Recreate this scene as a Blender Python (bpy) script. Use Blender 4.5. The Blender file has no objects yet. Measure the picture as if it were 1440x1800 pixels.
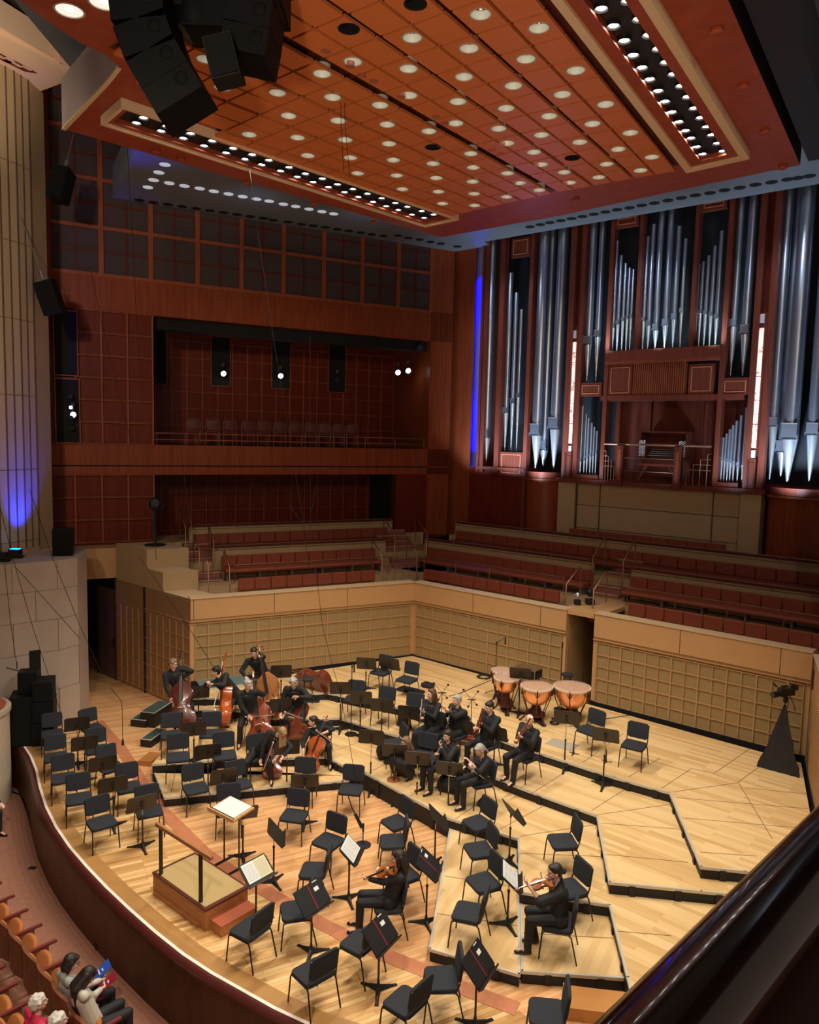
import bpy, math, random
from mathutils import Vector, Matrix
random.seed(7)
scn = bpy.context.scene
COL = scn.collection
pi = math.pi
R_ = math.radians
# ------------------------------------------------------------------ camera
FPX = 1331.0; CAMZ = 7.5; PITCH = R_(5.7); ROLL = R_(1.4)
CAM = Vector((0, 0, CAMZ))
_F = Vector((0, math.cos(PITCH), -math.sin(PITCH)))
_U0 = Vector((0, math.sin(PITCH), math.cos(PITCH))); _R0 = Vector((1, 0, 0))
_R = _R0*math.cos(ROLL) + _U0*math.sin(ROLL)
_U = -_R0*math.sin(ROLL) + _U0*math.cos(ROLL)
cd = bpy.data.cameras.new('camera'); cam = bpy.data.objects.new('camera', cd); COL.objects.link(cam)
cd.sensor_fit = 'HORIZONTAL'; cd.sensor_width = 36.0; cd.lens = 36.0*FPX/1440.0
cd.clip_start = 0.05; cd.clip_end = 200
cam.matrix_world = Matrix(((_R.x, _U.x, -_F.x, 0), (_R.y, _U.y, -_F.y, 0), (_R.z, _U.z, -_F.z, CAMZ), (0, 0, 0, 1)))
scn.camera = cam
# ------------------------------------------------------------------ world, exposure
w = bpy.data.worlds.new('world'); scn.world = w; w.use_nodes = True
w.node_tree.nodes['Background'].inputs[0].default_value = (1, .80, .66, 1)
w.node_tree.nodes['Background'].inputs[1].default_value = 0.13
scn.view_settings.view_transform = 'Standard'; scn.view_settings.look = 'None'
scn.view_settings.gamma = 1; scn.view_settings.exposure = 0.18
scn.view_settings.use_curve_mapping = False
scn.cycles.max_bounces = 6; scn.cycles.diffuse_bounces = 4; scn.cycles.glossy_bounces = 3
scn.cycles.caustics_reflective = False; scn.cycles.caustics_refractive = False
scn.cycles.sample_clamp_indirect = 4
ZF = 12.82; ZC = 12.70; ZGREY = 14.2
# ------------------------------------------------------------------ measuring helpers (points on true planes)
def ray(x, y): return _F*FPX + _R*(x-720) - _U*(y-900)
def P(x, y, z=0.0):
    d = ray(x, y); return CAM + d*((z-CAMZ)/d.z)
def Dp(x, y, Y):
    d = ray(x, y); return CAM + d*(Y/d.y)
def V(x, y, A, B):
    n = Vector((B[1]-A[1], -(B[0]-A[0]), 0)); d = ray(x, y)
    return CAM + d*((Vector((A[0], A[1], 0))-CAM).dot(n)/d.dot(n))
C0 = Vector((.2, 22.75, 0))
aL = R_(27.5); aR = R_(39.5)
class Fr:      # a wall frame: s along the wall, d behind it, z up
    def __init__(s, u, n): s.u = Vector(u); s.n = Vector(n)
    def p(s, a, d, z): return C0 + s.u*a + s.n*d + Vector((0, 0, z))
    def px(s, x, y, d):
        o = C0 + s.n*d; q = V(x, y, o, o+s.u); return (q-o).dot(s.u), q.z
FL = Fr((-math.cos(aL), -math.sin(aL), 0), (-math.sin(aL), math.cos(aL), 0))
FR = Fr((math.cos(aR), -math.sin(aR), 0), (math.sin(aR), math.cos(aR), 0))
# ------------------------------------------------------------------ the lights of the hall, and added fill spots
def spot(name, loc, target, power, angle, color=(1, 1, 1), blend=.6, size=.12):
    l = bpy.data.lights.new(name, 'SPOT'); l.energy = power; l.spot_size = R_(angle); l.spot_blend = blend
    l.color = color; l.shadow_soft_size = size
    o = bpy.data.objects.new(name, l); COL.objects.link(o); o.location = loc
    o.rotation_euler = (Vector(target)-Vector(loc)).to_track_quat('-Z', 'Y').to_euler(); return o
WARM = (1, .905, .75)
# stage lamps in the two canopy slots
LSLOT = [(757,638),(1005,720),(1229,797),(1381,883)]
for i in range(6):
    t = i/5
    a = P(245+(740-245)*t, 212+(385-212)*t, ZC)
    spot('slot_lamp_light', (a.x, a.y, ZC-.12), (a.x*.35+.8-2*t, a.y*.5+4.6+3*t, 0), 680, 96, WARM)
    b = P(1090+(1258-1090)*t, -60+(265+60)*t, ZC)
    spot('slot_lamp_light', (b.x, b.y, ZC-.12), (b.x*.7-3.0+2*t, b.y*.5+5.2+2*t, 0), 560, 96, WARM)
# warm fill spots added to brighten the canopy, walls, pillar and stage front
for x_, y_, z_, t_, pw_ in ((-4, -5, 13.5, (-4, 20, 9), 1500), (4, -6, 13.5, (3, 20, 8.5), 1300), (-1.5, -3, 6.3, (0, 13, 12.7), 2300), (-7, 6, 12.5, (-10.2, 20, 10.5), 1700), (-3, 1, 14, (-4, 13, 0), 3200), (1.5, 1, 14, (0, 11, 0), 2000)):
    spot('front_fill_light', (x_, y_, z_), t_, pw_, 62, (1, .84, .64), 1, .3)
# two added fill spots, then the blue accents
spot('soffit_fill_light', (-6.5, 9, 8.5), (-11, 17.5, 16.4), 4200, 34, (1, .8, .6), 1, .2)  # added warm fill that brightens the tan soffit
spot('ceiling_fill_light', (7.5, 8.5, 12.0), (9.5, 9.5, 14.2), 800, 120, (.75, .85, 1), 1, .3)  # added fill lifting the grey ceiling right of the canopy
spot('canopy_purple_light', (3.2, 21.5, 10.2), (3.0, 17.2, 12.8), 35, 70, (.55, .3, 1), 1, .3)
spot('blue_uplight', (-9.66, 18.92, 4.36), (-9.98, 19.5, 5.9), 800, 52, (.01, .03, 1), 1, .05)
spot('niche_blue_light', FR.p(-1.9, 5.6, 6.8), FR.p(-1.9, 6.0, 10.5), 900, 120, (.0, .0, 1), 1, .1)
spot('niche_blue_light', FR.p(-1.9, 5.6, 13.6), FR.p(-1.9, 6.0, 9.5), 600, 120, (.0, .0, 1), 1, .1)
spot('ceiling_blue_light', (-8.6, 18.5, 12.2), (-7.2, 18.8, 14.6), 220, 70, (.05, .05, 1), 1, .1)
spot('door_blue_light', (-9.2, 20.9, 2.95), (-8.75, 22.05, 2.35), 45, 75, (.03, .03, 1), 1, .05)
# cool flood lamps along the organ sill and above the canopy
for s, pw in ((-1.2, 90), (0.2, 150), (1.6, 190), (3.3, 90), (5.5, 18), (7.6, 90), (9.2, 210), (10.4, 120)):
    spot('organ_flood_light', FR.p(s, 3.7, 6.0), FR.p(s+.1, 5.1, 8.2), pw*3.2, 100, (.55, .75, 1), 1, .1)
for s in (3.7, 5.3, 6.9):
    spot('organ_chest_light', FR.p(s, 4.35, 10.25), FR.p(s, 5.2, 11.2), 110, 95, (.55, .8, 1), 1, .08)
for s in (0, 4.5, 9):
    spot('organ_top_light', FR.p(s, 2.2, 13.6), FR.p(s, 5.4, 10.2), 230, 80, (.7, .8, 1), 1, .25)
for s in (0, 4.5, 9):
    spot('ceiling_cool_light', FR.p(s, 1.6, 13.1), FR.p(s, 2.8, 14.2), 32, 150, (.45, .6, .85), 1, .3)
for s in (1, 4.5):
    spot('ceiling_cool_light', FL.p(s, 1.4, 13.1), FL.p(s, 2.4, 14.2), 10, 150, (.45, .55, .85), 1, .3)
# ------------------------------------------------------------------ materials
MATS = {}
def mat(name, col, rough=.5, metal=0, spec=.5, noise=0, nscale=20, bump=0, emit=None, estr=0, coat=0, alpha=1):
    if name in MATS: return MATS[name]
    m = bpy.data.materials.new(name); m.use_nodes = True; nt = m.node_tree; b = nt.nodes['Principled BSDF']
    b.inputs['Base Color'].default_value = (*col, 1); b.inputs['Roughness'].default_value = rough
    b.inputs['Metallic'].default_value = metal; b.inputs['Specular IOR Level'].default_value = spec
    if coat: b.inputs['Coat Weight'].default_value = coat
    if alpha < 1: b.inputs['Alpha'].default_value = alpha
    if emit: b.inputs['Emission Color'].default_value = (*emit, 1); b.inputs['Emission Strength'].default_value = estr
    if noise or bump:
        tc = nt.nodes.new('ShaderNodeTexCoord'); n = nt.nodes.new('ShaderNodeTexNoise')
        n.inputs['Scale'].default_value = nscale; n.inputs['Detail'].default_value = 4
        nt.links.new(tc.outputs['Object'], n.inputs['Vector'])
        if noise:
            mx = nt.nodes.new('ShaderNodeMix'); mx.data_type = 'RGBA'
            mx.inputs[6].default_value = tuple(c*(1-noise) for c in col)+(1,)
            mx.inputs[7].default_value = tuple(min(1, c*(1+noise)) for c in col)+(1,)
            nt.links.new(n.outputs['Fac'], mx.inputs[0]); nt.links.new(mx.outputs[2], b.inputs['Base Color'])
        if bump:
            bp = nt.nodes.new('ShaderNodeBump'); bp.inputs['Strength'].default_value = bump; bp.inputs['Distance'].default_value = .02
            nt.links.new(n.outputs['Fac'], bp.inputs['Height']); nt.links.new(bp.outputs[0], b.inputs['Normal'])
    MATS[name] = m; return m
def wood(name, c1, c2, rough=.4, scale=(3, 3, .25), rot=0, coat=0, detail=6, nscale=4):
    if name in MATS: return MATS[name]
    m = mat(name, c1, rough, coat=coat, spec=.5 if coat else .22); nt = m.node_tree; b = nt.nodes['Principled BSDF']
    tc = nt.nodes.new('ShaderNodeTexCoord'); mp = nt.nodes.new('ShaderNodeMapping')
    mp.inputs['Scale'].default_value = scale; mp.inputs['Rotation'].default_value = (0, 0, rot)
    n = nt.nodes.new('ShaderNodeTexNoise'); n.inputs['Scale'].default_value = nscale; n.inputs['Detail'].default_value = detail
    n.inputs['Distortion'].default_value = .4
    cr = nt.nodes.new('ShaderNodeValToRGB'); cr.color_ramp.elements[0].position = .3; cr.color_ramp.elements[1].position = .7
    cr.color_ramp.elements[0].color = (*c1, 1); cr.color_ramp.elements[1].color = (*c2, 1)
    nt.links.new(tc.outputs['Object'], mp.inputs[0]); nt.links.new(mp.outputs[0], n.inputs['Vector'])
    nt.links.new(n.outputs['Fac'], cr.inputs[0]); nt.links.new(cr.outputs[0], b.inputs['Base Color']); return m
def planks(name, cols, rot, plen=1.2, pw=.085, rough=.25, coat=.3, mort=.004, contrast=1):
    if name in MATS: return MATS[name]
    m = mat(name, cols[0], rough, coat=coat); nt = m.node_tree; b = nt.nodes['Principled BSDF']
    b.inputs['Coat Roughness'].default_value = .18
    tc = nt.nodes.new('ShaderNodeTexCoord'); mp = nt.nodes.new('ShaderNodeMapping'); mp.inputs['Rotation'].default_value = (0, 0, rot)
    nt.links.new(tc.outputs['Object'], mp.inputs[0])
    br = nt.nodes.new('ShaderNodeTexBrick'); br.inputs['Scale'].default_value = 1
    br.inputs['Brick Width'].default_value = plen; br.inputs['Row Height'].default_value = pw
    br.inputs['Mortar Size'].default_value = mort; br.inputs['Mortar Smooth'].default_value = .3
    br.inputs['Color1'].default_value = (0, 0, 0, 1); br.inputs['Color2'].default_value = (1, 1, 1, 1); br.inputs['Mortar'].default_value = (.1, .1, .1, 1)
    br.offset = .37; br.inputs['Bias'].default_value = 0
    nt.links.new(mp.outputs[0], br.inputs['Vector'])
    ms = nt.nodes.new('ShaderNodeMapping'); ms.inputs['Scale'].default_value = (.7, 9, 1); nt.links.new(mp.outputs[0], ms.inputs[0])
    n = nt.nodes.new('ShaderNodeTexNoise'); n.inputs['Scale'].default_value = 1.6; n.inputs['Detail'].default_value = 5
    nt.links.new(ms.outputs[0], n.inputs['Vector'])
    mm = nt.nodes.new('ShaderNodeMath'); mm.operation = 'MULTIPLY_ADD'; mm.inputs[1].default_value = .55; 
    nt.links.new(br.outputs['Color'], mm.inputs[0])
    m2 = nt.nodes.new('ShaderNodeMath'); m2.operation = 'MULTIPLY'; m2.inputs[1].default_value = .5
    nt.links.new(n.outputs['Fac'], m2.inputs[0]); nt.links.new(m2.outputs[0], mm.inputs[2])
    cr = nt.nodes.new('ShaderNodeValToRGB'); el = cr.color_ramp.elements
    el[0].position = .2; el[0].color = (*cols[0], 1); el[1].position = .8; el[1].color = (*cols[2], 1)
    e = el.new(.5); e.color = (*cols[1], 1)
    nt.links.new(mm.outputs[0], cr.inputs[0]); nt.links.new(cr.outputs[0], b.inputs['Base Color']); return m

M = dict(
 redwood=wood('red_cherry_wood', (.19, .035, .012), (.27, .06, .02), .42, (3, 3, .2)),
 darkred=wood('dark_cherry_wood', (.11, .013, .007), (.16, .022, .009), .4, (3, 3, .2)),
 organwood=wood('organ_mahogany', (.125, .028, .017), (.19, .045, .026), .35, (6, 6, .3)),
 canopyframe=wood('canopy_red_wood', (.34, .065, .03), (.42, .09, .04), .45, (2, 2, 2), nscale=2),
 canopypanel=mat('canopy_orange_panel', (.72, .20, .05), .5, noise=.08, nscale=40),
 groove=mat('dark_red_groove', (.09, .012, .008), .6),
 cream=mat('cream_trim', (.85, .62, .38), .5, noise=.06, nscale=8),
 black=mat('matte_black', (.006, .006, .007), .6),
 blackgloss=mat('black_enamel', (.008, .008, .009), .3),
 void=mat('dark_void', (.004, .0035, .004), .9),
 tan=mat('tan_panel', (.52, .29, .125), .55, noise=.05, nscale=3),
 tandark=mat('tan_wood_rib', (.42, .24, .10), .5, noise=.05, nscale=6),
 cloth=mat('olive_tan_cloth', (.30, .20, .085), .9, noise=.12, nscale=60),
 parapet=mat('khaki_parapet', (.44, .29, .15), .6, noise=.05, nscale=4),
 stone=mat('pale_limestone', (.50, .39, .29), .8, noise=.1, nscale=3),
 seatred=mat('rust_red_upholstery', (.27, .055, .024), .6, noise=.25, nscale=7),
 carpet=mat('dusty_red_carpet', (.30, .11, .08), .95, noise=.15, nscale=50),
 pane=mat('dark_acoustic_cloth', (.06, .038, .036), .9, noise=.1, nscale=50),
 brass=mat('brushed_brass', (.34, .17, .10), .42, .8),
 steel=mat('satin_steel', (.6, .58, .55), .3, 1),
 grey=mat('blue_grey_plaster', (.20, .225, .25), .7, noise=.05, nscale=2),
 pipe=mat('organ_pipe_tin', (.46, .50, .60), .34, .92, noise=.12, nscale=3),
 white=mat('white_enamel', (.8, .8, .78), .4),
)
def ncol(n): return M[n]
# ------------------------------------------------------------------ mesh builder
class MB:
    def __init__(s): s.v = []; s.f = []; s.mi = []; s.M = None
    def add(s, vs, fs, mi=0):
        o = len(s.v)
        s.v += [tuple(v) for v in vs]; s.f += [tuple(i+o for i in f) for f in fs]; s.mi += [mi]*len(fs); return s
    def box(s, c, sz, rot=None, mi=0):
        c = Vector(c); h = Vector(sz)/2; vs = []
        for x in (-1, 1):
            for y in (-1, 1):
                for z in (-1, 1):
                    v = Vector((x*h.x, y*h.y, z*h.z))
                    if rot is not None: v = rot @ v
                    vs.append(c+v)
        return s.add(vs, [(0,1,3,2),(4,6,7,5),(0,4,5,1),(2,3,7,6),(0,2,6,4),(1,5,7,3)], mi)
    def fbox(s, fr, s0, s1, d0, d1, z0, z1, mi=0):
        vs = [fr.p(a, d, z) for a in (s0, s1) for d in (d0, d1) for z in (z0, z1)]
        return s.add(vs, [(0,1,3,2),(4,6,7,5),(0,4,5,1),(2,3,7,6),(0,2,6,4),(1,5,7,3)], mi)
    def prism(s, pts, z0, z1, mi=0, mtop=None, mbot=None):
        n = len(pts)
        ar = sum(pts[i][0]*pts[(i+1) % n][1]-pts[(i+1) % n][0]*pts[i][1] for i in range(n))
        if ar < 0: pts = pts[::-1]
        s.add([(p[0], p[1], z0) for p in pts]+[(p[0], p[1], z1) for p in pts], [(i, (i+1) % n, n+(i+1) % n, n+i) for i in range(n)], mi)
        s.add([(p[0], p[1], z1) for p in pts], [tuple(range(n))], mi if mtop is None else mtop)
        s.add([(p[0], p[1], z0) for p in pts], [tuple(range(n))[::-1]], mi if mbot is None else mbot); return s
    def ring(s, c, ax, r, n, u=None, sx=1, sy=1):
        ax = Vector(ax).normalized()
        if u is None:
            u = ax.orthogonal().normalized() if abs(ax.z) < .999 else Vector((1, 0, 0))
        v = ax.cross(u).normalized()
        return [Vector(c)+u*(math.cos(2*pi*i/n)*r*sx)+v*(math.sin(2*pi*i/n)*r*sy) for i in range(n)]
    def loft(s, rings, mi=0, caps=True, closed=True):
        n = len(rings[0]); vs = [p for r in rings for p in r]; fs = []
        for k in range(len(rings)-1):
            for i in range(n if closed else n-1):
                j = (i+1) % n; fs.append((k*n+i, k*n+j, (k+1)*n+j, (k+1)*n+i))
        if caps: fs.append(tuple(range(n))[::-1]); fs.append(tuple((len(rings)-1)*n+i for i in range(n)))
        return s.add(vs, fs, mi)
    def tube(s, p, q, r0, r1=None, n=8, mi=0, caps=True):
        p = Vector(p); q = Vector(q); r1 = r0 if r1 is None else r1; ax = q-p
        u = ax.orthogonal().normalized()
        return s.loft([s.ring(p, ax, r0, n, u), s.ring(q, ax, r1, n, u)], mi, caps)
    def path(s, pts, r, n=6, mi=0, rs=None):
        pts = [Vector(p) for p in pts]; rings = []; u = None
        for i, p in enumerate(pts):
            a = (pts[min(i+1, len(pts)-1)]-pts[max(i-1, 0)]).normalized()
            if u is None: u = a.orthogonal().normalized()
            u = (u-a*u.dot(a)).normalized()
            rings.append(s.ring(p, a, rs[i] if rs else r, n, u))
        return s.loft(rings, mi)
    def lathe(s, prof, c=(0, 0, 0), ax=(0, 0, 1), n=16, mi=0, caps=True):
        c = Vector(c); ax = Vector(ax).normalized(); u = Vector((1, 0, 0)) if abs(ax.z) > .9 else ax.orthogonal().normalized()
        return s.loft([s.ring(c+ax*z, ax, max(r, 1e-4), n, u) for r, z in prof], mi, caps)
    def ell(s, c, r, rot=None, n=12, m=8, mi=0):
        c = Vector(c); rings = []
        for k in range(m+1):
            t = -pi/2+pi*k/m; cz = math.sin(t); cr = max(math.cos(t), .02); ring = []
            for i in range(n):
                v = Vector((math.cos(2*pi*i/n)*cr*r[0], math.sin(2*pi*i/n)*cr*r[1], cz*r[2]))
                ring.append(c+(rot @ v if rot is not None else v))
            rings.append(ring)
        return s.loft(rings, mi)
    def cushion(s, c, sz, rot=None, rad=.06, puff=.3, mi=0, n=4):
        # a padded slab: rounded corners in its plane (x,y), soft edges through its thickness z
        c = Vector(c); hx, hy, hz = sz[0]/2, sz[1]/2, sz[2]/2; rings = []
        for zz, ins in ((-1, .8), (-.6, .2), (0, 0), (.5, .15), (.85, .5), (1, 1.3)):
            i_ = ins*hz*puff*2; ring = []
            for q, (sx, sy) in enumerate(((1, 1), (-1, 1), (-1, -1), (1, -1))):
                for k in range(n+1):
                    a = q*pi/2+k*pi/2/n
                    v = Vector((sx*(hx-rad)+math.cos(a)*(rad-min(i_, rad*.9)), sy*(hy-rad)+math.sin(a)*(rad-min(i_, rad*.9)), zz*hz))
                    ring.append(c+(rot @ v if rot is not None else v))
            rings.append(ring)
        return s.loft(rings, mi)
    def build(s, name, mats, parent=None, smooth=0, mods=()):
        me = bpy.data.meshes.new(name); me.from_pydata([tuple(v) for v in s.v], [], s.f)
        mats = mats if isinstance(mats, (list, tuple)) else [mats]
        for m in mats: me.materials.append(m)
        if len(mats) > 1: me.polygons.foreach_set('material_index', s.mi)
        if smooth:
            me.polygons.foreach_set('use_smooth', [True]*len(me.polygons)); me.set_sharp_from_angle(angle=R_(smooth))
        me.update(); o = bpy.data.objects.new(name, me); COL.objects.link(o)
        if parent is not None: o.parent = parent
        return o
def tag(o, label=None, cat=None, group=None, kind=None):
    if label: o['label'] = label
    if cat: o['category'] = cat
    if group: o['group'] = group
    if kind: o['kind'] = kind
    return o
def struct(o): o['kind'] = 'structure'; return o
def empty(name, loc=(0, 0, 0), rz=0, label=None, cat=None, group=None):
    o = bpy.data.objects.new(name, None); COL.objects.link(o); o.empty_display_size = .2
    o.location = loc; o.rotation_euler = (0, 0, rz); return tag(o, label, cat, group)
def dup(o, loc=None, rz=None, label=None, parent=None):
    c = o.copy(); COL.objects.link(c); c.parent = parent
    if loc is not None: c.location = loc
    if rz is not None: c.rotation_euler = (0, 0, rz)
    if label: c['label'] = label
    for ch in list(o.children): dup(ch, parent=c)
    return c
def rotz(a): return Matrix.Rotation(a, 3, 'Z')
def basis(x, y, z):
    m = Matrix((x, y, z)); m.transpose(); return m
def xy(pts, z): return [tuple(P(x, y, z)[:2]) for x, y in pts]
# ================================================================== SETTING
PLK = R_(-27.5)
m_apron = planks('stage_oak_planks', [(.42, .21, .07), (.68, .40, .16), (.82, .56, .27)], PLK, 1.1, .075)
m_inner = planks('stage_cherry_planks', [(.58, .28, .11), (.72, .39, .17), (.80, .48, .24)], PLK, 1.4, .06)
m_maple = planks('riser_maple_planks', [(.60, .37, .15), (.72, .48, .22), (.80, .56, .28)], R_(39.5), 1.6, .10, .35, .15, .0)
m_maple2 = planks('riser_maple_planks_turned', [(.60, .37, .15), (.72, .48, .22), (.80, .56, .28)], R_(-62), 1.6, .12, .35, .15, .0)
m_inlay = mat('red_inlay', (.52, .20, .10), .3, noise=.2, nscale=9, coat=.2)
edge_px = [(15,1298),(40,1312),(52,1330),(62,1355),(68,1385),(79,1420),(97,1456),(120,1490),(150,1525),(185,1562),(225,1600),(270,1640),(320,1680),(370,1713),(425,1744),(480,1775)]
EDGE = xy(edge_px, 0)+[(-1.1, 8.92), (-.5, 8.68), (.2, 8.45), (1.2, 8.25), (2.4, 8.15), (3.8, 8.3), (5.2, 8.8), (6.6, 9.8)]
def offset(pl, d):     # shift a polyline sideways (positive = to the left of its direction)
    out = []
    for i, p in enumerate(pl):
        a = Vector(pl[max(i-1, 0)]); b = Vector(pl[min(i+1, len(pl)-1)]); t = (b-a).normalized()
        out.append((p[0]-t.y*d, p[1]+t.x*d))
    return out
mb = MB()
back = [(8.6, 11.5), (8.9, 16), (4.9, 19.6), (.2, 23.6), (-6.5, 22.2), (-8.2, 24.5), (-11.5, 24.5), (-10.9, 18.0)]
mb.prism(EDGE+back, -.3, 0)
struct(mb.build('floor_stage', m_apron))
inlay_px = [(172,1268),(187,1287),(210,1312),(230,1343),(252,1380),(287,1427),(320,1460),(360,1500),(415,1537),(471,1569),(504,1588),(560,1621),(610,1647),(679,1680),(743,1705),(815,1738),(910,1774)]
IN = xy(inlay_px, 0)
mb = MB(); mb.prism(IN+[(2.0, 8.7), (7, 9.5), (8.6, 11.5), (8.4, 15.4), (.2, 22.7), (-5.5, 19.0), (-7.2, 21.2), (-9.9, 22.2), (-8.8, 19.9)], .0005, .003)
struct(mb.build('floor_stage_centre', m_inner))
mb = MB()
b0 = offset(IN, -.13); b1 = offset(IN, .13)
for i in range(len(IN)-1): mb.prism([b0[i], b0[i+1], b1[i+1], b1[i]], .003, .006)
# dark border strip and pale inner line beside the edge of the stage
struct(mb.build('trim_inlay', m_inlay))
def strip(name, pl, o0, o1, z0, z1, m):
    a = offset(pl, o0); b = offset(pl, o1); mb = MB(); n = len(pl); vs = []
    for i in range(n): vs += [(*a[i], z0), (*b[i], z0), (*b[i], z1), (*a[i], z1)]
    fs = []
    for i in range(n-1):
        for k in range(4): fs.append((i*4+k, i*4+(k+1) % 4, i*4+4+(k+1) % 4, i*4+4+k))
    fs += [(0, 1, 2, 3), ((n-1)*4+3, (n-1)*4+2, (n-1)*4+1, (n-1)*4)]
    mb.add(vs, fs); return struct(mb.build(name, m))
strip('trim_stage_border', EDGE, .05, .30, .0, .007, mat('border_oak', (.42, .22, .075), .3, noise=.15, nscale=5))
strip('trim_stage_edge_line', EDGE, .0, .05, .0, .014, mat('pale_edge_line', (.85, .75, .65), .5))
mb = MB(); n = len(EDGE); outer = []
prof = [(0, .015), (-.05, .025), (-.09, .0), (-.11, -.05), (-.12, -.12), (-.12, -.25), (-.13, -.6), (-.15, -1.02), (.1, -1.02), (.1, -.31)]
offs = [offset(EDGE, o) for o, z in prof]; rings = [[(*offs[k][i], prof[k][1]) for k in range(len(prof))] for i in range(n)]
mb.loft(rings[:], 0, True)
mi = []
for i in range(n-1):
    for k in range(len(prof)): mi.append(1 if k < 3 else 0)
mb.mi = mi+[0, 0]
struct(mb.build('wall_stage_front', [wood('dark_walnut_fascia', (.045, .015, .008), (.085, .028, .013), .35, (1, 1, .3)), mat('burgundy_rim', (.085, .018, .015), .35, coat=.3)], smooth=40))
AFL = -1.02
mb = MB(); mb.prism([(-16, 20), (-9.0, 18.5), (-2, 11), (3, 8.6), (6, 4), (-16, 4)], AFL-.2, AFL)
struct(mb.build('floor_audience', mat('audience_carpet_tile', (.30, .13, .085), .9, noise=.22, nscale=14)))
# ---- risers
T3 = [(340,1227),(422,1226),(477,1225),(573,1217),(697,1243),(827,1280),(900,1308),(970,1330),(1080,1366),(1178,1393),(1233,1523),(1310,1531),(1400,1540)]
T2 = [(330,1247),(420,1249),(477,1262),(567,1264),(597,1262),(697,1293),(810,1341),(917,1385),(1050,1433),(1072,1550),(1233,1566),(1360,1578)]
T1 = [(268,1343),(413,1334),(510,1332),(573,1330),(610,1348),(643,1358),(787,1437),(912,1474),(914,1567),(1072,1590),(1104,1717),(1122,1800)]
T0 = [(268,1347),(290,1402),(510,1380),(613,1371)]
L3, L2, L1, L0 = xy(T3, .8), xy(T2, .6), xy(T1, .4), xy(T0, .2)
def riser(name, label, poly, front, z, m, z0=0):
    root = empty(name, (0, 0, 0), 0, label, 'riser', 'orchestra riser platforms')
    mb = MB(); mb.prism(poly, z-.03, z); mb.build('deck', m, root)
    mb = MB(); f2 = offset(front, -.012); f3 = offset(front, -.05)
    for i in range(len(front)-1):
        mb.prism([front[i], front[i+1], offset(front, .03)[i+1], offset(front, .03)[i]], z0+.01, z-.035)
        a, b = Vector(front[i]), Vector(front[i+1]); L = (b-a).length
        for k in range(int(L/.9)+1):
            c = a+(b-a)*((k+.5)/(int(L/.9)+1)); t = (b-a).normalized()
            mb.box((c.x, c.y, (z0+z)/2), (.10, .05, z-z0-.06), rotz(math.atan2(t.y, t.x)))
    mb.build('skirt', M['black'], root)
    mb = MB()
    for i in range(len(front)-1):
        a, b = Vector(front[i]), Vector(front[i+1]); t = (b-a).normalized(); c = (a+b)/2
        mb.box((c.x, c.y, z-.018), ((b-a).length+.02, .035, .045), rotz(math.atan2(t.y, t.x)))
    mb.build('edge_trim', M['white_trim'], root)
    return root
M['white_trim'] = mat('pale_aluminium_edge', (.62, .58, .50), .4, .3)
WLb = [(-5.45, 19.25), (.2, 22.7)]; WRb = [(8.45, 15.5), (7.05, 12.3), (6.7, 11.4), (6.45, 10.9)]
riser('riser_platform', 'highest back riser along the panelled stage walls, carrying the timpani', L3+WRb[::-1]+WLb[::-1], L3, .8, m_maple)
riser('riser_platform', 'third riser step with the bassoon and clarinet players', L2+[(*Vector(p),) for p in L3[::-1]], L2, .6, m_maple)
L1b = L1+[(3.2, 8.9), (5.6, 9.6)]
riser('riser_platform', 'second riser step with the flute and oboe players', L1b+L2[::-1], L1, .4, m_maple)
riser('riser_platform', 'lowest riser in front of the bass players, with the two cellists', L0+L1[:5][::-1], L0, .2, m_maple)
PAp = xy([(756,1667),(913,1712),(911,1478),(793,1447)], .2); PBp = xy([(918,1706),(1103,1719),(1072,1597),(916,1577)], .2)
riser('riser_platform', 'loose low platform with four empty chairs in a column', PAp, PAp[3:]+PAp[:2]+[PAp[2]], .2, m_maple2)
riser('riser_platform', 'loose low platform under the violinist with a hair bun', PBp, [PBp[3]]+PBp[:3], .2, m_maple2)
# seams of the riser decks
mb = MB()
def seam(a, b, z, wd=.012):
    p, q = Vector(P(*a, z)), Vector(P(*b, z)); t = (q-p); c = (p+q)/2
    mb.box((c.x, c.y, z+.001), (t.length, wd, .003), rotz(math.atan2(t.y, t.x)))
for a, b in [((600,1222),(690,1180)),((800,1225),(870,1187)),((906,1310),(962,1283)),((1025,1340),(1095,1290)),((1105,1366),(1160,1333)),((1163,1386),(1216,1351)),((1255,1360),(1320,1315)),((1298,1375),(1332,1350)),((1216,1351),(1255,1360)),((1255,1361),(1298,1375)),((1298,1375),(1358,1475)),((1184,1392),(1298,1376)),((1186,1402),(1425,1422)),((1203,1438),(1400,1455)),((1230,1498),(1330,1505)),((1310,1385),(1420,1396))]: seam(a, b, .8)
for a, b in [((935,1395),(1005,1350)),((1040,1425),(1098,1388)),((1052,1432),(1178,1414)),((1056,1447),(1200,1458)),((1066,1502),(1210,1516)),((700,1300),(740,1270)),((620,1275),(660,1250))]: seam(a, b, .6)
for a, b in [((650,1357),(745,1310)),((720,1400),(790,1360)),((800,1440),(860,1400)),((880,1457),(965,1412)),((914,1470),(1045,1450)),((916,1500),(1062,1506)),((1086,1637),(1180,1645)),((440,1332),(450,1290)),((560,1330),(700,1280))]: seam(a, b, .4)
for a, b in [((782,1540),(912,1560)),((768,1606),(912,1628)),((918,1640),(1088,1650)),((300,1395),(310,1350))]: seam(a, b, .2)
struct(mb.build('trim_riser_seams', mat('seam_dark', (.16, .09, .04), .7)))
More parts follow.
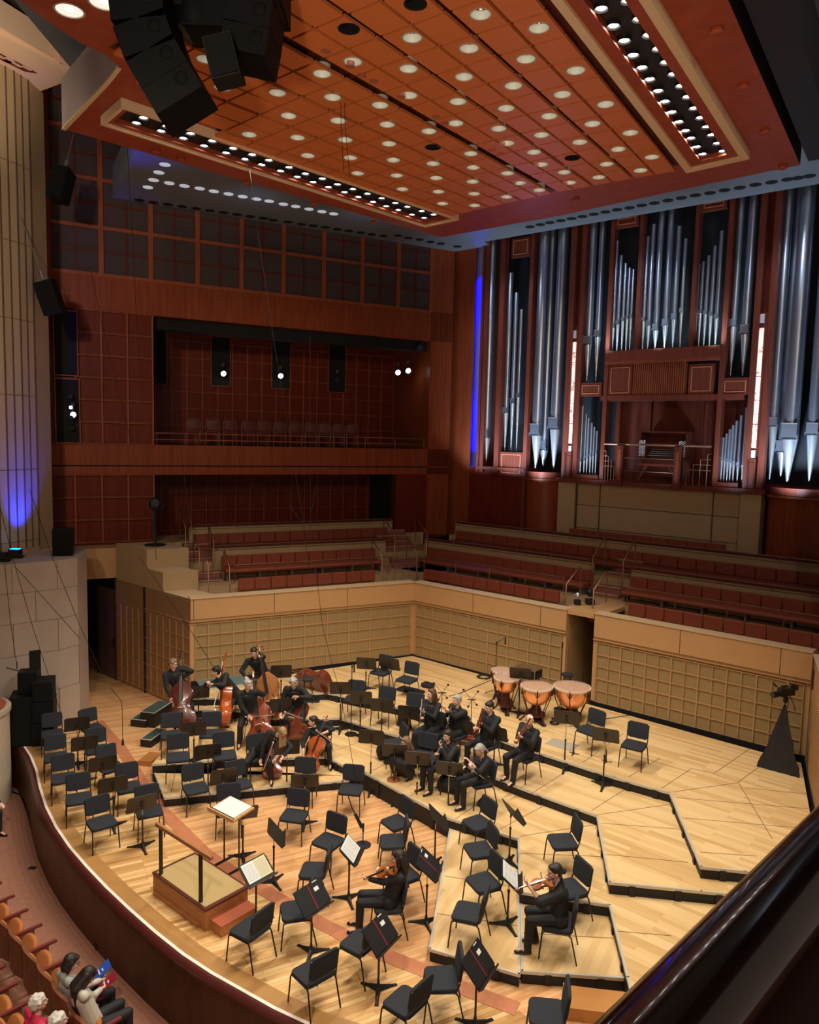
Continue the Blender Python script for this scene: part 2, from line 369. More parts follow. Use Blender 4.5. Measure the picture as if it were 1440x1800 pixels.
# ---- panelled stage walls
def panel_wall(name, fr, s0, s1, ztop, nrow=5, ncolm=None, z0=.8, zband=2.45, d=0, endband=.12, tilt=0):
    mb = MB(); mb.fbox(fr, s0, s1, d, d+.15, z0-.8, ztop, 0)
    g0, g1 = s0+endband, s1-endband; nc = ncolm or int(round((g1-g0)/.335)); zb = z0+.04
    mb.fbox(fr, g0, g1, d-.012, d, zb, zband-.05, 1)
    for k in range(nc+1):
        s = g0+(g1-g0)*k/nc; wd = .022 if k % 2 else .034
        mb.fbox(fr, s-wd/2, s+wd/2, d-.04, d-.012, zb, zband-.05, 2)
    for k in range(nrow+1):
        z = zb+(zband-.05-zb)*k/nrow; wd = .022 if k % 2 else .034
        mb.fbox(fr, g0, g1, d-.036, d-.012, z-wd/2, z+wd/2, 2)
    mb.fbox(fr, s0, s1, d-.05, d, zband, zband+.02, 2)
    mb.fbox(fr, s0, s1, d-.03, d, zband+.08, ztop, 0)
    mb.fbox(fr, s0, s1, d-.05, d+.3, ztop, ztop+.03, 3)
    mb.fbox(fr, s0, s1, d-.06, d, z0-.6, z0+.05, 4)
    k = s0
    while k < s1: mb.fbox(fr, k, k+.012, d-.034, d-.028, zband+.08, ztop, 4); k += 2.2
    return struct(mb.build(name, [M['tan'], M['cloth'], M['tandark'], M['cream_ledge'], M['black']]))
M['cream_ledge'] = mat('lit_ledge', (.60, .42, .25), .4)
panel_wall('wall_stage_left', FL, 0, 6.69, 3.08)
panel_wall('wall_stage_right_inner', FR, 0, 5.17, 3.08)
panel_wall('wall_stage_right_outer', FR, 5.95, 10.98, 3.12, ncolm=15)
# passage between the two right-hand walls
mb = MB()
mb.fbox(FR, 5.02, 5.17, .16, 3, 0, 3.0, 0); mb.fbox(FR, 5.95, 6.1, .16, 3, 0, 3.0, 1); mb.fbox(FR, 5.0, 6.1, 3, 3.1, 0, 3.0, 1); mb.fbox(FR, 5.0, 6.1, .02, 1.5, 2.98, 3.1, 2); mb.fbox(FR, 5.17, 5.95, 1.5, 2.9, 2.9, 3.08, 2)
struct(mb.build('wall_passage', [M['tandark'], M['void'], M['tan']]))
class Fg:
    def __init__(s, a, b):
        s.o = Vector((a[0], a[1], 0)); t = Vector((b[0]-a[0], b[1]-a[1], 0)); s.L = t.length; s.u = t.normalized(); s.n = Vector((-s.u.y, s.u.x, 0))
    def p(s, a, d, z): return s.o+s.u*a+s.n*d+Vector((0, 0, z))
# side wall at the right of the stage
sw = Fg((8.56, 15.45), (6.3, 10.2))
sw2 = Fg((8.56, 15.45), (6.3, 10.2))
mb = MB(); mb.fbox(sw, 0, sw.L, 0, .3, 0, 3.15, 0)
k = .15
while k < sw.L: mb.fbox(sw, k, k+.07, -.05, 0, .85, 2.45, 1); k += .14
mb.fbox(sw, 0, sw.L, -.06, .01, .2, .86, 2); mb.fbox(sw, 0, sw.L, -.06, .35, 3.15, 3.19, 3)
struct(mb.build('wall_stage_side', [M['tan'], M['tandark'], M['black'], M['cream_ledge']]))
# return wall from the left corner back to the door, with its stepped blocks
pc = FL.p(6.69, 0, 0); pd_ = FL.p(8.16, 3.57, 0)
rw = Fg(pd_, pc)     # n points away from the stage
mb = MB(); Lr = rw.L
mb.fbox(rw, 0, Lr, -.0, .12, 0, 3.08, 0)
for k in range(13):
    s = Lr*k/12; mb.fbox(rw, s-.012, s+.012, -.03, 0, .05, 2.4, 1)
for k in range(7): z = .1+2.3*k/6; mb.fbox(rw, 0, Lr, -.028, 0, z-.012, z+.012, 1)
mb.fbox(rw, 0, Lr, -.04, 0, 2.45, 2.47, 1)
for s in (.0, Lr*.42): mb.fbox(rw, s, s+.03, -.05, 0, 0, 3.08, 2)
def wpoint(d): return 6.69+(8.16-6.69)*d/3.57
for d0, d1, zt, dp_ in ((0, 1.25, 3.09, .85), (1.2, 2.0, 3.62, .95), (1.95, 3.5, 4.16, 1.15)):
    a0, a1 = wpoint(d0), wpoint(d1)
    pts = [FL.p(a0, d0, 0), FL.p(a1, d1, 0), FL.p(a1-dp_, d1, 0), FL.p(a0-dp_, d0, 0)]
    mb.prism([(q.x, q.y) for q in pts], 3.0, zt, 3, 4)
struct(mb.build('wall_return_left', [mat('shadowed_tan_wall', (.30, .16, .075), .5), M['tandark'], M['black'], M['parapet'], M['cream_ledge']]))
# ---- choir terraces
def terrace(fr, nm, s_a, s_b, aisle=None):
    mb = MB()
    for z, d0, d1 in ((2.62, .15, 1.5), (3.08, 1.5, 2.85), (3.56, 2.85, 4.28), (4.0, 4.28, 6.0)):
        mb.fbox(fr, s_a, min(s_b, 6.55+.41*d0), d0, d1, z-.5, z, 0) if fr is FL else (mb.fbox(fr, s_a, s_b, d0, d1, z-.5, z, 0) if d0 > 2 else (mb.fbox(fr, s_a, 5.17, d0, d1, z-.5, z, 0), mb.fbox(fr, 5.95, s_b, d0, d1, z-.5, z, 0)))
    return struct(mb.build(nm, [M['parapet']]))
terrace(FL, 'floor_choir_left', -2.6, 7.0); terrace(FR, 'floor_choir_right', -1.9, 12)
def bench_row(fr, s0, s1, d, z, label, ncush, seat=True, grp='choir bench rows', cat='bench'):
    root = empty('choir_bench', fr.p((s0+s1)/2, d, z), 0, label, cat, grp); o = fr.p((s0+s1)/2, d, z); ang = math.atan2(fr.u.y, fr.u.x)
    root.rotation_euler = (0, 0, ang); L = s1-s0; sgn = 1 if fr is FL else -1
    # local x along the wall; "back" side is local y*sgnb
    bk = 1 if (rotz(ang) @ Vector((0, 1, 0))).dot(fr.n) > 0 else -1
    proto = None
    for k in range(ncush):
        x = -L/2+L*(k+.5)/ncush; mb = MB()
        mb.cushion((0, 0, 0), (L/ncush-.012, .34, .09), basis(Vector((1, 0, 0)), Vector((0, 0, 1)), Vector((0, -bk, 0))), .02, .25, n=2)
        o = mb.build('back_cushion', M['seatred'], root, 30) if proto is None else proto.copy()
        if proto is None: proto = o
        else: COL.objects.link(o); o.parent = root
        o.location = (x, 0, .60)
    if seat:
        mb = MB(); mb.box((0, -bk*.33, .38), (L, .46, .12)); mb.tube((-L/2, -bk*.57, .38), (L/2, -bk*.57, .38), .065, n=8); mb.build('seat_pad', M['seatred'], root, 40)
        for k in range(ncush//2+1): mb = MB(); mb.box((-L/2+L*k/(ncush//2)*.98+.05, -bk*.35, .16), (.05, .4, .32)); mb.build('support', M['steeldark'], root)
    return root
M['steeldark'] = mat('dull_bracket', (.16, .13, .12), .5, .3)
def parapet(fr, s0, s1, d, z0, z1, label):
    root = empty('choir_parapet', (0, 0, 0), 0, label, 'parapet', 'choir terrace parapets')
    mb = MB(); mb.fbox(fr, s0, s1, d, d+.12, z0, z1, 0); mb.build('panel', M['parapet'], root)
    mb = MB(); mb.fbox(fr, s0, s1, d-.02, d+.14, z1, z1+.05, 0); mb.fbox(fr, s0, s1, d-.012, d, z1-.07, z1-.06, 0); mb.build('cap', mat('dark_red_cap', (.10, .02, .012), .4), root)
    mb = MB(); a = fr.p(s0+.1, d-.1, z1+.09); b = fr.p(s1-.1, d-.1, z1+.09); mb.tube(a, b, .018, n=6)
    for k in range(6):
        t = k/5; c = a.lerp(b, t); mb.tube(c, c-Vector((0, 0, .12)), .012, n=5)
    mb.build('handrail', M['brass'], root); return root
def low_rail(fr, s0, s1, d, z, z0, label):
    root = empty('bench_rail', (0, 0, 0), 0, label, 'handrail', 'rails in front of the second bench rows')
    mb = MB(); a, b = fr.p(s0, d, z), fr.p(s1, d, z); mb.tube(a, b, .018, n=6); mb.build('top_rail', M['brass'], root)
    n = max(3, int((s1-s0)/1.1))
    for k in range(n+1):
        c = a.lerp(b, k/n); mb = MB(); mb.tube(c, (c.x, c.y, z0), .014, n=5); mb.build('post', M['brass'], root)
bench_row(FL, .72, 5.08, 1.3, 2.62-.1, 'front choir bench on the left block above the stage wall', 9, False)
bench_row(FL, .12, 5.25, 2.62, 3.08-.08, 'middle choir bench on the left block behind a brass rail', 11)
bench_row(FL, -1.05, 5.72, 4.1, 3.56-.08, 'top choir bench on the left block under the recess', 13)
bench_row(FR, -.67, 4.25, 1.3, 2.62-.13, 'front choir bench on the middle block, left of the aisle', 10, False)
bench_row(FR, 6.27, 11.2, 1.3, 2.62-.13, 'front choir bench on the right block, right of the aisle', 10, False)
bench_row(FR, -1.55, 4.6, 2.62, 3.08-.12, 'middle choir bench left of the aisle below the organ', 10)
bench_row(FR, 5.75, 11.2, 2.62, 3.08-.12, 'middle choir bench right of the aisle below the organ', 11)
bench_row(FR, -1.45, 11.3, 4.1, 3.56-.12, 'long top choir bench running below the organ base', 24)
bench_row(FR, 2.6, 7.6, 4.85, 4.0-.15, 'hindmost bench set against the khaki stone panels under the organ', 9, False)
parapet(FL, -.35, 5.47, 2.78, 3.3, 3.98, 'lower khaki parapet on the left choir block')
parapet(FL, -1.3, 5.87, 4.24, 3.8, 4.46, 'upper khaki parapet on the left choir block')
parapet(FR, -1.84, 4.5, 2.78, 3.3, 3.94, 'lower khaki parapet left of the right-hand aisle')
parapet(FR, 5.68, 12, 2.78, 3.3, 3.90, 'lower khaki parapet right of the right-hand aisle')
parapet(FR, -1.6, 12, 4.24, 3.8, 4.44, 'long upper khaki parapet below the organ')
low_rail(FL, .1, 5.1, 1.6, 3.63, 2.7, 'brass rail behind the front bench of the left block')
low_rail(FR, -.9, 4.2, 1.6, 3.60, 2.7, 'brass rail behind the front bench, left of the right-hand aisle')
low_rail(FR, 6.1, 11.3, 1.6, 3.60, 2.7, 'brass rail behind the front bench, right of the right-hand aisle')
# aisle steps with red treads
def steps(fr, s0, s1, ds, zs, label):
    root = empty('aisle_steps', (0, 0, 0), 0, label, 'steps', 'terrace aisle steps')
    for d, z in zip(ds, zs):
        mb = MB(); mb.fbox(fr, s0, s1, d, d+.36, z-.16, z-.012, 1); mb.fbox(fr, s0, s1, d-.01, d+.36, z-.012, z, 1)
        mb.fbox(fr, s0, s1, d-.02, d+.02, z-.014, z+.004, 2); mb.build('tread', [M['parapet'], M['carpet'], M['cream_ledge']], root)
steps(FL, 5.3, 6.1, [1.5+.34*k for k in range(8)], [2.78+.17*k for k in range(8)], 'carpeted steps at the left end of the choir benches')
steps(FL, -1.75, -.52, [2.35+.3*k for k in range(7)], [3.24+.15*k for k in range(7)], 'carpeted steps in the corner between the two bench blocks')
steps(FR, 4.75, 5.55, [1.2+.34*k for k in range(9)], [2.72+.155*k for k in range(9)], 'khaki steps in the aisle above the stage passage')
def handrail(fr, s, d0, d1, z0, z1, label, h=.85):
    root = empty('stair_handrail', (0, 0, 0), 0, label, 'handrail', 'brass stair handrails')
    a = fr.p(s, d0, z0+h); b = fr.p(s, d1, z1+h); mb = MB()
    mb.path([fr.p(s, d0-.02, z0), a, b, fr.p(s, d1+.08, z1+h-.06), fr.p(s, d1+.08, z1)], .02, 6); mb.build('rail', M['brass'], root, 60)
for s, d0, d1, z0, z1, lb in [(6.05, .75, 1.35, 2.95, 3.35, 'lowest brass handrail beside the lowest stepped block at far left'), (5.35, 1.2, 1.8, 2.8, 3.2, 'brass handrail at the left end of the front bench'), (6.05, 1.9, 2.6, 3.2, 3.6, 'brass handrail beside the middle stepped block'), (5.5, 2.5, 3.1, 3.35, 3.75, 'brass handrail at the left end of the lower parapet'), (6.15, 3.4, 4.2, 3.7, 4.2, 'upper brass handrail behind the highest stepped block'), (5.9, 3.8, 4.5, 3.8, 4.2, 'brass handrail at the left end of the upper parapet')]:
    handrail(FL, s, d0, d1, z0, z1, lb)
for s, d0, d1, z0, z1, lb in [(-.5, 2.4, 3.2, 3.35, 3.8, 'left brass handrail of the corner steps'), (-1.72, 2.4, 3.2, 3.35, 3.8, 'right brass handrail of the corner steps'), (.62, 1.0, 1.7, 2.9, 3.3, 'brass handrail at the right end of the left front bench'), (-.72, 1.2, 1.9, 2.9, 3.3, 'lower right brass handrail of the corner between the blocks')]:
    handrail(FL, s, d0, d1, z0, z1, lb)
r_ = empty('corner_rail', (0, 0, 0), 0, 'low brass rail with short posts before the corner steps', 'handrail')
mb = MB(); mb.tube(FL.p(.5, .9, 3.5), FL.p(-.55, .9, 3.5), .018, n=6); mb.build('top_rail', M['brass'], r_)
for k in range(5): q = FL.p(.5-1.05*k/4, .9, 3.5); mb = MB(); mb.tube(q, (q.x, q.y, 2.7), .013, n=5); mb.build('post', M['brass'], r_)
for s, d0, d1, z0, z1, lb in [
    (4.72, .75, 1.5, 2.75, 3.15, 'lower left brass handrail in the right-hand aisle'), (5.6, .6, 1.3, 2.75, 3.15, 'lower right brass handrail in the right-hand aisle'), (4.62, 2.5, 3.2, 3.3, 3.8, 'upper left brass handrail in the right-hand aisle'), (5.55, 2.5, 3.2, 3.3, 3.8, 'upper right brass handrail in the right-hand aisle')]:
    handrail(FR, s, d0, d1, z0, z1, lb)
# ---- left hall wall
W = [M['redwood'], M['darkred'], M['pane'], M['void'], M['rib']] if 'rib' in M else None
M['rib'] = wood('cherry_moulding', (.24, .055, .022), (.32, .085, .035), .4, (3, 3, .3))
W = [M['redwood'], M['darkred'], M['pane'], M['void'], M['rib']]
DL = 4.3; mb = MB()
SL = 10.4
mb.fbox(FL, -3.6, SL, DL, DL+.3, 10.95, 11.98, 0)
mb.fbox(FL, -3.6, SL, DL, DL+.3, 6.42, 7.05, 0); mb.fbox(FL, -3.6, SL, DL+.04, DL+.3, 6.38, 6.42, 3); mb.fbox(FL, -3.6, SL, DL, DL+.3, 6.13, 6.38, 0)
mb.fbox(FL, -3.62, -2.7, DL, DL+.3, 3.9, 14.3, 0)
mb.fbox(FL, -2.7, SL, DL+.05, DL+.3, 11.98, 18.5, 2)
mb.fbox(FL, 6.93, SL, DL+.05, DL+.3, 7.05, 10.95, 1)
mb.fbox(FL, 6.93, SL, DL+.05, DL+.3, 4.0, 6.13, 1)
struct(mb.build('wall_left', W))
mb = MB()
# grille of the dark cloth panels
ps = [8.34+1.39*k for k in range(-0, 2)]+[6.95, 5.57, 4.2, 2.82, 1.43, .03, -1.35, -2.67]
for s in sorted(ps):
    mb.fbox(FL, s-.07, s+.07, DL-.02, DL+.06, 11.98, 18.4, 0)
    mb.fbox(FL, s-.73, s-.69, DL+.01, DL+.06, 11.98, 18.4, 1)
for k in range(10):
    z = 11.98+.67*k
    if k % 2: mb.fbox(FL, -2.67, SL, DL+.01, DL+.06, z-.02, z+.02, 1)
    else: mb.fbox(FL, -2.67, SL, DL-.01, DL+.06, z-.05, z+.05, 0)
struct(mb.build('trim_cloth_panel_grille', [M['rib'], M['darkred']]))
mb = MB()
def pgrid(fr, s0, s1, z0, z1, ns, nz, d, wd=.05):
    for k in range(ns+1):
        s = s0+(s1-s0)*k/ns; mb.fbox(fr, s-wd/2, s+wd/2, d-.03, d+.05, z0, z1, 0)
    for k in range(nz+1):
        z = z0+(z1-z0)*k/nz
        mb.fbox(fr, s0, s1, d-.035, d+.05, z-wd/2, z-wd/8, 0); mb.fbox(fr, s0, s1, d-.035, d+.05, z+wd/8, z+wd/2, 0)
pgrid(FL, 6.93, 9.1, 7.05, 10.95, 3, 6, DL); pgrid(FL, 6.93, 9.9, 4.1, 6.13, 4, 3, DL)
pgrid(FL, -2.7, 6.4, 7.1, 10.6, 17, 6, 7.28, .04); pgrid(FL, -1.3, 6.9, 4.1, 6.1, 16, 3, 6.45, .03)
struct(mb.build('trim_panel_mouldings', M['rib']))
mb = MB()
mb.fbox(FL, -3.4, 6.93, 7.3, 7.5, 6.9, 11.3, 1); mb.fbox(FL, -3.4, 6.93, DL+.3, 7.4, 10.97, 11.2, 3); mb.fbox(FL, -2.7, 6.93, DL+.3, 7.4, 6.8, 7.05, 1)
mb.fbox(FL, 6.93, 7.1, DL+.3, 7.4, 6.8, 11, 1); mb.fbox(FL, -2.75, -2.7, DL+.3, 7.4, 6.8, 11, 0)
mb.fbox(FL, -2.7, 6.93, DL+.32, DL+.8, 10.6, 10.97, 3)
struct(mb.build('wall_balcony_recess', W))
mb = MB()
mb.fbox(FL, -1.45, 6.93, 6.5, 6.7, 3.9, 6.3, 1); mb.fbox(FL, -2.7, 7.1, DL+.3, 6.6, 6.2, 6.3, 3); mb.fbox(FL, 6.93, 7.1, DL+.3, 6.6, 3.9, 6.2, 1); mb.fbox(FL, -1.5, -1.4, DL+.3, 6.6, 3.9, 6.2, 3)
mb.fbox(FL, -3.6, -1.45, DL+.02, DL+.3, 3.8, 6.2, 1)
struct(mb.build('wall_lower_recess', W))
# black light slots (openings) in the panels: frame and void
wn = 0
def blackwin(fr, x0, y0, x1, y1, d):
    global wn
    a = fr.px(x0, y0, d); b = fr.px(x1, y1, d); s0, s1 = sorted((a[0], b[0])); z0, z1 = sorted((a[1], b[1])); wn += 1
    mb = MB(); mb.fbox(fr, s0, s1, d-.02, d+.0, z0, z1, 0)
    for q in ((s0-.03, s0, z0, z1), (s1, s1+.03, z0, z1), (s0-.03, s1+.03, z0-.03, z0), (s0-.03, s1+.03, z1, z1+.03)): mb.fbox(fr, q[0], q[1], d-.06, d, q[2], q[3], 1)
    struct(mb.build('window_%d' % wn, [M['void'], M['rib']]))
for b in [(94, 545, 136, 660), (97, 666, 140, 778)]: blackwin(FL, *b, DL-.03)
for b in [(268, 581, 292, 675), (371, 591, 404, 679), (478, 599, 509, 684), (578, 606, 606, 690)]: blackwin(FL, *b, 7.24)
# lintel above the door, door and wall beside it
mb = MB(); mb.fbox(FL, 7.55, 11.2, 3.65, DL+.3, 3.1, 4.0, 0); mb.fbox(FL, 8.1, 12, DL+2.2, DL+2.3, 0, 3.2, 1)
struct(mb.build('wall_door_lintel', [M['tan'], M['void']]))
mb = MB(); a = Vector(P(172, 1182, 0)); b = Vector(P(206, 1196, 0)); dfr = Fg((a.x, a.y), (b.x, b.y))
mb.fbox(dfr, 0, dfr.L, 0, .05, 0, 2.75, 0); mb.fbox(dfr, dfr.L-.03, dfr.L+.02, -.02, .07, 0, 2.78, 1)
dr = struct(mb.build('door_1', [mat('dark_door', (.10, .06, .05), .3), M['brass']]))
mb = MB(); mb.fbox(dfr, dfr.L-.16, dfr.L-.10, -.06, 0, 1.0, 1.25, 0); h = mb.build('door_handle', M['black'], dr)
# ---- right hall wall, niche and base panels below the organ
mb = MB(); DR = 5.0
sn0 = -1.60; sn1 = -1.22
mb.fbox(FR, -2.56, -2.3, DR, DR+.3, 3.9, 14.9, 0); mb.fbox(FR, -2.56, sn0, DR, DR+.03, 3.9, 14.9, 0)
mb.fbox(FR, sn0, .78, DR, DR+.3, 3.9, 6.45, 1)
struct(mb.build('wall_right', W))
mb = MB(); mb.fbox(FR, sn0-1.3, sn1+.3, DR+1.0, DR+1.1, 6.4, 14.9, 0); mb.fbox(FR, sn0-1.3, sn0-1.2, DR+.3, DR+1, 6.4, 14.9, 0); mb.fbox(FR, sn0-1.3, sn1+.0, DR+.04, DR+1, 6.3, 6.45, 0)
struct(mb.build('wall_niche', mat('niche_plaster', (.5, .5, .55), .8)))
mb = MB(); mb.fbox(FR, 2.11, 8.46, DR+.02, DR+.3, 3.95, 6.12, 0)
for s, e in ((2.11, .0), (2.73, .06), (3.54, .0), (7.1, .0), (7.9, .06)): mb.fbox(FR, s, s+.03, DR-.01-e, DR+.02, 4, 6.12, 1)
for z in (4.65, 5.4): mb.fbox(FR, 2.11, 8.46, DR+.01, DR+.02, z, z+.02, 1)
mb.fbox(FR, 2.11, 2.73, DR-.12, DR+.02, 3.95, 6.12, 0); mb.fbox(FR, 7.9, 8.46, DR-.12, DR+.02, 3.95, 6.12, 0)
struct(mb.build('wall_organ_base', [M['parapet'], mat('seam_brown', (.1, .06, .035), .7)]))
# ---- grey ceiling over the stage
cn = FL.p(-3.62, DL, 0); g = []
for q in (FL.p(8.0, DL, 0), cn, FR.p(-1.0, DR, 0), FR.p(-.9, 4.45, 0), FR.p(13, 4.45, 0), FR.p(13.5, -4, 0), Vector((7, 3, 0)), Vector((-6, 3, 0)), Vector((P(243, 262, ZGREY).x, P(243, 262, ZGREY).y, 0))): g.append((q.x, q.y))
mb = MB(); mb.prism(g, ZGREY, ZGREY+.9); struct(mb.build('ceiling', M['grey']))
mb = MB(); mb.fbox(FL, -9, 16, 8.6, 8.8, -1, 21, 0); struct(mb.build('wall_backstage_left', M['void']))
mb = MB(); mb.fbox(FR, -9, 22, 7.2, 7.4, -1, 21, 0); mb.fbox(FR, 12.6, 12.8, -2, 7.2, 3, 21, 0); struct(mb.build('wall_backstage_right', M['void']))
mb = MB(); mb.fbox(FR, 8.4, 12.6, DR+.5, DR+.6, 3.9, 6.4, 0); mb.fbox(FL, -3.6, -2.6, DL+.3, DL+3, 3.9, 4.1, 0); struct(mb.build('wall_organ_base_back', M['darkred']))
# dark upper void behind everything
mb = MB(); mb.prism([(-25, -6), (25, -6), (25, 45), (-25, 45)], 21, 21.2); struct(mb.build('ceiling_upper_void', M['void']))
mb = MB(); mb.prism([(-20, 2), (-13.5, 2), (-13.5, 26), (-20, 26)], -1, 21); struct(mb.build('wall_hall_side', M['darkred']))
# ---- limestone block and grooved pillar at the left
mb = MB()
bp = [(-8.44, 19.06), (-8.72, 18.55), (-9.12, 18.25), (-9.5, 17.9), (-10.0, 17.6), (-10.6, 17.4), (-11.5, 16.5), (-12.6, 16.6), (-12.6, 21.2), (-9.0, 20.9), (-8.56, 19.9)]
mb.prism(bp, 0, 4.22, 0)
for i in range(7):
    a, b = Vector(bp[i]), Vector(bp[i+1]); t = (b-a).normalized(); nn = Vector((t.y, -t.x)); nn = nn if nn.dot(Vector((0, 0))-a) > 0 else -nn; c = (a+b)/2+nn*.001
    for k, z in enumerate((.95, 1.95, 2.75, 3.5)): mb.box((c.x, c.y, z), ((b-a).length, .006, .012), rotz(math.atan2(t.y, t.x)), 1)
    for k, (z0, z1) in enumerate(((0, .95), (.95, 1.95), (1.95, 2.75), (2.75, 3.5), (3.5, 4.2))):
        if (k+i) % 2: mb.box((a.x+nn.x*.002, a.y+nn.y*.002, (z0+z1)/2), (.010, .010, z1-z0), None, 1)
struct(mb.build('wall_limestone_block', [mat('limestone_blocks', (.44, .34, .27), .85, noise=.14, nscale=1.6), mat('stone_joint', (.22, .16, .12), .9)]))
mb = MB(); mb.box((-9.16, 18.22, 1.66), (.03, .26, .74), rotz(R_(-48))); 
struct(mb.build('window_9', M['void']))
pil = []
for k in range(13):
    a = R_(-8-10*k); pil.append((-12.6+2.75*math.cos(a), 20.4+2.75*math.sin(a)))
pil = [(-9.86, 20.8)]+pil+[(-14, 19), (-14, 22)]
mb = MB(); mb.prism(pil, 4.2, 16.2)
for i in range(1, 13):
    for t in (0, .5):
        p = Vector(pil[i]).lerp(Vector(pil[i+1]), t)
        if i < 13: mb.box((p.x, p.y, 10.3), (.035, .035, 11.9), None, 1)
for z in (4.55, 6.4, 8.3, 10.2, 12.1, 14): 
    q = offset(pil[1:14], -.006)
    for i in range(len(q)-1):
        a, b = Vector(q[i]), Vector(q[i+1]); mb.box(((a.x+b.x)/2, (a.y+b.y)/2, z), ((b-a).length, .02, .015), rotz(math.atan2(b.y-a.y, b.x-a.x)), 1)
struct(mb.build('wall_grooved_pillar', [mat('tan_limestone', (.46, .33, .19), .7, noise=.08, nscale=2), mat('groove_brown', (.13, .08, .05), .8)]))
# coffered tan soffit at the top left
Zs = 16.2
def Q(x, y, z=Zs): p = P(x, y, z); return (p.x, p.y)
mb = MB()
mb.prism([Q(-60, 120), Q(30, 176), Q(120, 142), Q(128, 134), Q(0, 68), Q(-60, 40)], Zs, Zs+.15, 0)
mb.prism([Q(128, 134), Q(120, 142), Q(-60, 68), Q(-60, 40), Q(0, 60)], Zs+.15, Zs+.75, 0)
mb.prism([Q(105, 122), Q(128, 133), Q(131, 118), Q(108, 108)], Zs+.15, Zs+2.1, 0)
z2 = Zs+2.1
mb.prism([Q(-60, -60, z2), Q(8, -2, z2), Q(105, 66, z2), Q(112, 80, z2), Q(135, 78, z2), Q(141, 74, z2), Q(90, 30, z2), Q(35, -8, z2), Q(0, -60, z2)], z2, z2+.3, 0)
for x0, y0 in ((2, 100), (-28, 85), (-20, 118)):
    mb.prism([Q(x0, y0+4), Q(x0+40, y0+24), Q(x0+63, y0+28), Q(x0+24, y0+6)], Zs-.02, Zs, 1)
    for a, b in ((.18, .2), (.6, .2), (.35, .6), (.75, .6)):
        cx, cy = x0+10+42*a, y0+5+16*a*.9+b*4
        mb.prism([Q(cx, cy), Q(cx+9, cy+4), Q(cx+14, cy+3.5), Q(cx+5, cy-.5)], Zs-.03, Zs-.02, 2)
struct(mb.build('trim_tan_soffit', [mat('tan_soffit_paint', (.75, .54, .38), .6), M['darkred'], mat('soffit_glass', (.7, .5, .45), .4)]))
# ================================================================== CANOPY
root = empty('stage_canopy', (0, 0, 0), 0, 'huge orange panelled canopy hanging over the stage with two lamp slots', 'canopy')
A_ = P(115, 228, ZF); outl = [P(x, y, ZF) for x, y in [(187,152),(200,137),(213,120),(183,95),(140,75),(85,38),(35,0),(-20,-45)]]
outl = [(p.x, p.y) for p in outl]
d1 = P(1407, 290, ZF); d2 = P(1280, 0, ZF); dd = (d2-d1).normalized()
outer = [(A_.x, A_.y)]+outl+[(-5.3, 5.6), (.4, 4.2), ((d2+dd*4).x, (d2+dd*4).y), (d1.x, d1.y), tuple(P(1213, 330, ZF)[:2]), tuple(P(990, 378, ZF)[:2]), tuple(P(775, 417, ZF)[:2])]
mb = MB(); mb.prism(outer, ZF, ZF+.75, 1, 1, 0)
mb.build('slab', [M['canopyframe'], mat('dark_purple_side', (.02, .009, .012), .6)], root)
# silver side face and dark right-hand side frame
mb = MB(); p = [A_, P(187, 152, ZF), P(200, 137, ZF), P(213, 120, ZF)]
for i in range(3):
    a, b = p[i], p[i+1]; t = (b-a).normalized(); nrm = Vector((t.y, -t.x, 0)); nrm = nrm if nrm.dot(CAM-a) > 0 else -nrm
    c = (a+b)/2+nrm*.03; mb.box((c.x, c.y, ZF+.42), ((b-a).length, .05, .86), rotz(math.atan2(t.y, t.x)), 0)
    mb.box((c.x, c.y, ZF-.0), ((b-a).length, .07, .03), rotz(math.atan2(t.y, t.x)), 1)
mb.build('side_panel', [mat('silvery_side_panel', (.52, .42, .42), .4, .15, noise=.2, nscale=1.5), M['cream']], root)
mb = MB(); a, b = d1+Vector((.1, -.05, 0)), d2+dd*4+Vector((.1, -.05, 0)); t = b-a
nrm = Vector((-t.y, t.x, 0)).normalized(); nrm = nrm if nrm.x > 0 else -nrm
mb.prism([tuple((a+nrm*.02)[:2]), tuple((b+nrm*.02)[:2]), tuple((b+nrm*.5)[:2]), tuple((a+nrm*.5)[:2])], ZF+.05, ZF+.9)
mb.build('side_frame', mat('black_side', (.012, .01, .012), .5), root)
# polar grid of orange panels; openings where the downlights are
PC = Vector((18.5, 36.2)); RB = 25.0; DA = R_(.967); A0 = R_(57.3)
def G(u, v, z=ZC):
    a = A0-u*DA; r = RB+.635*v; return Vector((PC.x-math.cos(a)*r, PC.y-math.sin(a)*r, z))
def Ginv(p):
    d = Vector((PC.x-p.x, PC.y-p.y)); return (A0-math.atan2(d.y, d.x))/DA, (d.length-RB)/.635
k1 = lambda l: [(560+x/3.6, 60+y/3.6) for x, y in l]
k2 = lambda l: [(860+x/3.6, 60+y/3.6) for x, y in l]
k3 = lambda l: [(480+x/3., y/3.) for x, y in l]
dl = k1([(245,133),(55,213),(113,382),(425,423),(587,195),(607,357),(937,250),(1242,308),(900,408),(896,536),(1200,450),(1152,579),(150,538),(190,663),(215,783),(255,888),(460,558),(465,684),(490,790),(505,894),(538,987),(728,590),(742,702),(740,808),(760,904),(770,997),(792,1077),(986,733),(997,830),(991,924),(999,1003),(995,1081),(1143,688),(1217,860),(1221,940),(1202,1018),(1373,731),(1366,822),(1418,621),(1412,963)])
dl += k2([(240,142),(549,222),(468,368),(385,503),(736,437),(658,554),(343,621),(577,669),(893,619),(537,768),(820,718),(1030,774),(750,809),(960,852),(485,858),(703,889),(466,933)])
dl += k3([(1095,55),(1400,135),(745,175),(1040,235),(412,127),(40,477),(98,603),(143,728),(193,829),(757,3)])
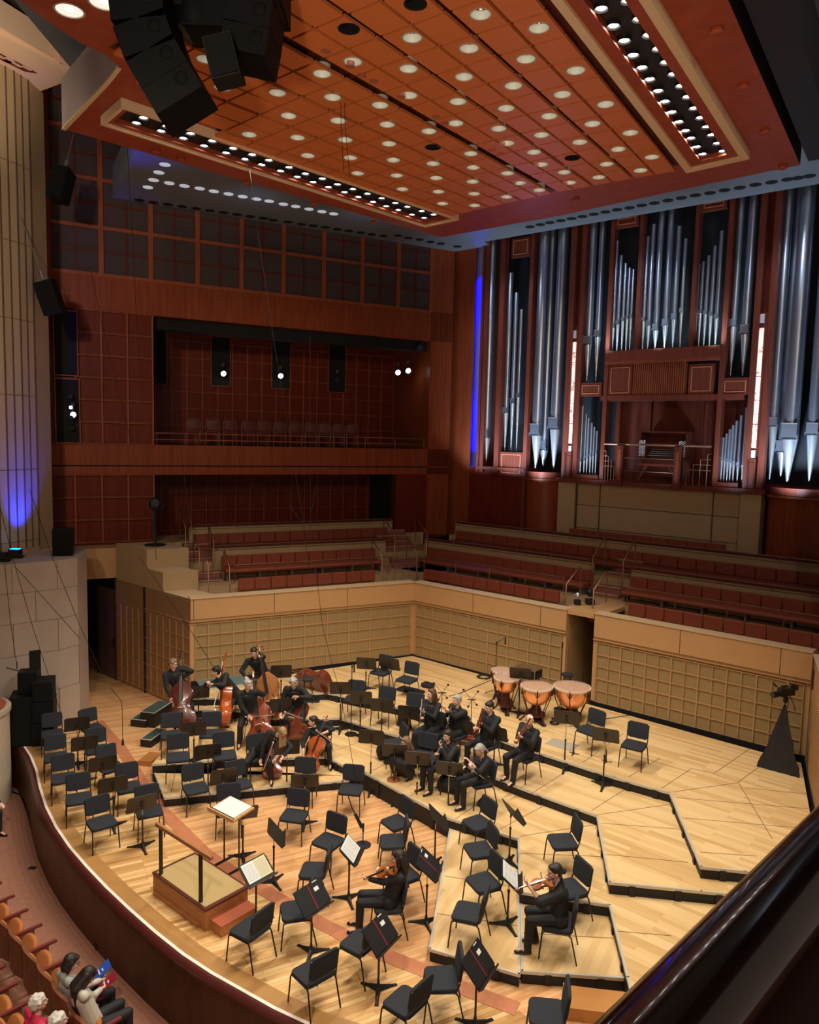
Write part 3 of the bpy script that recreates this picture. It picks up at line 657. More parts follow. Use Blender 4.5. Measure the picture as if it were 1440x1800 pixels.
dl += [(397,150),(366,97),(440,239),(512,200),(478,107),(845,18),(945,44),(700,250-250)]
cells = {}
for q in dl:
    p = P(*q, ZC); u, v = Ginv(p)
    if -.5 < u < 12.9 and v > 0:
        key = (int(math.floor(max(0, min(12.3, u)))), int(math.floor(v)))
        if key not in cells: cells[key] = (p, q)
NV = 14; NU = 13
ORD = ['first', 'second', 'third', 'fourth', 'fifth', 'sixth', 'seventh', 'eighth', 'ninth', 'tenth', 'eleventh', 'twelfth', 'thirteenth', 'fourteenth', 'fifteenth', 'sixteenth', 'seventeenth', 'eighteenth', 'nineteenth', 'twentieth', 'twenty-first', 'twenty-second', 'twenty-third', 'twenty-fourth', 'twenty-fifth', 'twenty-sixth', 'twenty-seventh', 'twenty-eighth', 'twenty-ninth', 'thirtieth']
HOLES = {}
dark_q = {(617, 43), (757/3+480, 1), (565+0, 255)}
for u in range(NU):
    w0, w1 = .05, .05
    if u % 2 == 0: w0 = .09
    else: w1 = .09
    if u == 6: w0 = .2
    if u == 5: w1 = .2
    mb = MB()
    for v in range(NV):
        c = [G(u+w0, v+.035), G(u+1-w1, v+.035), G(u+1-w1, v+.965), G(u+w0, v+.965)]
        cen = sum(c, Vector())/4
        if cen.y < 4.5 or (u == 12 and v > 9) or (u == 11 and v > 11) or (u == 10 and v > 12): continue
        if (u, v) in cells:
            p = cells[(u, v)][0]; p = cen+(p-cen)*(.25 if u in (5, 6) else .5); p.z = ZC; HOLES[(u, v)] = p.copy()
            r = .125; N = 16; circ = [p+Vector((math.cos(2*pi*i/N)*r, math.sin(2*pi*i/N)*r, 0)) for i in range(N)]
            # square ring: 16 points along the cell outline, matched by direction
            sq = []
            for i in range(N):
                dr_ = Vector((math.cos(2*pi*i/N), math.sin(2*pi*i/N), 0)); best = 1e9
                for k in range(4):
                    e0, e1 = c[k], c[(k+1) % 4]; e = e1-e0; den = dr_.x*e.y-dr_.y*e.x
                    if abs(den) > 1e-9:
                        t = ((e0.x-p.x)*e.y-(e0.y-p.y)*e.x)/den; s_ = ((e0.x-p.x)*dr_.y-(e0.y-p.y)*dr_.x)/den
                        if t > 0 and -1e-6 <= s_ <= 1+1e-6: best = min(best, t)
                sq.append(p+dr_*best)
            for k in range(4):   # snap the nearest ring point to each corner
                j = min(range(N), key=lambda i: (sq[i]-c[k]).length); sq[j] = c[k].copy()
            mb.add(circ+sq, [(i, (i+1) % N, N+(i+1) % N, N+i) for i in range(N)])
        else: mb.add(c, [(0, 1, 2, 3)])
        up = [q+Vector((0, 0, .05)) for q in c]; mb.add(c+up, [(i, (i+1) % 4, 4+(i+1) % 4, 4+i) for i in range(4)])
    if mb.v: mb.build('ceiling_panel_row', M['canopypanel'], root)
# groove backing a little above the panels
mb = MB()
for v in range(NV):
    um = 13.05 if v < 10 else (12.05 if v < 12 else (11.05 if v < 13 else 10.05))
    mb.add([G(-.08, v, ZF-.005), G(um, v, ZF-.005), G(um, v+1, ZF-.005), G(-.08, v+1, ZF-.005)], [(0, 1, 2, 3)])
mb.build('groove_backing', M['groove'], root)
# downlights (one can copied)
can = empty('downlight', (0, 0, 0), 0, 'round recessed downlight set in the orange canopy panels', 'ceiling light', 'downlights in the orange canopy panels')
mb = MB(); mb.lathe([(.125, 0), (.125, .113)], n=20, caps=False); mb.build('reflector_can', mat('can_white', (.75, .75, .68), .35), can, 60)
mb = MB(); mb.lathe([(.145, -.006), (.145, .0), (.125, .002), (.125, -.006), (.145, -.006)], n=20, caps=False); mb.build('rim', mat('can_rim', (.55, .4, .3), .5), can, 60)
mb = MB(); mb.lathe([(.124, .108), (.0, .109)], n=20, caps=False); mb.build('dark_top', M['void'], can)
mb = MB(); mb.lathe([(.03, .07), (.03, .1), (.0, .1)], n=12); mb.build('bulb', mat('can_bulb', (.9, .85, .7), .5, emit=(1, .9, .7), estr=5), can)
first = True
for key, (p, q) in cells.items():
    u, v = key
    if key not in HOLES: continue
    cc = HOLES[key]
    dk_ = any(abs(q[0]-a)+abs(q[1]-b_) < 6 for a, b_ in ((617, 43), (732, 1), (478, 107), (766, 255), (1009, 273)))
    if first: can.location = (cc.x, cc.y, ZC); first = False; c_ = can
    else: c_ = dup(can, (cc.x, cc.y, ZC))
    if dk_:
        for ch in c_.children: ch.data = ch.data.copy(); ch.data.materials[0] = M['void']
    c_['label'] = ('unlit dark' if dk_ else 'round bright')+' canopy downlight, %s row from the back, %s column from the right' % (ORD[v], ORD[u])
for n_, q in (('upper', (182, 6)), ('lower', (122, 20))):
    p = P(*q, ZF-.02); c_ = dup(can, (p.x, p.y, ZF-.016)); c_.scale = (1.35, 1.35, .13); c_['label'] = n_+' of two large bright downlights in the smooth red front frame, top left'; c_['group'] = 'downlights of the front frame'
    for ch in c_.children:
        if ch.name.startswith('dark_top'): ch.data = ch.data.copy(); ch.data.materials[0] = mat('pale_lens', (.8, .8, .75), .5, emit=(1, .95, .85), estr=.7)
# lamp slots
def slot(corners, inner, lamps, label, side):
    rt = empty('lamp_slot', (0, 0, 0), 0, label, 'lamp slot', 'lamp slots of the canopy')
    o = [P(x, y, ZC) for x, y in corners]; c = sum(o, Vector())/4
    def quadring(a0, a1, z0, z1, nm, m):
        mb = MB()
        for k in range(4):
            p0, p1 = o[k], o[(k+1) % 4]
            def ins(p, am):   # move towards inside by am metres along both sides
                i = o.index(p); e = (o[(i+1) % 4]-p).normalized(); f = (o[(i-1) % 4]-p).normalized(); return p+(e+f)*am
            a, b, cc2, d = ins(p0, a0), ins(p1, a0), ins(p1, a1), ins(p0, a1)
            lo = [Vector((q.x, q.y, z0)) for q in (a, b, cc2, d)]; hi = [Vector((q.x, q.y, z1)) for q in (a, b, cc2, d)]
            mb.add(lo+hi, [(0, 1, 2, 3), (7, 6, 5, 4), (0, 4, 5, 1), (1, 5, 6, 2), (2, 6, 7, 3), (3, 7, 4, 0)])
        mb.build(nm, m, rt)
    wd = (o[0]-o[1]).length
    quadring(0, inner[0], ZC-.03, ZF, 'cream_frame', M['cream'])
    quadring(inner[0], inner[1], ZC+.02, ZF, 'wood_frame', M['canopyframe'])
    mb = MB(); q = [o[k]+((o[(k+1) % 4]-o[k]).normalized()+(o[(k-1) % 4]-o[k]).normalized())*inner[1] for k in range(4)]
    mb.add([Vector((v.x, v.y, ZF-.01)) for v in q], [(0, 1, 2, 3)]); mb.build('slot_back', M['slotblack'], rt)
    return rt
M['slotblack'] = mat('slot_black', (.012, .012, .012), .45)
lampL = [(757,638),(720,665),(880,682),(850,707),(1005,720),(967,745),(1119,759),(1077,784),(1229,797),(1192,821),(1330,830),(1293,854),(1418,859),(1381,883)]
lampL = [(x/3, y/3) for x, y in lampL]+k3([(85,896),(40,915),(170,930),(128,946),(260,955),(211,973),(340,985),(293,1000),(421,1010),(377,1026),(498,1034),(450,1051),(572,1058),(528,1077),(645,1082),(596,1099),(709,1102),(661,1119),(784,1125),(732,1143),(847,1143),(797,1160)])
lampR = [(960+x/3, y/3) for x, y in [(430,28),(290,70),(489,123),(355,160),(540,207),(412,237),(590,278),(458,312),(631,348),(505,377),(671,410),(546,438),(710,472),(590,498),(745,529),(626,554),(780,588),(662,609),(814,638),(699,660),(846,685),(734,706),(873,727),(763,745),(903,771),(793,790),(932,812),(825,828)]]
slot([(177, 217), (213, 185), (807, 385), (747, 398)], (.06, .17), lampL, 'lamp slot with a cream frame along the left side of the canopy', 0)
slot([(925, -60), (1110, -60), (1318, 277), (1207, 302)], (.14, .34), lampR, 'wide lamp slot with a cream frame along the right side of the canopy', 1)
lp = empty('stage_lamp', (0, 0, 0), 0, 'small bright round lamp in the black canopy slots', 'lamp', 'lamps in the canopy slots')
mb = MB(); mb.lathe([(.085, .0), (.09, -.05), (.085, -.05), (.065, -.02)], n=14, caps=False); mb.lathe([(.088, 0), (.0, .001)], n=14, caps=False); mb.build('housing', M['black'], lp, 50)
mb = MB(); mb.lathe([(.0, -.035), (.06, -.03), (.06, -.012)], n=12, caps=False); mb.build('lens', mat('lamp_lens', (1, 1, 1), .4, emit=(1, .97, .9), estr=30), lp)
for i, q in enumerate(lampL+lampR):
    p = P(*q, ZC+.02); loc = (p.x, p.y, ZF-.012)
    if i == 0: lp.location = loc; c_ = lp
    else: c_ = dup(lp, loc)
    j = i if i < len(lampL) else i-len(lampL)
    c_['label'] = '%s lamp in the %s row of the %s' % (ORD[j//2], 'inner' if j % 2 == 0 else 'outer', 'left canopy slot, counted from its left end' if i < len(lampL) else 'right canopy slot, counted from the top')
# small copper-coloured sprinkler cups on the wooden rim
cup = None
for q in [(820/3, 790/3), (957/3, 833/3), (1303/3, 955/3), (480+215/3, 1066/3), (480+530/3, 1165/3), (1260, 50), (1307, 148), (1345, 228), (1376, 291), (1013, 349), (898+140, 349-0)][:10]:
    p = P(*q, ZF); mb = MB(); mb.lathe([(.07, .0), (.085, -.05), (.06, -.07), (.0, -.07)], n=12, caps=False)
    if cup is None: cup = mb.build('sprinkler_cup', M['canopyframe'], None, 40); tag(cup, 'small red cup on the wooden underside rim of the canopy', 'ceiling fitting', 'red cups on the canopy rim'); cup.location = (p.x, p.y, ZF); NC = 0
    if cup.users > 99: pass
    if NC: c = cup.copy(); COL.objects.link(c); c.location = (p.x, p.y, ZF); c['label'] = 'small red cup on the canopy rim, '+ORD[NC]+(' from the left' if NC < 5 else  ' from the left slot round')
    NC += 1
# fittings along the central groove
k = None; KN = 0
for q in k1([(45,107),(200,203),(275,258),(350,296),(522,396),(742,520),(800,561),(1098,733),(1152,758)]):
    p = P(*q, ZC); mb = MB(); mb.lathe([(.07, .05), (.07, -.01), (.0, -.012)], n=12, caps=False)
    if k is None: k = mb.build('groove_fitting', mat('salmon_disc', (.45, .13, .08), .5), None, 40); tag(k, 'flat round disc in the middle groove of the canopy', 'ceiling fitting', 'discs in the central canopy groove'); k.location = (p.x, p.y, ZC)
    else: c = k.copy(); COL.objects.link(c); c.location = (p.x, p.y, ZC); KN += 1; c['label'] = 'flat round disc in the middle canopy groove, %s from the top left' % ORD[KN]
# recessed openings in the grey ceiling
rows = [(735,1055),(808,1067),(885,1077),(960,1088),(1035,1099),(1108,1110),(1180,1120),(1250,1131),(1320,1141),(1390,1150)]
hole = [(x/3, y/3) for x, y in rows]+k3([(0,1160),(80,1170),(150,1182),(213,1190),(277,1198),(340,1208),(400,1217),(463,1226),(520,1235),(583,1243)])+[(738, 421), (757, 425), (775, 428), (804, 433), (700, 414), (718, 418)]
hole += [(960+x/3, y/3) for x, y in [(1275,945),(1190,960),(1105,973),(1022,989),(942,1002),(865,1017),(788,1029),(714,1043),(643,1056),(572,1070),(505,1082),(440,1095),(375,1105),(313,1117),(252,1129),(192,1141),(135,1152),(78,1163),(20,1173)]]+[(950, 394.7), (932, 398.5), (1403, 312.5), (1423, 309)]
lit = [(x/3, y/3) for x, y in [(870,867),(838,909),(810,949),(780,987),(893,965),(973,980),(1053,993),(1128,1008),(1205,1022),(1280,1036),(1353,1049),(1420,1060)]]+k3([(55,1076),(120,1088),(190,1102),(258,1115),(320,1127)])
def discs(pl, name, m, label, grp, r):
    o = None
    for q in pl:
        p = P(*q, ZGREY); mb = MB()
        if o is None:
            mb.lathe([(r, .0), (r*.96, -.012), (.0, -.013)], n=16, caps=False); o = mb.build(name, m, None, 30); tag(o, label, 'ceiling opening', grp); o.location = (p.x, p.y, ZGREY-.002)
        else: c = o.copy(); COL.objects.link(c); c.location = (p.x, p.y, ZGREY-.002); i_ = len([1 for z_ in COL.objects if z_.name.startswith(name)])-1; c['label'] = ('dark ceiling opening' if 'dark' in label else 'pale ceiling downlight')+', %s %s' % (ORD[i_ % 26], ('from the left end' if i_ < 26 else 'from the right end above the organ'))
discs(hole, 'round_ceiling_opening', M['void'], 'dark round opening along the edge of the blue-grey ceiling', 'dark round openings in the blue-grey ceiling', .15)
discs(lit, 'lit_ceiling_opening', mat('pale_disc', (.7, .75, .78), .5, emit=(.8, .9, 1), estr=.35), 'pale round downlight in the second row of the blue-grey ceiling', 'pale round downlights in the blue-grey ceiling', .14)
# ================================================================== ORGAN
def c6(x, y): return (800+x/3.215, 340+y/3.215)
def c7(x, y): return (1100+x/3.215, 340+y/3.215)
DO = 5.0
org = empty('pipe_organ', (0, 0, 0), 0, 'large pipe organ with silver pipes in a dark red mahogany case', 'organ')
def opx(q, d=DO): return FR.px(q[0], q[1], d)
def obox(name, q0, q1, d0, d1, m, z0=None, z1=None, parent=org):
    a = opx(q0, d0); b = opx(q1, d0); s0, s1 = sorted((a[0], b[0])); y0, y1 = sorted((a[1], b[1]))
    mb = MB(); mb.fbox(FR, s0, s1, d0, d1, y0 if z0 is None else z0, y1 if z1 is None else z1); return mb.build(name, m, parent)
mb = MB(); mb.fbox(FR, -1.2, 13, DO+1.1, DO+1.2, 6.3, 14.9); mb.build('back_board', mat('organ_dark_back', (.012, .014, .02), .5), org)
mb = MB(); mb.fbox(FR, -1.25, -1.15, DO-.1, DO+1.1, 6.3, 14.6); mb.build('side_board', M['organwood'], org)
ZT = 14.6
def post(qb0, qb1, zb=None, zt=ZT, d0=DO-.12, d1=DO+.15, parent=org, panelled=False):
    a = opx(qb0, d0); b = opx(qb1, d0); mb = MB(); z = a[1] if zb is None else zb
    mb.fbox(FR, a[0], b[0], d0, d1, z, zt); return mb.build('post', M['organwood'], parent), a[0], b[0]
post(c6(135, 1570), c6(155, 1570), 6.3); post(c6(215, 1590), c6(240, 1590), 6.3); post(c6(378, 1600), c6(398, 1600), 4.0)
post(c6(598, 1620), c6(628, 1620), 6.15); post(c6(660, 1620), c6(682, 1620), 6.15)
post(c6(813, 1620), c6(835, 1620), 6.2); post(c6(1008, 905), c6(1030, 900), 10.3)
post(c7(352, 890), c7(375, 890), 10.3); post(c7(487, 1650), c7(515, 1650), 6.2)
post(c7(655, 1690), c7(690, 1690), 6.15); post(c7(735, 1690), c7(770, 1690), 6.15)
# strips of lit translucent stone between two posts
stone_m = mat('lit_onyx', (.85, .75, .68), .4, emit=(1, .82, .72), estr=.62); nt = stone_m.node_tree; b = nt.nodes['Principled BSDF']
tc = nt.nodes.new('ShaderNodeTexCoord'); vo = nt.nodes.new('ShaderNodeTexVoronoi'); vo.feature = 'DISTANCE_TO_EDGE'; vo.inputs['Scale'].default_value = 3
nz = nt.nodes.new('ShaderNodeTexNoise'); nz.inputs['Scale'].default_value = 5; ad = nt.nodes.new('ShaderNodeMix'); ad.data_type = 'RGBA'; ad.inputs[0].default_value = .35
nt.links.new(tc.outputs['Object'], nz.inputs['Vector']); nt.links.new(tc.outputs['Object'], ad.inputs[6]); nt.links.new(nz.outputs['Color'], ad.inputs[7]); nt.links.new(ad.outputs[2], vo.inputs['Vector'])
cr = nt.nodes.new('ShaderNodeValToRGB'); cr.color_ramp.elements[0].color = (.35, .16, .10, 1); cr.color_ramp.elements[1].color = (1, .80, .70, 1); cr.color_ramp.elements[1].position = .05
nt.links.new(vo.outputs['Distance'], cr.inputs[0]); nt.links.new(cr.outputs[0], b.inputs['Emission Color']); nt.links.new(cr.outputs[0], b.inputs['Base Color'])
for cv, xs, top, bot, cap0, cap1, slot0 in ((c6, (634, 664), 840, 1415, (785, 820), (1435, 1468), (200, 750)), (c7, (706, 740), 760, 1440, (695, 735), (1465, 1500), (40, 660))):
    x0, x1 = xs; a = opx(cv(x0, bot)); bq = opx(cv(x1, bot)); s0, s1 = a[0], bq[0]; zb = a[1]
    sx = (x0+x1)/2+ (28 if cv is c6 else 42); zt = opx(cv(sx, top))[1]
    mb = MB(); mb.fbox(FR, s0-.06, s1+.06, DO-.02, DO+.1, 6.15, 11.15); mb.build('strip_board', M['organwood'], org)
    mb = MB(); mb.fbox(FR, s0-.06, s1+.06, DO+.4, DO+.5, 11.15, ZT); mb.build('dark_slot', M['darkred'], org)
    sl = None; n = 5; zs = [zb+(zt-zb)*k/n for k in range(n+1)]
    for k in range(n):
        mb = MB(); mb.fbox(FR, s0+.01, s1-.01, DO-.07, DO-.02, zs[k]+.01, zs[k+1]-.01); mb.build('stone_slab', stone_m, org)
    for c_ in (cap0, cap1):
        za = opx(cv((x0+x1)/2 + (30 if c_ is cap0 else 0), c_[1]))[1]; mb = MB(); mb.fbox(FR, s0+.01, s1-.01, DO-.08, DO-.02, za, za+.24); mb.build('square_inset', mat('pale_inset', (.62, .56, .58), .5), org)
    mb = MB(); 
    for q in ((s0, s0+.015, 6.35, 7.0), (s1-.015, s1, 6.35, 7.0), (s0, s1, 6.35, 6.365), (s0, s1, 6.985, 7.0)): mb.fbox(FR, q[0], q[1], DO-.135, DO-.12, q[2], q[3])
    mb.fbox(FR, s0-.03, s1+.03, DO-.12, DO-.02, 6.2, 7.1); mb.build('base_panel', M['organwood'], org)
# panels and mouldings
def framed(name, q0, q1, d=DO-.08, inset=.08, m=None):
    a = opx(q0, d); b = opx(q1, d); s0, s1 = sorted((a[0], b[0])); z0, z1 = sorted((a[1], b[1])); mb = MB()
    mb.fbox(FR, s0, s1, d, d+.15, z0, z1, 0); i = inset
    for q in ((s0+i, s1-i, z0+i, z0+i+.02), (s0+i, s1-i, z1-i-.02, z1-i), (s0+i, s0+i+.02, z0+i, z1-i), (s1-i-.02, s1-i, z0+i, z1-i)): mb.fbox(FR, q[0], q[1], d-.012, d, q[2], q[3], 1)
    return mb.build(name, [m or M['organwood'], mat('gilt_line', (.55, .22, .10), .4)], org)
framed('lower_panel', c6(250, 1590), c6(383, 1465)); framed('upper_panel', c6(318, 365), c6(425, 240))
framed('upper_panel', c6(905, 200), c6(1040, 110)); framed('upper_panel', c7(425, 105), c7(575, 20))
framed('shelf_panel', c6(703, 1148), c6(830, 1068)); framed('shelf_panel', c7(540, 1140), c7(700, 1040))
framed('case_panel', c6(862, 1145), c6(1005, 965)); framed('case_panel', c7(350, 1135), c7(505, 960))
obox('ribbed_panel', c6(1005, 1145), c7(352, 955), DO-.05, DO+.1, M['organwood'])
a = opx(c6(1008, 1140)); b_ = opx(c7(350, 960)); mb = MB(); s = a[0]
while s < b_[0]: mb.fbox(FR, s, s+.03, DO-.08, DO-.05, 8.95, 9.9); s += .065
mb.build('rib', M['rib'], org)
obox('chest_moulding', c6(845, 965), c7(530, 925), DO-.25, DO+.5, M['organwood'], 9.98, 10.30)
obox('chest_moulding', c6(845, 965), c7(530, 925), DO-.18, DO+.5, M['rib'], 9.9, 9.98)
mb = MB(); mb.fbox(FR, 3.45, 7.8, DO-.1, DO+.6, 8.78, 8.93); mb.build('case_rail', M['organwood'], org)
mb = MB(); mb.fbox(FR, 2.05, 8.55, DO-.2, DO+.9, 6.12, 6.26); mb.build('sill', M['organwood'], org)
mb = MB(); mb.fbox(FR, -1.2, .8, DO-.15, DO+.9, 6.40, 6.5); mb.fbox(FR, 2.73, 3.5, DO-.1, DO+.5, 6.26, 6.40); mb.fbox(FR, 7.1, 7.8, DO-.1, DO+.5, 6.26, 6.40); mb.build('sill', M['organwood'], org)
# recess behind the console
mb = MB(); mb.fbox(FR, 3.5, 7.75, DO+1.0, DO+1.08, 6.2, 8.9)
for s in (3.6, 4.6, 6.4, 7.2): mb.fbox(FR, s, s+.12, DO+.92, DO+1.0, 6.2, 8.9)
mb.build('recess_panel', M['organwood'], org)
# half-round drum bases
for s0, s1, z0, z1 in ((.82, 2.08, 4.2, 6.42), (8.6, 10.9, 3.9, 6.35)):
    for zz0, zz1, mm in ((z0, z1-.28, M['redwood']), (z1-.28, z1-.22, M['rib']), (z1-.22, z1, M['organwood'])):
        pts = []; c = (s0+s1)/2; r = (s1-s0)/2; e = .06 if mm is M['rib'] else .0
        for k in range(15):
            t = pi*k/14; q = FR.p(c+math.cos(t)*(r+e), DO+.1-math.sin(t)*(.55+e), 0); pts.append((q.x, q.y))
        mb = MB(); mb.prism(pts, zz0, zz1); mb.build('drum_base', mm, org, 30)
# ---- the pipes
def pipe(ctop, cmouth, ctip, wpx, d, cv, ceiling=False):
    mx = cv(*cmouth); tp = cv(*ctip); s, zm = opx(mx, d); s2, zt = opx(tp, d)
    Zd = (FR.p(s, d, zm)-CAM).dot(_F); r = max(.02, wpx/3.215*Zd/FPX/2)
    if ceiling: ztop = ZT-.02
    else: ztop = opx(cv(*ctop), d)[1]
    o = FR.p(s, d, 0); ang = math.atan2(FR.u.y, FR.u.x); n = 14
    mouth_h = r*2.1
    mb = MB(); zb = zm-mouth_h        # bottom of the body (the languid), foot cone below
    c = Vector((o.x, o.y, 0)); front = -FR.n
    mb.lathe([(r, zb), (r, ztop)], c=c, n=n, caps=True)
    # mouth: bright flattened shield and a dark slit
    w = r*1.25
    def fb(s0, s1, dd0, dd1, z0, z1, mi=0): mb.fbox(FR, s+s0, s+s1, d+dd0, d+dd1, z0, z1, mi)
    mb.mi = [0]*len(mb.f)
    fb(-w*.75, w*.75, -r*1.04, -r*.6, zb+r*.3, zm, 0)
    fb(-w*.78, w*.78, -r*1.12, -r*.8, zm, zm+r*.10, 2)
    fb(-w*.72, w*.72, -r*1.07, -r*.9, zb+r*.05, zb+r*.22, 1)
    fb(-w*.88, -w*.75, -r*1.1, -r*.5, zb+r*.05, zb+r*.6, 0); fb(w*.75, w*.88, -r*1.1, -r*.5, zb+r*.05, zb+r*.6, 0)
    mb.lathe([(max(.015, r*.16), zt), (r*.98, zb)], c=c, n=n, mi=2)
    return mb.build('pipe', [M['pipe'], M['black'], M['pipebright']], org, 40)
M['pipebright'] = mat('floodlit_tin', (.75, .78, .8), .25, .8)  # paler tin for feet and lips, light from below put into the colour
d0 = DO+.12
P6 = [((222,0),(180,1335),(184,1540),46,1,d0),((322,450),(290,1210),(287,1455),30,0,d0),((355,562),(327,1160),(322,1455),25,0,d0),((380,655),(359,1130),(355,1455),20,0,d0),
 ((472,297),(422,1290),(430,1550),30,0,d0+.2),((520,0),(466,1305),(470,1555),62,1,d0),((545,0),(505,1400),(505,1540),50,1,d0+.35),((610,0),(570,1270),(558,1555),62,1,d0),
 ((790,0),(756,810),(756,1060),44,1,d0),((835,0),(809,775),(802,1060),36,1,d0+.1),
 ((925,268),(895,735),(891,908),24,0,d0),((945,350),(923,718),(919,908),22,0,d0),((968,395),(951,700),(945,905),20,0,d0),((990,422),(975,692),(969,903),18,0,d0),((1012,430),(997,685),(990,902),17,0,d0),
 ((727,1200),(710,1500),(708,1580),14,0,d0),((747,1245),(731,1494),(728,1582),14,0,d0),((768,1270),(747,1482),(744,1584),13,0,d0),((782,1297),(766,1474),(762,1586),13,0,d0),((796,1320),(782,1468),(779,1588),12,0,d0),((806,1343),(798,1462),(794,1590),11,0,d0)]
for t, m_, f_, w_, ce, dd in P6: pipe(t, m_, f_, w_, dd, c6, bool(ce))
P7 = [((115,315),(93,665),(90,895),16,0,d0+.1),((133,245),(104,700),(103,895),22,0,d0),((165,175),(132,720),(134,893),27,0,d0-.03),((210,0),(173,740),(175,890),34,1,d0-.1),((258,0),(228,712),(224,887),34,1,d0-.1),((302,187),(277,682),(268,885),29,0,d0-.03),((338,257),(320,647),(305,885),24,0,d0),
 ((418,398),(400,655),(390,880),19,0,d0),((446,385),(424,657),(415,880),19,0,d0),((476,352),(453,661),(443,878),21,0,d0),((510,297),(484,669),(475,877),22,0,d0),((549,212),(517,680),(512,875),26,0,d0),
 ((660,0),(613,712),(602,1030),40,1,d0),((728,0),(679,747),(668,1030),48,1,d0),
 ((945,0),(838,1268),(843,1618),48,1,d0+.15),((1040,0),(937,1303),(927,1628),84,1,d0),((985,0),(890,1400),(885,1600),60,1,d0+.4),((1093,0),(1062,1300),(1036,1628),64,1,d0+.1),
 ((552,1378),(546,1490),(537,1625),15,0,d0),((568,1357),(562,1494),(553,1627),15,0,d0),((587,1333),(579,1498),(572,1628),16,0,d0),((605,1310),(595,1503),(590,1629),17,0,d0),((627,1285),(613,1512),(608,1630),17,0,d0),((653,1255),(637,1520),(631,1630),18,0,d0),((675,1210),(662,1535),(655,1630),14,0,d0+.1)]
for t, m_, f_, w_, ce, dd in P7: pipe(t, m_, f_, w_, dd, c7, bool(ce))
# ---- console, its bench and the railing (zoom of 1040,600 at 5.14x)
def c8(x, y): return (1040+x/5.143, 600+y/5.143)
ang = math.atan2(FR.u.y, FR.u.x)
sc, _z = opx(c8(640, 1200), DO+.25)
con = empty('organ_console', FR.p(sc, DO+.4, 6.26), ang, 'red wooden organ console with white stop knobs and black keyboards', 'organ console')
mb = MB(); mb.box((0, .35, .62), (1.5, .45, 1.24)); mb.box((-.62, -.05, 1.0), (.22, .5, .5)); mb.box((.62, -.05, 1.0), (.22, .5, .5)); mb.box((0, .1, 1.56), (1.5, .7, .04)); mb.box((-.72, .1, 1.2), (.04, .7, .75)); mb.box((.72, .1, 1.2), (.04, .7, .75)); mb.box((0, .4, 1.3), (1.4, .05, .6)); mb.build('case', M['organwood'], con)
mb = MB(); mb.box((.15, .2, 1.12), (.5, .03, .22)); mb.build('music_desk', M['black'], con)
for k in range(4):
    mb = MB(); mb.box((0, -.18+.1*k, .82+.06*k), (.95, .1, .03), None, 0); mb.box((0, -.20+.1*k, .84+.06*k), (.95, .05, .012), None, 1); mb.build('keyboard', [M['black'], M['ivory']] if 'ivory' in M else [M['black'], mat('ivory_keys', (.7, .65, .58), .4)], con)
for sx in (-1, 1):
    mb = MB()
    for i in range(4):
        for j in range(9): mb.lathe([(.018, 0), (.02, .04), (.0, .045)], c=(sx*.62-.075+.05*i, -.3, .82+.055*j+(.025 if i % 2 else 0)), ax=(0, -1, 0), n=6)
    tag(mb.build('stop_knobs', M['white'], con), kind='stuff')
bch = empty('organ_bench', FR.p(sc, DO-.15+.0, 6.26), ang, 'low wooden organ bench with splayed legs behind the railing', 'bench')
mb = MB(); mb.box((0, .0, .56), (1.15, .34, .06)); mb.build('seat', M['organwood'], bch)
for sx in (-1, 1):
    mb = MB(); mb.path([(sx*.35, 0, .54), (sx*.5, 0, .3), (sx*.62, 0, .02)], .045, 6); mb.build('leg', M['organwood'], bch, 50)
rl = empty('organ_railing', (0, 0, 0), 0, 'brass railing with two panelled wooden posts in front of the organ console', 'railing')
a = opx(c8(120, 965), DO-.2); b = opx(c8(1085, 990), DO-.2)
mb = MB(); mb.tube(FR.p(a[0], DO-.22, 7.42), FR.p(b[0], DO-.22, 7.42), .035, n=8); mb.build('top_rail', M['brass'], rl, 50)
sp0 = opx(c8(250, 1290), DO-.2)[0]; sp1 = opx(c8(775, 1300), DO-.2)[0]
for s in (sp0, sp1): mb = MB(); mb.fbox(FR, s-.11, s+.11, DO-.3, DO-.16, 6.12, 7.38, 0); mb.fbox(FR, s-.05, s+.05, DO-.31, DO-.30, 6.3, 7.25, 1); mb.build('post', [M['organwood'], M['rib']], rl)
for z in (6.6, 7.0): mb = MB(); mb.tube(FR.p(sp0, DO-.22, z), FR.p(sp1, DO-.22, z), .014, n=6); mb.build('rail', M['brass'], rl)
for s0, s1, st in ((sp1+.15, b[0], 1), (a[0], sp0-.15, -1)):
    for k in range(4):
        s = s0+(s1-s0)*(k+.5)/4; zt = 7.2-.16*(3-k if st > 0 else k); mb = MB(); mb.path([FR.p(s, DO-.2, 6.26), FR.p(s, DO-.2, zt), FR.p(s1 if st > 0 else s0, DO-.2, zt)], .014, 6); mb.build('baluster', M['brass'], rl)
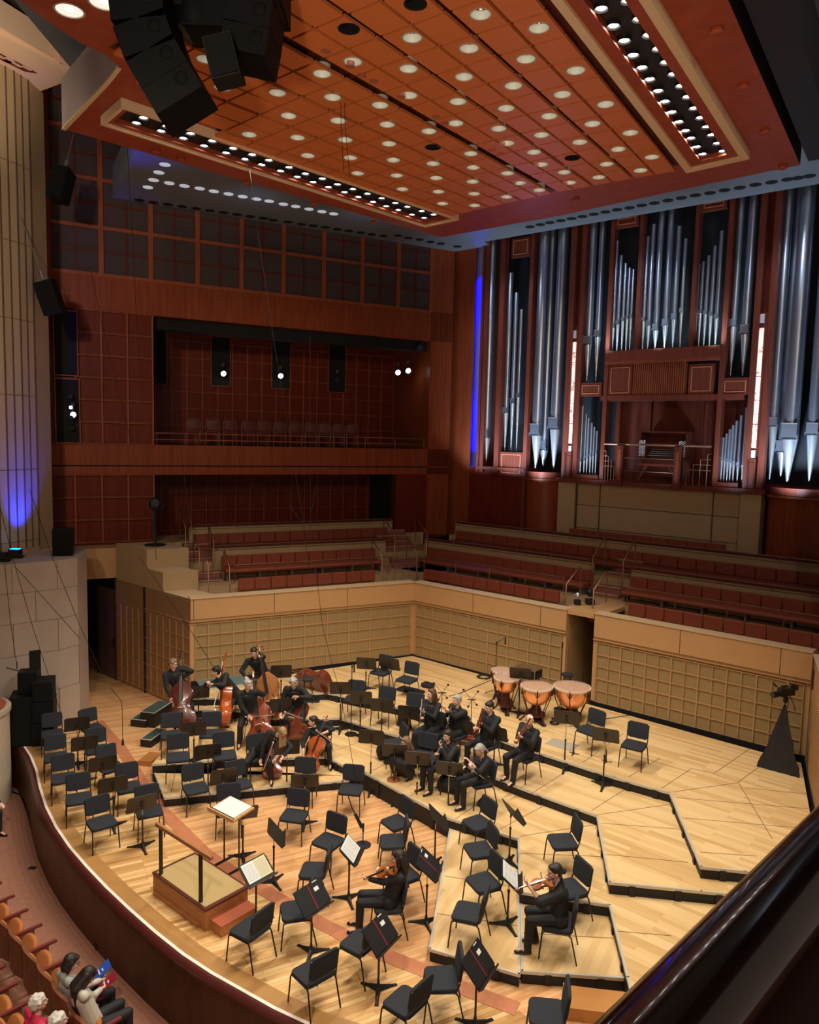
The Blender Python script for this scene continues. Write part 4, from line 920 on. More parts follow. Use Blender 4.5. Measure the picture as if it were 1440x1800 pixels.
# ================================================================== CHAIRS
def pix(q):
    v = Vector(q)-CAM; Z = v.dot(_F); return 720+FPX*v.dot(_R)/Z, 900-FPX*v.dot(_U)/Z
fab = mat('charcoal_fabric', (.015, .018, .025), .85, noise=.25, nscale=90)
tubem = mat('black_steel_tube', (.018, .011, .010), .35)
def make_chair():
    t = empty('orchestra_chair')
    tilt = Matrix.Rotation(R_(-2), 3, 'X')
    mb = MB(); mb.cushion((0, .0, .445), (.47, .44, .06), tilt, .08, .35); mb.build('seat', fab, t, 40)
    rb = Matrix.Rotation(R_(82), 3, 'X')
    mb = MB(); mb.cushion((0, -.235, .695), (.45, .34, .045), Matrix.Rotation(R_(98), 3, 'X'), .075, .35); mb.build('backrest', fab, t, 40)
    mb = MB(); mb.path([(-.215, -.17, .41), (-.215, -.215, .52), (-.215, -.262, .83)], .011, 6); mb.path([(.215, -.17, .41), (.215, -.215, .52), (.215, -.262, .83)], .011, 6)
    mb.path([(-.2, .19, .412), (.2, .19, .412)], .010, 6); mb.path([(-.2, -.17, .412), (.2, -.17, .412)], .010, 6); mb.path([(-.215, -.19, .41), (-.215, .2, .41)], .010, 6); mb.path([(.215, -.19, .41), (.215, .2, .41)], .010, 6)
    mb.build('frame', tubem, t, 50)
    for sx in (-1, 1):
        mb = MB(); mb.path([(sx*.215, .16, .415), (sx*.222, .2, .39), (sx*.235, .235, .0)], .0115, 6); mb.build('leg', tubem, t, 50)
        mb = MB(); mb.path([(sx*.215, -.16, .415), (sx*.22, -.20, .38), (sx*.235, -.29, .0)], .0115, 6); mb.build('leg', tubem, t, 50)
    return t
CH = [  # seat centre px, back-top px, level, label, group
 ((92,1288),(91,1257),0,'chair beside the black loudspeaker stack at far left','L'),
 ((98,1329),(96,1290),0,'outer left column chair, second from the loudspeaker stack','L'),
 ((112,1366),(110,1325),0,'outer left column chair, third from the loudspeaker stack','L'),
 ((139,1402),(137,1357),0,'outer left column chair, fourth from the loudspeaker stack','L'),
 ((179,1444),(168,1397),0,'frontmost chair of the outer left column, turned to the podium','L'),
 ((162,1278),(156,1248),0,'rear chair of the inner left column near the stone block','L'),
 ((170,1316),(166,1275),0,'inner left column chair, second from the rear','L'),
 ((195,1347),(186,1311),0,'inner left column chair, third from the rear','L'),
 ((226,1382),(222,1341),0,'inner left column chair, fourth from the rear','L'),
 ((262,1424),(257,1379),0,'frontmost chair of the inner left column behind a music stand','L'),
 ((302,1290),(300,1252),.4,'chair at the left rear of the low riser behind the carpeted steps','C'),
 ((313,1329),(313,1290),.4,'chair with a thin cable near the left edge of the riser','C'),
 ((370,1288),(372,1251),.4,'chair in front of the orange double bass','C'),
 ((395,1326),(393,1287),.4,'chair on the riser right of the centre-left music stands','C'),
 ((344,1384),(337,1342),0,'chair on the floor before the left corner of the low riser','C'),
 ((420,1377),(412,1337),0,'chair on the floor touching the low riser edge, seat half hidden by a stand','C'),
 ((402,1422),(402,1383),0,'chair directly behind the white conductor score desk','C'),
 ((517,1432),(526,1387),0,'lone chair in mid floor with a stand base at its right foot','C'),
 ((533,1372),(537,1333),0,'chair before the riser in front of the cellist in profile','C'),
 ((617,1386),(624,1342),0,'chair at the right end of the low riser, thin cable behind','C'),
 ((577,1477),(594,1430),0,'chair seen from the side right of centre, in front of the small mic stand','V'),
 ((552,1528),(581,1492),0,'chair with its back to the camera right of the open violin music','V'),
 ((520,1598),(549,1553),0,'chair mostly behind the open black folder with red spine in the middle','V'),
 ((440,1630),(467,1600),0,'chair beside the podium step, back to the camera','V'),
 ((551,1706),(578,1683),0,'lone chair at bottom centre near the stage edge, back to the camera','V'),
 ((633,1654),(664,1625),0,'chair half behind the nearer folder with red spine','V'),
 ((696,1444),(722,1402),0,'upper of two chairs facing left behind the violinist with long hair','V'),
 ((690,1477),(724,1441),0,'lower of two chairs facing left behind the violinist with long hair','V'),
 ((682,1586),(713,1544),0,'chair under the violinist with long hair','V'),
 ((708,1535),(735,1488),0,'chair beside the violinist with long hair, further from the camera','V'),
 ((840,1445),(867,1403),.2,'rearmost chair of the column on the loose platform','V'),
 ((842,1492),(868,1452),.2,'second chair from the rear on the loose platform','V'),
 ((850,1549),(881,1502),.2,'third chair from the rear on the loose platform, behind white sheet music','V'),
 ((824,1601),(861,1566),.2,'nearest chair on the loose platform','V'),
 ((776,1718),(818,1671),0,'chair in front of the loose platform, left of the nearest folder','V'),
 ((713,1758),(749,1730),0,'nearest chair at the bottom of the picture, left of the pole','V'),
 ((961,1777),(1011,1734),0,'chair at the bottom right beside the orange wooden step','V'),
 ((981,1618),(1024,1582),.2,'chair under the violinist with a hair bun','V'),
 ((1001,1560),(1028,1514),.2,'empty chair beyond the violinist with a hair bun','V'),
 ((989,1477),(1021,1439),.4,'lone chair facing left on the riser above the violinist with a bun','V'),
 ((669,1180),(680,1152),.8,'chair on the top riser, left of two near the corner of the walls','B'),
 ((715,1193),(726,1164),.8,'chair on the top riser, right of two near the corner of the walls','B'),
 ((622,1228),(630,1194),.6,'leftmost chair of the row behind the brass stands','B'),
 ((674,1240),(684,1206),.6,'second chair from the left of the row behind the brass stands','B'),
 ((725,1252),(732,1218),.6,'chair left of the clarinettist with brown hair','B'),
 ((758,1286),(772,1250),.6,'chair under the clarinettist with brown hair','B'),
 ((799,1290),(823,1253),.6,'chair under the grey-haired clarinettist','B'),
 ((692,1305),(703,1275),.4,'chair with a bluish back beside the crouching woman','B'),
 ((745,1327),(752,1291),.4,'empty chair between the crouching woman and the oboist','B'),
 ((779,1345),(802,1308),.4,'chair under the oboist','B'),
 ((843,1372),(868,1336),.4,'chair under the flute player with glasses','B'),
 ((852,1308),(874,1270),.6,'chair under the dark-haired bassoonist','B'),
 ((922,1328),(947,1288),.6,'chair under the bald bassoonist','B'),
 ((1037,1282),(1052,1248),.8,'left of two empty chairs right of the timpani','B'),
 ((1115,1308),(1125,1269),.8,'right of two empty chairs right of the timpani','B'),
 ((455,1328),(447,1285),.2,'chair under the bent-over cellist','C'),
 ((561,1303),(570,1266),.2,'chair under the cellist in profile','C'),
]
GRP = dict(L='left violin section chairs', C='chairs left of centre', V='chairs right of the podium', B='chairs on the back risers')
SEATS = []
ch0 = make_chair(); first = True
for s, b, lv, lb, g in CH:
    S = P(*s, lv+.47); B = P(*b, lv+.84); d = (S-B); d.z = 0; dist = d.length
    ang = math.atan2(d.y, d.x)-pi/2
    if dist < .2 or dist > .42: S = S if dist < .2 else S
    if g == 'L': ang = -.5-pi/2*0 + math.atan2(P(330, 1560).y-S.y, P(330, 1560).x-S.x)-pi/2 if False else ang
    SEATS.append((S.x, S.y, lv, ang, dist))
    c = ch0 if first else dup(ch0, (S.x, S.y, lv), ang)
    if first: c.location = (S.x, S.y, lv); c.rotation_euler = (0, 0, ang); first = False
    c['label'] = 'black '+lb; c['category'] = 'chair'; c['group'] = GRP[g]
if __import__('os').environ.get('DBG'):
    for k, (q, r) in enumerate(zip(SEATS, CH)): print('CHAIR', k, [round(v, 2) for v in q], round(math.degrees(q[3])), r[3])
# ================================================================== MUSIC STANDS
deskm = mat('brown_black_desk', (.028, .020, .015), .45)
silver = mat('stand_chrome', (.6, .58, .55), .25, 1)
def base_part(t):
    mb = MB(); mb.lathe([(.03, 0.03), (.05, .05), (.022, .11), (.0165, .16)], n=10)
    for k in range(3):
        a = 2*pi*k/3+.5; c, s = math.cos(a), math.sin(a); dx = Vector((c, s, 0)); px_ = Vector((-s, c, 0))
        rings = []
        for r, w_, z0, z1 in ((.02, .035, .02, .085), (.10, .03, .02, .06), (.2, .022, .008, .03), (.28, .03, .0, .014)):
            p = dx*r; rings.append([p+px_*w_+Vector((0, 0, z0)), p-px_*w_+Vector((0, 0, z0)), p-px_*w_*.5+Vector((0, 0, z1)), p+px_*w_*.5+Vector((0, 0, z1))])
        mb.loft(rings)
    return mb.build('base', M['black'], t)
def make_stand(h, tilt, group, label, loc, yaw, silverpole=True):
    # local +Y is the side on which the music lies; origin on the floor below the pole
    t = empty('music_stand', loc, yaw, label, 'music stand', group)
    base_part(t)
    mb = MB(); mb.tube((0, 0, .1), (0, 0, min(.62, h-.25)), .0155, n=8); mb.tube((0, 0, min(.62, h-.25)), (0, 0, min(.65, h-.22)), .022, n=8); mb.build('outer_tube', tubem, t, 40)
    mb = MB(); mb.tube((0, 0, min(.62, h-.25)), (0, 0, h-.06), .009, n=8); mb.build('inner_tube', silver if silverpole else tubem, t, 40)
    rt = Matrix.Rotation(R_(tilt-90), 3, 'X')
    n_ = rt @ Vector((0, 0, 1)); c = Vector((0, .02, h))
    # desk plane: local x across, local y up the slope, local z normal (towards the player, +Y)
    R3 = basis(Vector((-1, 0, 0)), Vector((0, -math.cos(R_(tilt)), math.sin(R_(tilt)))), Vector((0, math.sin(R_(tilt)), math.cos(R_(tilt)))))
    mb = MB(); w_, hh = .265, .185
    pts = [(-w_, -hh), (w_, -hh), (w_, hh*.80), (w_*.88, hh), (-w_*.88, hh), (-w_, hh*.80)]
    lo = [c+R3 @ Vector((x, y, -.004)) for x, y in pts]; hi = [c+R3 @ Vector((x, y, .004)) for x, y in pts]
    mb.add(lo+hi, [tuple(range(6))[::-1], tuple(range(6, 12))]+[(i, (i+1) % 6, 6+(i+1) % 6, 6+i) for i in range(6)]); mb.build('desk', deskm, t)
    mb = MB(); mb.box(c+R3 @ Vector((0, -hh, .035)), (.53, .006, .07), R3); mb.box(c+R3 @ Vector((0, -hh+.012, .068)), (.53, .024, .005), R3); mb.build('lip', deskm, t)
    mb = MB(); mb.box(c+R3 @ Vector((0, 0, -.02)), (.05, .09, .035), R3); mb.tube((0, 0, h-.10), (0, 0, h-.01), .016, n=8); mb.build('tilt_bracket', M['black'], t)
    return t, R3, c
paper = mat('white_sheet_paper', (.72, .74, .72), .7, noise=.04, nscale=30)
ivory = mat('cream_paper', (.66, .60, .38), .7)
ink = mat('grey_ink', (.30, .30, .31), .8)
def sheet_lines(mb, c, R3, x0, x1, n, z):
    for k in range(n): mb.box(c+R3 @ Vector(((x0+x1)/2, .11-.22*k/(n-1), z)), (abs(x1-x0), .006, .0006), R3, 1)
def open_music(st, label, cream=False, yaw=0, binder=True):
    t, R3, c = st; o = empty('sheet_music', t.location, t.rotation_euler.z, label, 'sheet music')
    if binder: mb = MB(); mb.box(c+R3 @ Vector((0, .02, .008)), (.5, .34, .006), R3); mb.build('black_folder', M['black'], o)
    for sx in (-1, 1):
        mb = MB(); mb.box(c+R3 @ Vector((sx*.115, .02, .016)), (.225, .30, .006), R3, 0)
        mb.mi[-6:] = [0]*6; sheet_lines(mb, c+R3 @ Vector((0, .02, 0)), R3, sx*.115-.09, sx*.115+.09, 9, .0195)
        mb.build('page', [ivory if (cream and sx > 0) else paper, ink], o)
    return o
def folder(st, label):
    t, R3, c = st; o = empty('music_folder', t.location, t.rotation_euler.z, label, 'music folder', 'black concert folders with red spines')
    mb = MB(); mb.box(c+R3 @ Vector((0, .03, .012)), (.54, .37, .016), R3); mb.build('cover', mat('folder_black', (.012, .012, .014), .5), o)
    mb = MB(); mb.box(c+R3 @ Vector((-.0, .03, .0215)), (.012, .37, .003), R3); mb.build('red_spine', mat('spine_red', (.35, .02, .025), .5), o)
    mb = MB(); mb.box(c+R3 @ Vector((.12, .10, .0215)), (.085, .055, .003), R3); mb.box(c+R3 @ Vector((.14, .20, .0215)), (.09, .012, .003), R3); mb.build('white_label', M['white'], o)
    return o
def solve_h(bx, by, lv, dx, dy):
    B = P(bx, by, lv); lo, hi = .4, 1.6
    for _ in range(30):
        m = (lo+hi)/2
        if pix(B+Vector((0, 0, m)))[1] > dy: lo = m
        else: hi = m
    return B, lo
ST = [  # desk px, base px, level, player px (on the seat plane), tilt, label, extra
 ((131,1273),(137,1345),0,(125,1262),70,'music stand nearest the loudspeaker stack, between two chairs',0),
 ((147,1307),(150,1375),0,(140,1290),70,'second music stand from the rear at far left',0),
 ((179,1343),(182,1412),0,(168,1325),70,'third music stand from the rear at far left',0),
 ((200,1380),(200,1454),0,(185,1355),70,'fourth music stand from the rear at far left, black star base visible',0),
 ((250,1413),(251,1490),0,(215,1385),68,'front left music stand with its base near the inlaid band',0),
 ((347,1217),(349,1270),.4,(338,1195),72,'music stand between the two left double basses',0),
 ((338,1282),(341,1340),.4,(336,1260),72,'music stand between the two rear chairs of the low riser',0),
 ((365,1322),(366,1402),0,(355,1300),72,'tall music stand rising from the floor before the riser',0),
 ((393,1375),(393,1425),0,(375,1350),72,'low music stand between two chairs behind the score desk',0),
 ((494,1184),(494,1228),.8,(490,1150),75,'music stand behind the grey-haired bass player',0),
 ((491,1240),(493,1300),.4,(470,1215),75,'music stand between the two right double basses',0),
 ((507,1314),(504,1390),0,(500,1290),75,'wide music stand in front of the two cellists',0),
 ((536,1373),(535,1450),0,(545,1340),62,'music stand leaning before the chair in front of the cellists',0),
 ((424,1430),(427,1508),0,(410,1400),60,'music stand just behind the white score desk',0),
 ((488,1463),(481,1552),0,(575,1480),50,'edge-on music stand in mid floor right of the score desk',0),
 ((452,1530),(450,1618),0,(520,1610),42,'music stand right of the podium holding open music with a cream page',2),
 ((618,1494),(613,1582),0,(650,1510),45,'music stand left of the violinist with long hair, holding open sheets',1),
 ((553,1580),(547,1676),0,(500,1640),48,'music stand with the middle black folder at centre front',3),
 ((674,1643),(665,1742),0,(640,1700),48,'music stand with the black folder in front of the half-hidden chair',3),
 ((754,1521),(749,1625),0,(712,1560),40,'music stand with a folder behind the violinist with long hair',3),
 ((769,1436),(764,1520),0,(720,1470),45,'edge-on music stand left of the loose platform',0),
 ((899,1427),(895,1517),.2,(850,1460),45,'edge-on music stand at the rear of the loose platform',0),
 ((893,1540),(892,1627),.2,(950,1600),42,'music stand with a white sheet facing the violinist with a bun',1),
 ((846,1696),(835,1806),0,(790,1740),48,'nearest music stand with a folder at the bottom of the picture',3),
 ((643,1167),(643,1212),.8,(662,1150),70,'left music stand of the two on the top riser',0),
 ((686,1175),(684,1213),.8,(708,1160),70,'right music stand of the two on the top riser',0),
 ((603,1210),(598,1284),.4,(612,1180),70,'leftmost music stand of the brass row, star base on the lower riser',0),
 ((635,1227),(633,1296),.4,(645,1200),70,'second music stand from the left of the brass row',0),
 ((672,1240),(670,1312),.4,(690,1215),70,'third music stand from the left of the brass row',0),
 ((720,1253),(718,1322),.4,(745,1230),70,'music stand in front of the clarinettist with brown hair',0),
 ((763,1272),(764,1328),.4,(785,1240),70,'music stand in front of the grey-haired clarinettist',0),
 ((810,1279),(808,1345),.4,(830,1250),70,'music stand in front of the dark-haired bassoonist',0),
 ((872,1300),(868,1346),.6,(900,1270),68,'music stand between the two bassoonists',0),
 ((657,1296),(651,1392),0,(680,1260),70,'leftmost of the four tall stands before the woodwinds',0),
 ((694,1320),(692,1408),0,(715,1280),65,'second of the four tall stands, before the crouching woman',0),
 ((732,1334),(732,1430),0,(765,1300),65,'third of the four tall stands, before the oboist',0),
 ((788,1352),(787,1448),0,(820,1320),65,'fourth of the four tall stands, before the flute player',0),
 ((994,1262),(992,1352),.6,(1015,1230),65,'music stand in front of the timpani on the right',0),
 ((1062,1293),(1060,1382),.6,(1085,1260),65,'music stand in front of the two right-hand chairs',0),
 ((916,1184),(912,1256),.8,(940,1150),60,'music stand between two timpani',0),
]
STN = []
FN = {18: 'black folder with red spine and white label in the centre foreground', 19: 'black folder with red spine before the half-hidden chair', 20: 'black folder with red spine behind the long-haired violinist', 24: 'black folder with red spine nearest the bottom edge'}
YO = {14: -82, 16: -100, 17: -127, 18: -121, 19: -100, 20: -86, 21: -82, 22: -97, 23: -118}
for d, b, lv, pl, tl, lb, ex in ST:
    B, h = solve_h(*b, lv, *d); h = max(.7, min(1.3, h))
    A = P(*pl, lv+.47); v = A-B; yaw = math.atan2(v.y, v.x)-pi/2
    yaw = R_(YO[len(STN)]) if len(STN) in YO else yaw
    st = make_stand(h, tl, 'black orchestra music stands', 'black '+lb, (B.x, B.y, lv), yaw)
    STN.append((B, h, yaw))
    if ex == 1: open_music(st, ('open white sheet music facing the violinist with the hair bun' if lv else 'open white sheet music left of the long-haired violinist'))
    if ex == 2: open_music(st, 'open score with one cream page on the stand right of the podium', cream=True)
    if ex == 3: folder(st, FN[len(STN)])
if __import__('os').environ.get('DBG'):
    for k, (q, r) in enumerate(zip(STN, ST)): print('STAND', k, round(q[1], 2), round(math.degrees(q[2])), r[5])
# ================================================================== PODIUM AND SCORE DESK
pc_ = [P(x, y, .36) for x, y in [(269, 1533), (361, 1599), (425, 1552), (345, 1506)]]
o = pc_[0]; ux = (pc_[1]-o).normalized(); L_ = (pc_[1]-o).length; uy = Vector((-ux.y, ux.x, 0)); W_ = ((pc_[2]-pc_[1]).dot(uy))
pr = empty('conductor_podium', (o.x, o.y, 0), math.atan2(ux.y, ux.x), 'wooden conductor podium with carpeted top, side step and a leaning rail', 'podium')
podw = wood('podium_oak', (.34, .13, .045), (.46, .20, .08), .4, (1, 6, 6)); podd = mat('podium_edge', (.10, .025, .015), .4)
mb = MB(); mb.box((L_/2, W_/2, .165), (L_, W_, .33)); mb.build('body', podw, pr)
mb = MB(); mb.box((L_/2, W_/2, .345), (L_+.02, W_+.02, .03)); mb.build('top_edge', podd, pr)
mb = MB(); mb.box((L_/2, W_/2, .362), (L_-.10, W_-.06, .01), None, 0); mb.build('carpet_top', mat('khaki_carpet', (.42, .30, .13), .95, noise=.15, nscale=60), pr)
mb = MB(); mb.box((L_/2-.05, -.015, .05), (L_*.85, .04, .05)); mb.build('foot_rail', podw, pr)
mb = MB(); mb.box((L_+.14, W_*.52, .085), (.30, W_*.84, .17)); mb.build('step', podw, pr)
mb = MB(); mb.box((L_+.14, W_*.52, .175), (.31, W_*.85, .012)); mb.build('step_tread', mat('step_red_wood', (.40, .10, .05), .4), pr)
def post_h(px0, py0, px1, py1):
    B = P(px0, py0, .36); lo, hi = .2, 1.6
    for _ in range(30):
        m = (lo+hi)/2
        if pix(B+Vector((0, 0, m)))[1] > py1: lo = m
        else: hi = m
    return B, .36+lo
B1, h1 = post_h(283, 1537, 283, 1453); B2, h2 = post_h(353, 1586, 353, 1497)
inv = Matrix.Rotation(-math.atan2(ux.y, ux.x), 3, 'Z')
l1 = inv @ (B1-Vector((o.x, o.y, 0))); l2 = inv @ (B2-Vector((o.x, o.y, 0)))
for l, h in ((l1, h1), (l2, h2)): mb = MB(); mb.box((l.x, l.y, (.36+h)/2), (.045, .045, h-.36)); mb.build('rail_post', M['blackgloss'], pr)
dv = (l2-l1).normalized(); a = Vector((l1.x, l1.y, h1))-dv*.12; b = Vector((l2.x, l2.y, h2))+dv*.28
mb = MB(); mb.box((a+b)/2, ((b-a).length, .05, .06), rotz(math.atan2(dv.y, dv.x))); mb.build('rail', wood('rail_oak', (.30, .12, .05), (.42, .20, .09), .35, (1, 6, 6)), pr)
# score desk
D1 = P(401, 1533, 0); D2 = P(427, 1500, 0)
t = P(401, 1536, 0); dk = empty('score_desk', (t.x, t.y+.25, 0), R_(-38), 'wide conductor score desk on two thin legs beside the podium', 'score desk')
mb = MB(); mb.box((0, 0, 1.03), (.66, .46, .03), Matrix.Rotation(R_(8), 3, 'X')); mb.build('desk_top', wood('desk_oak', (.45, .25, .1), (.55, .33, .15), .4), dk)
mb = MB(); mb.box((0, -.24, 1.02), (.68, .03, .06)); mb.build('ledge', wood('desk_oak', (.45, .25, .1), (.55, .33, .15)), dk)
for sx in (-1, 1): mb = MB(); mb.tube((sx*.2, 0, .02), (sx*.2, 0, 1.0), .014, n=8); mb.box((sx*.2, 0, .012), (.05, .5, .024)); mb.build('leg', tubem, dk)
sc_ = empty('conductor_score', (t.x, t.y+.25, 0), R_(-38), 'large white closed score lying on the score desk', 'score')
mb = MB(); mb.box((0, .01, 1.056), (.56, .40, .018), Matrix.Rotation(R_(8), 3, 'X')); mb.build('paper_block', paper, sc_)
mb = MB(); mb.box((0, -.20, 1.028), (.6, .03, .02), Matrix.Rotation(R_(8), 3, 'X')); mb.build('dark_binding', M['black'], sc_)
# ================================================================== CARPETED STEPS, BOXES
def stepbox(px, lv, sz, ang, label, h):
    p = P(*px, h); r = empty('carpeted_step', (p.x, p.y, 0), ang, label, 'step', 'carpeted steps at the left end of the risers')
    mb = MB(); mb.box((0, 0, h/2), (sz[0], sz[1], h-.02)); mb.build('frame', M['black'], r)
    mb = MB(); mb.box((0, 0, h-.01), (sz[0], sz[1], .02)); mb.build('edge_trim', M['white_trim'], r)
    mb = MB(); mb.box((0, 0, h+.003), (sz[0]-.05, sz[1]-.05, .01)); mb.build('carpet', mat('dark_teal_carpet', (.035, .06, .058), .95), r)
stepbox((257, 1256), 0, (.42, .75), R_(-12), 'lowest carpeted step left of the riser', .2)
stepbox((275, 1242), 0, (.40, .85), R_(-12), 'upper carpeted step left of the riser', .4)
stepbox((270, 1290), 0, (.28, .7), R_(-12), 'narrow carpeted step nearer the camera', .2)
p = P(268, 1330, .12); r = empty('wooden_block', (p.x-.05, p.y, 0), R_(-10), 'small orange wooden block at the left front corner of the riser', 'block')
mb = MB(); mb.box((0, 0, .06), (.3, .5, .12)); mb.build('body', mat('orange_wood_block', (.42, .17, .05), .4, noise=.1, nscale=6), r)
p = P(1050, 1755, .2); r = empty('wooden_step', (p.x, p.y, 0), R_(-8), 'orange wooden step box below the loose platform at the bottom right', 'step')
mb = MB(); mb.box((0, 0, .09), (.8, .42, .18)); mb.build('body', mat('orange_wood_step', (.50, .22, .06), .4, noise=.1, nscale=6), r)
mb = MB(); mb.box((-.41, 0, .1), (.03, .44, .2)); mb.build('end_strip', M['cream'], r)
p = P(397, 1201, .85); r = empty('carpeted_platform', (p.x, p.y, .8), R_(27), 'flat teal-carpeted platform behind the double basses', 'platform')
mb = MB(); mb.box((0, .12, .03), (1.35, .8, .05)); mb.build('deck', mat('teal_carpet', (.10, .15, .155), .95, noise=.1, nscale=50), r)
mb = MB(); mb.box((0, -.30, .03), (1.37, .03, .06)); mb.build('front_trim', M['white_trim'], r)
# ================================================================== PEOPLE
skin = mat('skin', (.72, .42, .32), .5, noise=.06, nscale=30); lipm = mat('lips', (.40, .12, .10), .5); eyem = mat('eyes_dark', (.03, .02, .02), .3)
blackcloth = mat('black_cloth', (.010, .010, .012), .8, noise=.3, nscale=30, bump=.3); blackvel = mat('black_trousers', (.008, .008, .010), .75, noise=.3, nscale=20)
shoem = mat('black_leather', (.008, .008, .008), .25)
def hairm(n, c): return mat('hair_'+n, c, .5, noise=.35, nscale=60, bump=.5)
HAIR = dict(dark=hairm('dark', (.018, .011, .008)), brown=hairm('brown', (.09, .04, .02)), grey=hairm('grey', (.36, .34, .32)), white=hairm('white', (.62, .58, .52)), blonde=hairm('blonde', (.33, .20, .10)), light=hairm('lightbrown', (.20, .11, .06)))
def caps(mb, p, q, r0, r1, n=8, mi=0):
    p = Vector(p); q = Vector(q); ax = q-p; L = ax.length
    if L < 1e-5: q = p+Vector((0, 0, .001)); ax = q-p
    d = ax.normalized(); u = ax.orthogonal().normalized(); rings = []
    for k in range(3): t = pi/2*(1-k/3.); rings.append(mb.ring(p-d*math.sin(t)*r0, d, max(r0*math.cos(t), .0008), n, u))
    rings.append(mb.ring(p, d, r0, n, u)); rings.append(mb.ring(q, d, r1, n, u))
    for k in range(3): t = pi/2*((k+1)/3.); rings.append(mb.ring(q+d*math.sin(t)*r1, d, max(r1*math.cos(t), .0008), n, u))
    mb.loft(rings, mi)
def ik(S, T, l1, l2, hint):
    S = Vector(S); T = Vector(T); d = T-S; L = d.length
    if L > (l1+l2)*.985: T = S+d.normalized()*(l1+l2)*.985; d = T-S; L = d.length
    a = (l1*l1-l2*l2+L*L)/(2*L); h = math.sqrt(max(0, l1*l1-a*a)); dn = d.normalized()
    hv = Vector(hint); hv = (hv-dn*hv.dot(dn)); hv = hv.normalized() if hv.length > 1e-4 else dn.orthogonal().normalized()
    return S+dn*a+hv*h, T
def remesh(o, vs, sm=2):
    m = o.modifiers.new('remesh', 'REMESH'); m.mode = 'VOXEL'; m.voxel_size = vs; m.use_smooth_shade = True
    if sm: s = o.modifiers.new('smooth', 'SMOOTH'); s.factor = .5; s.iterations = sm
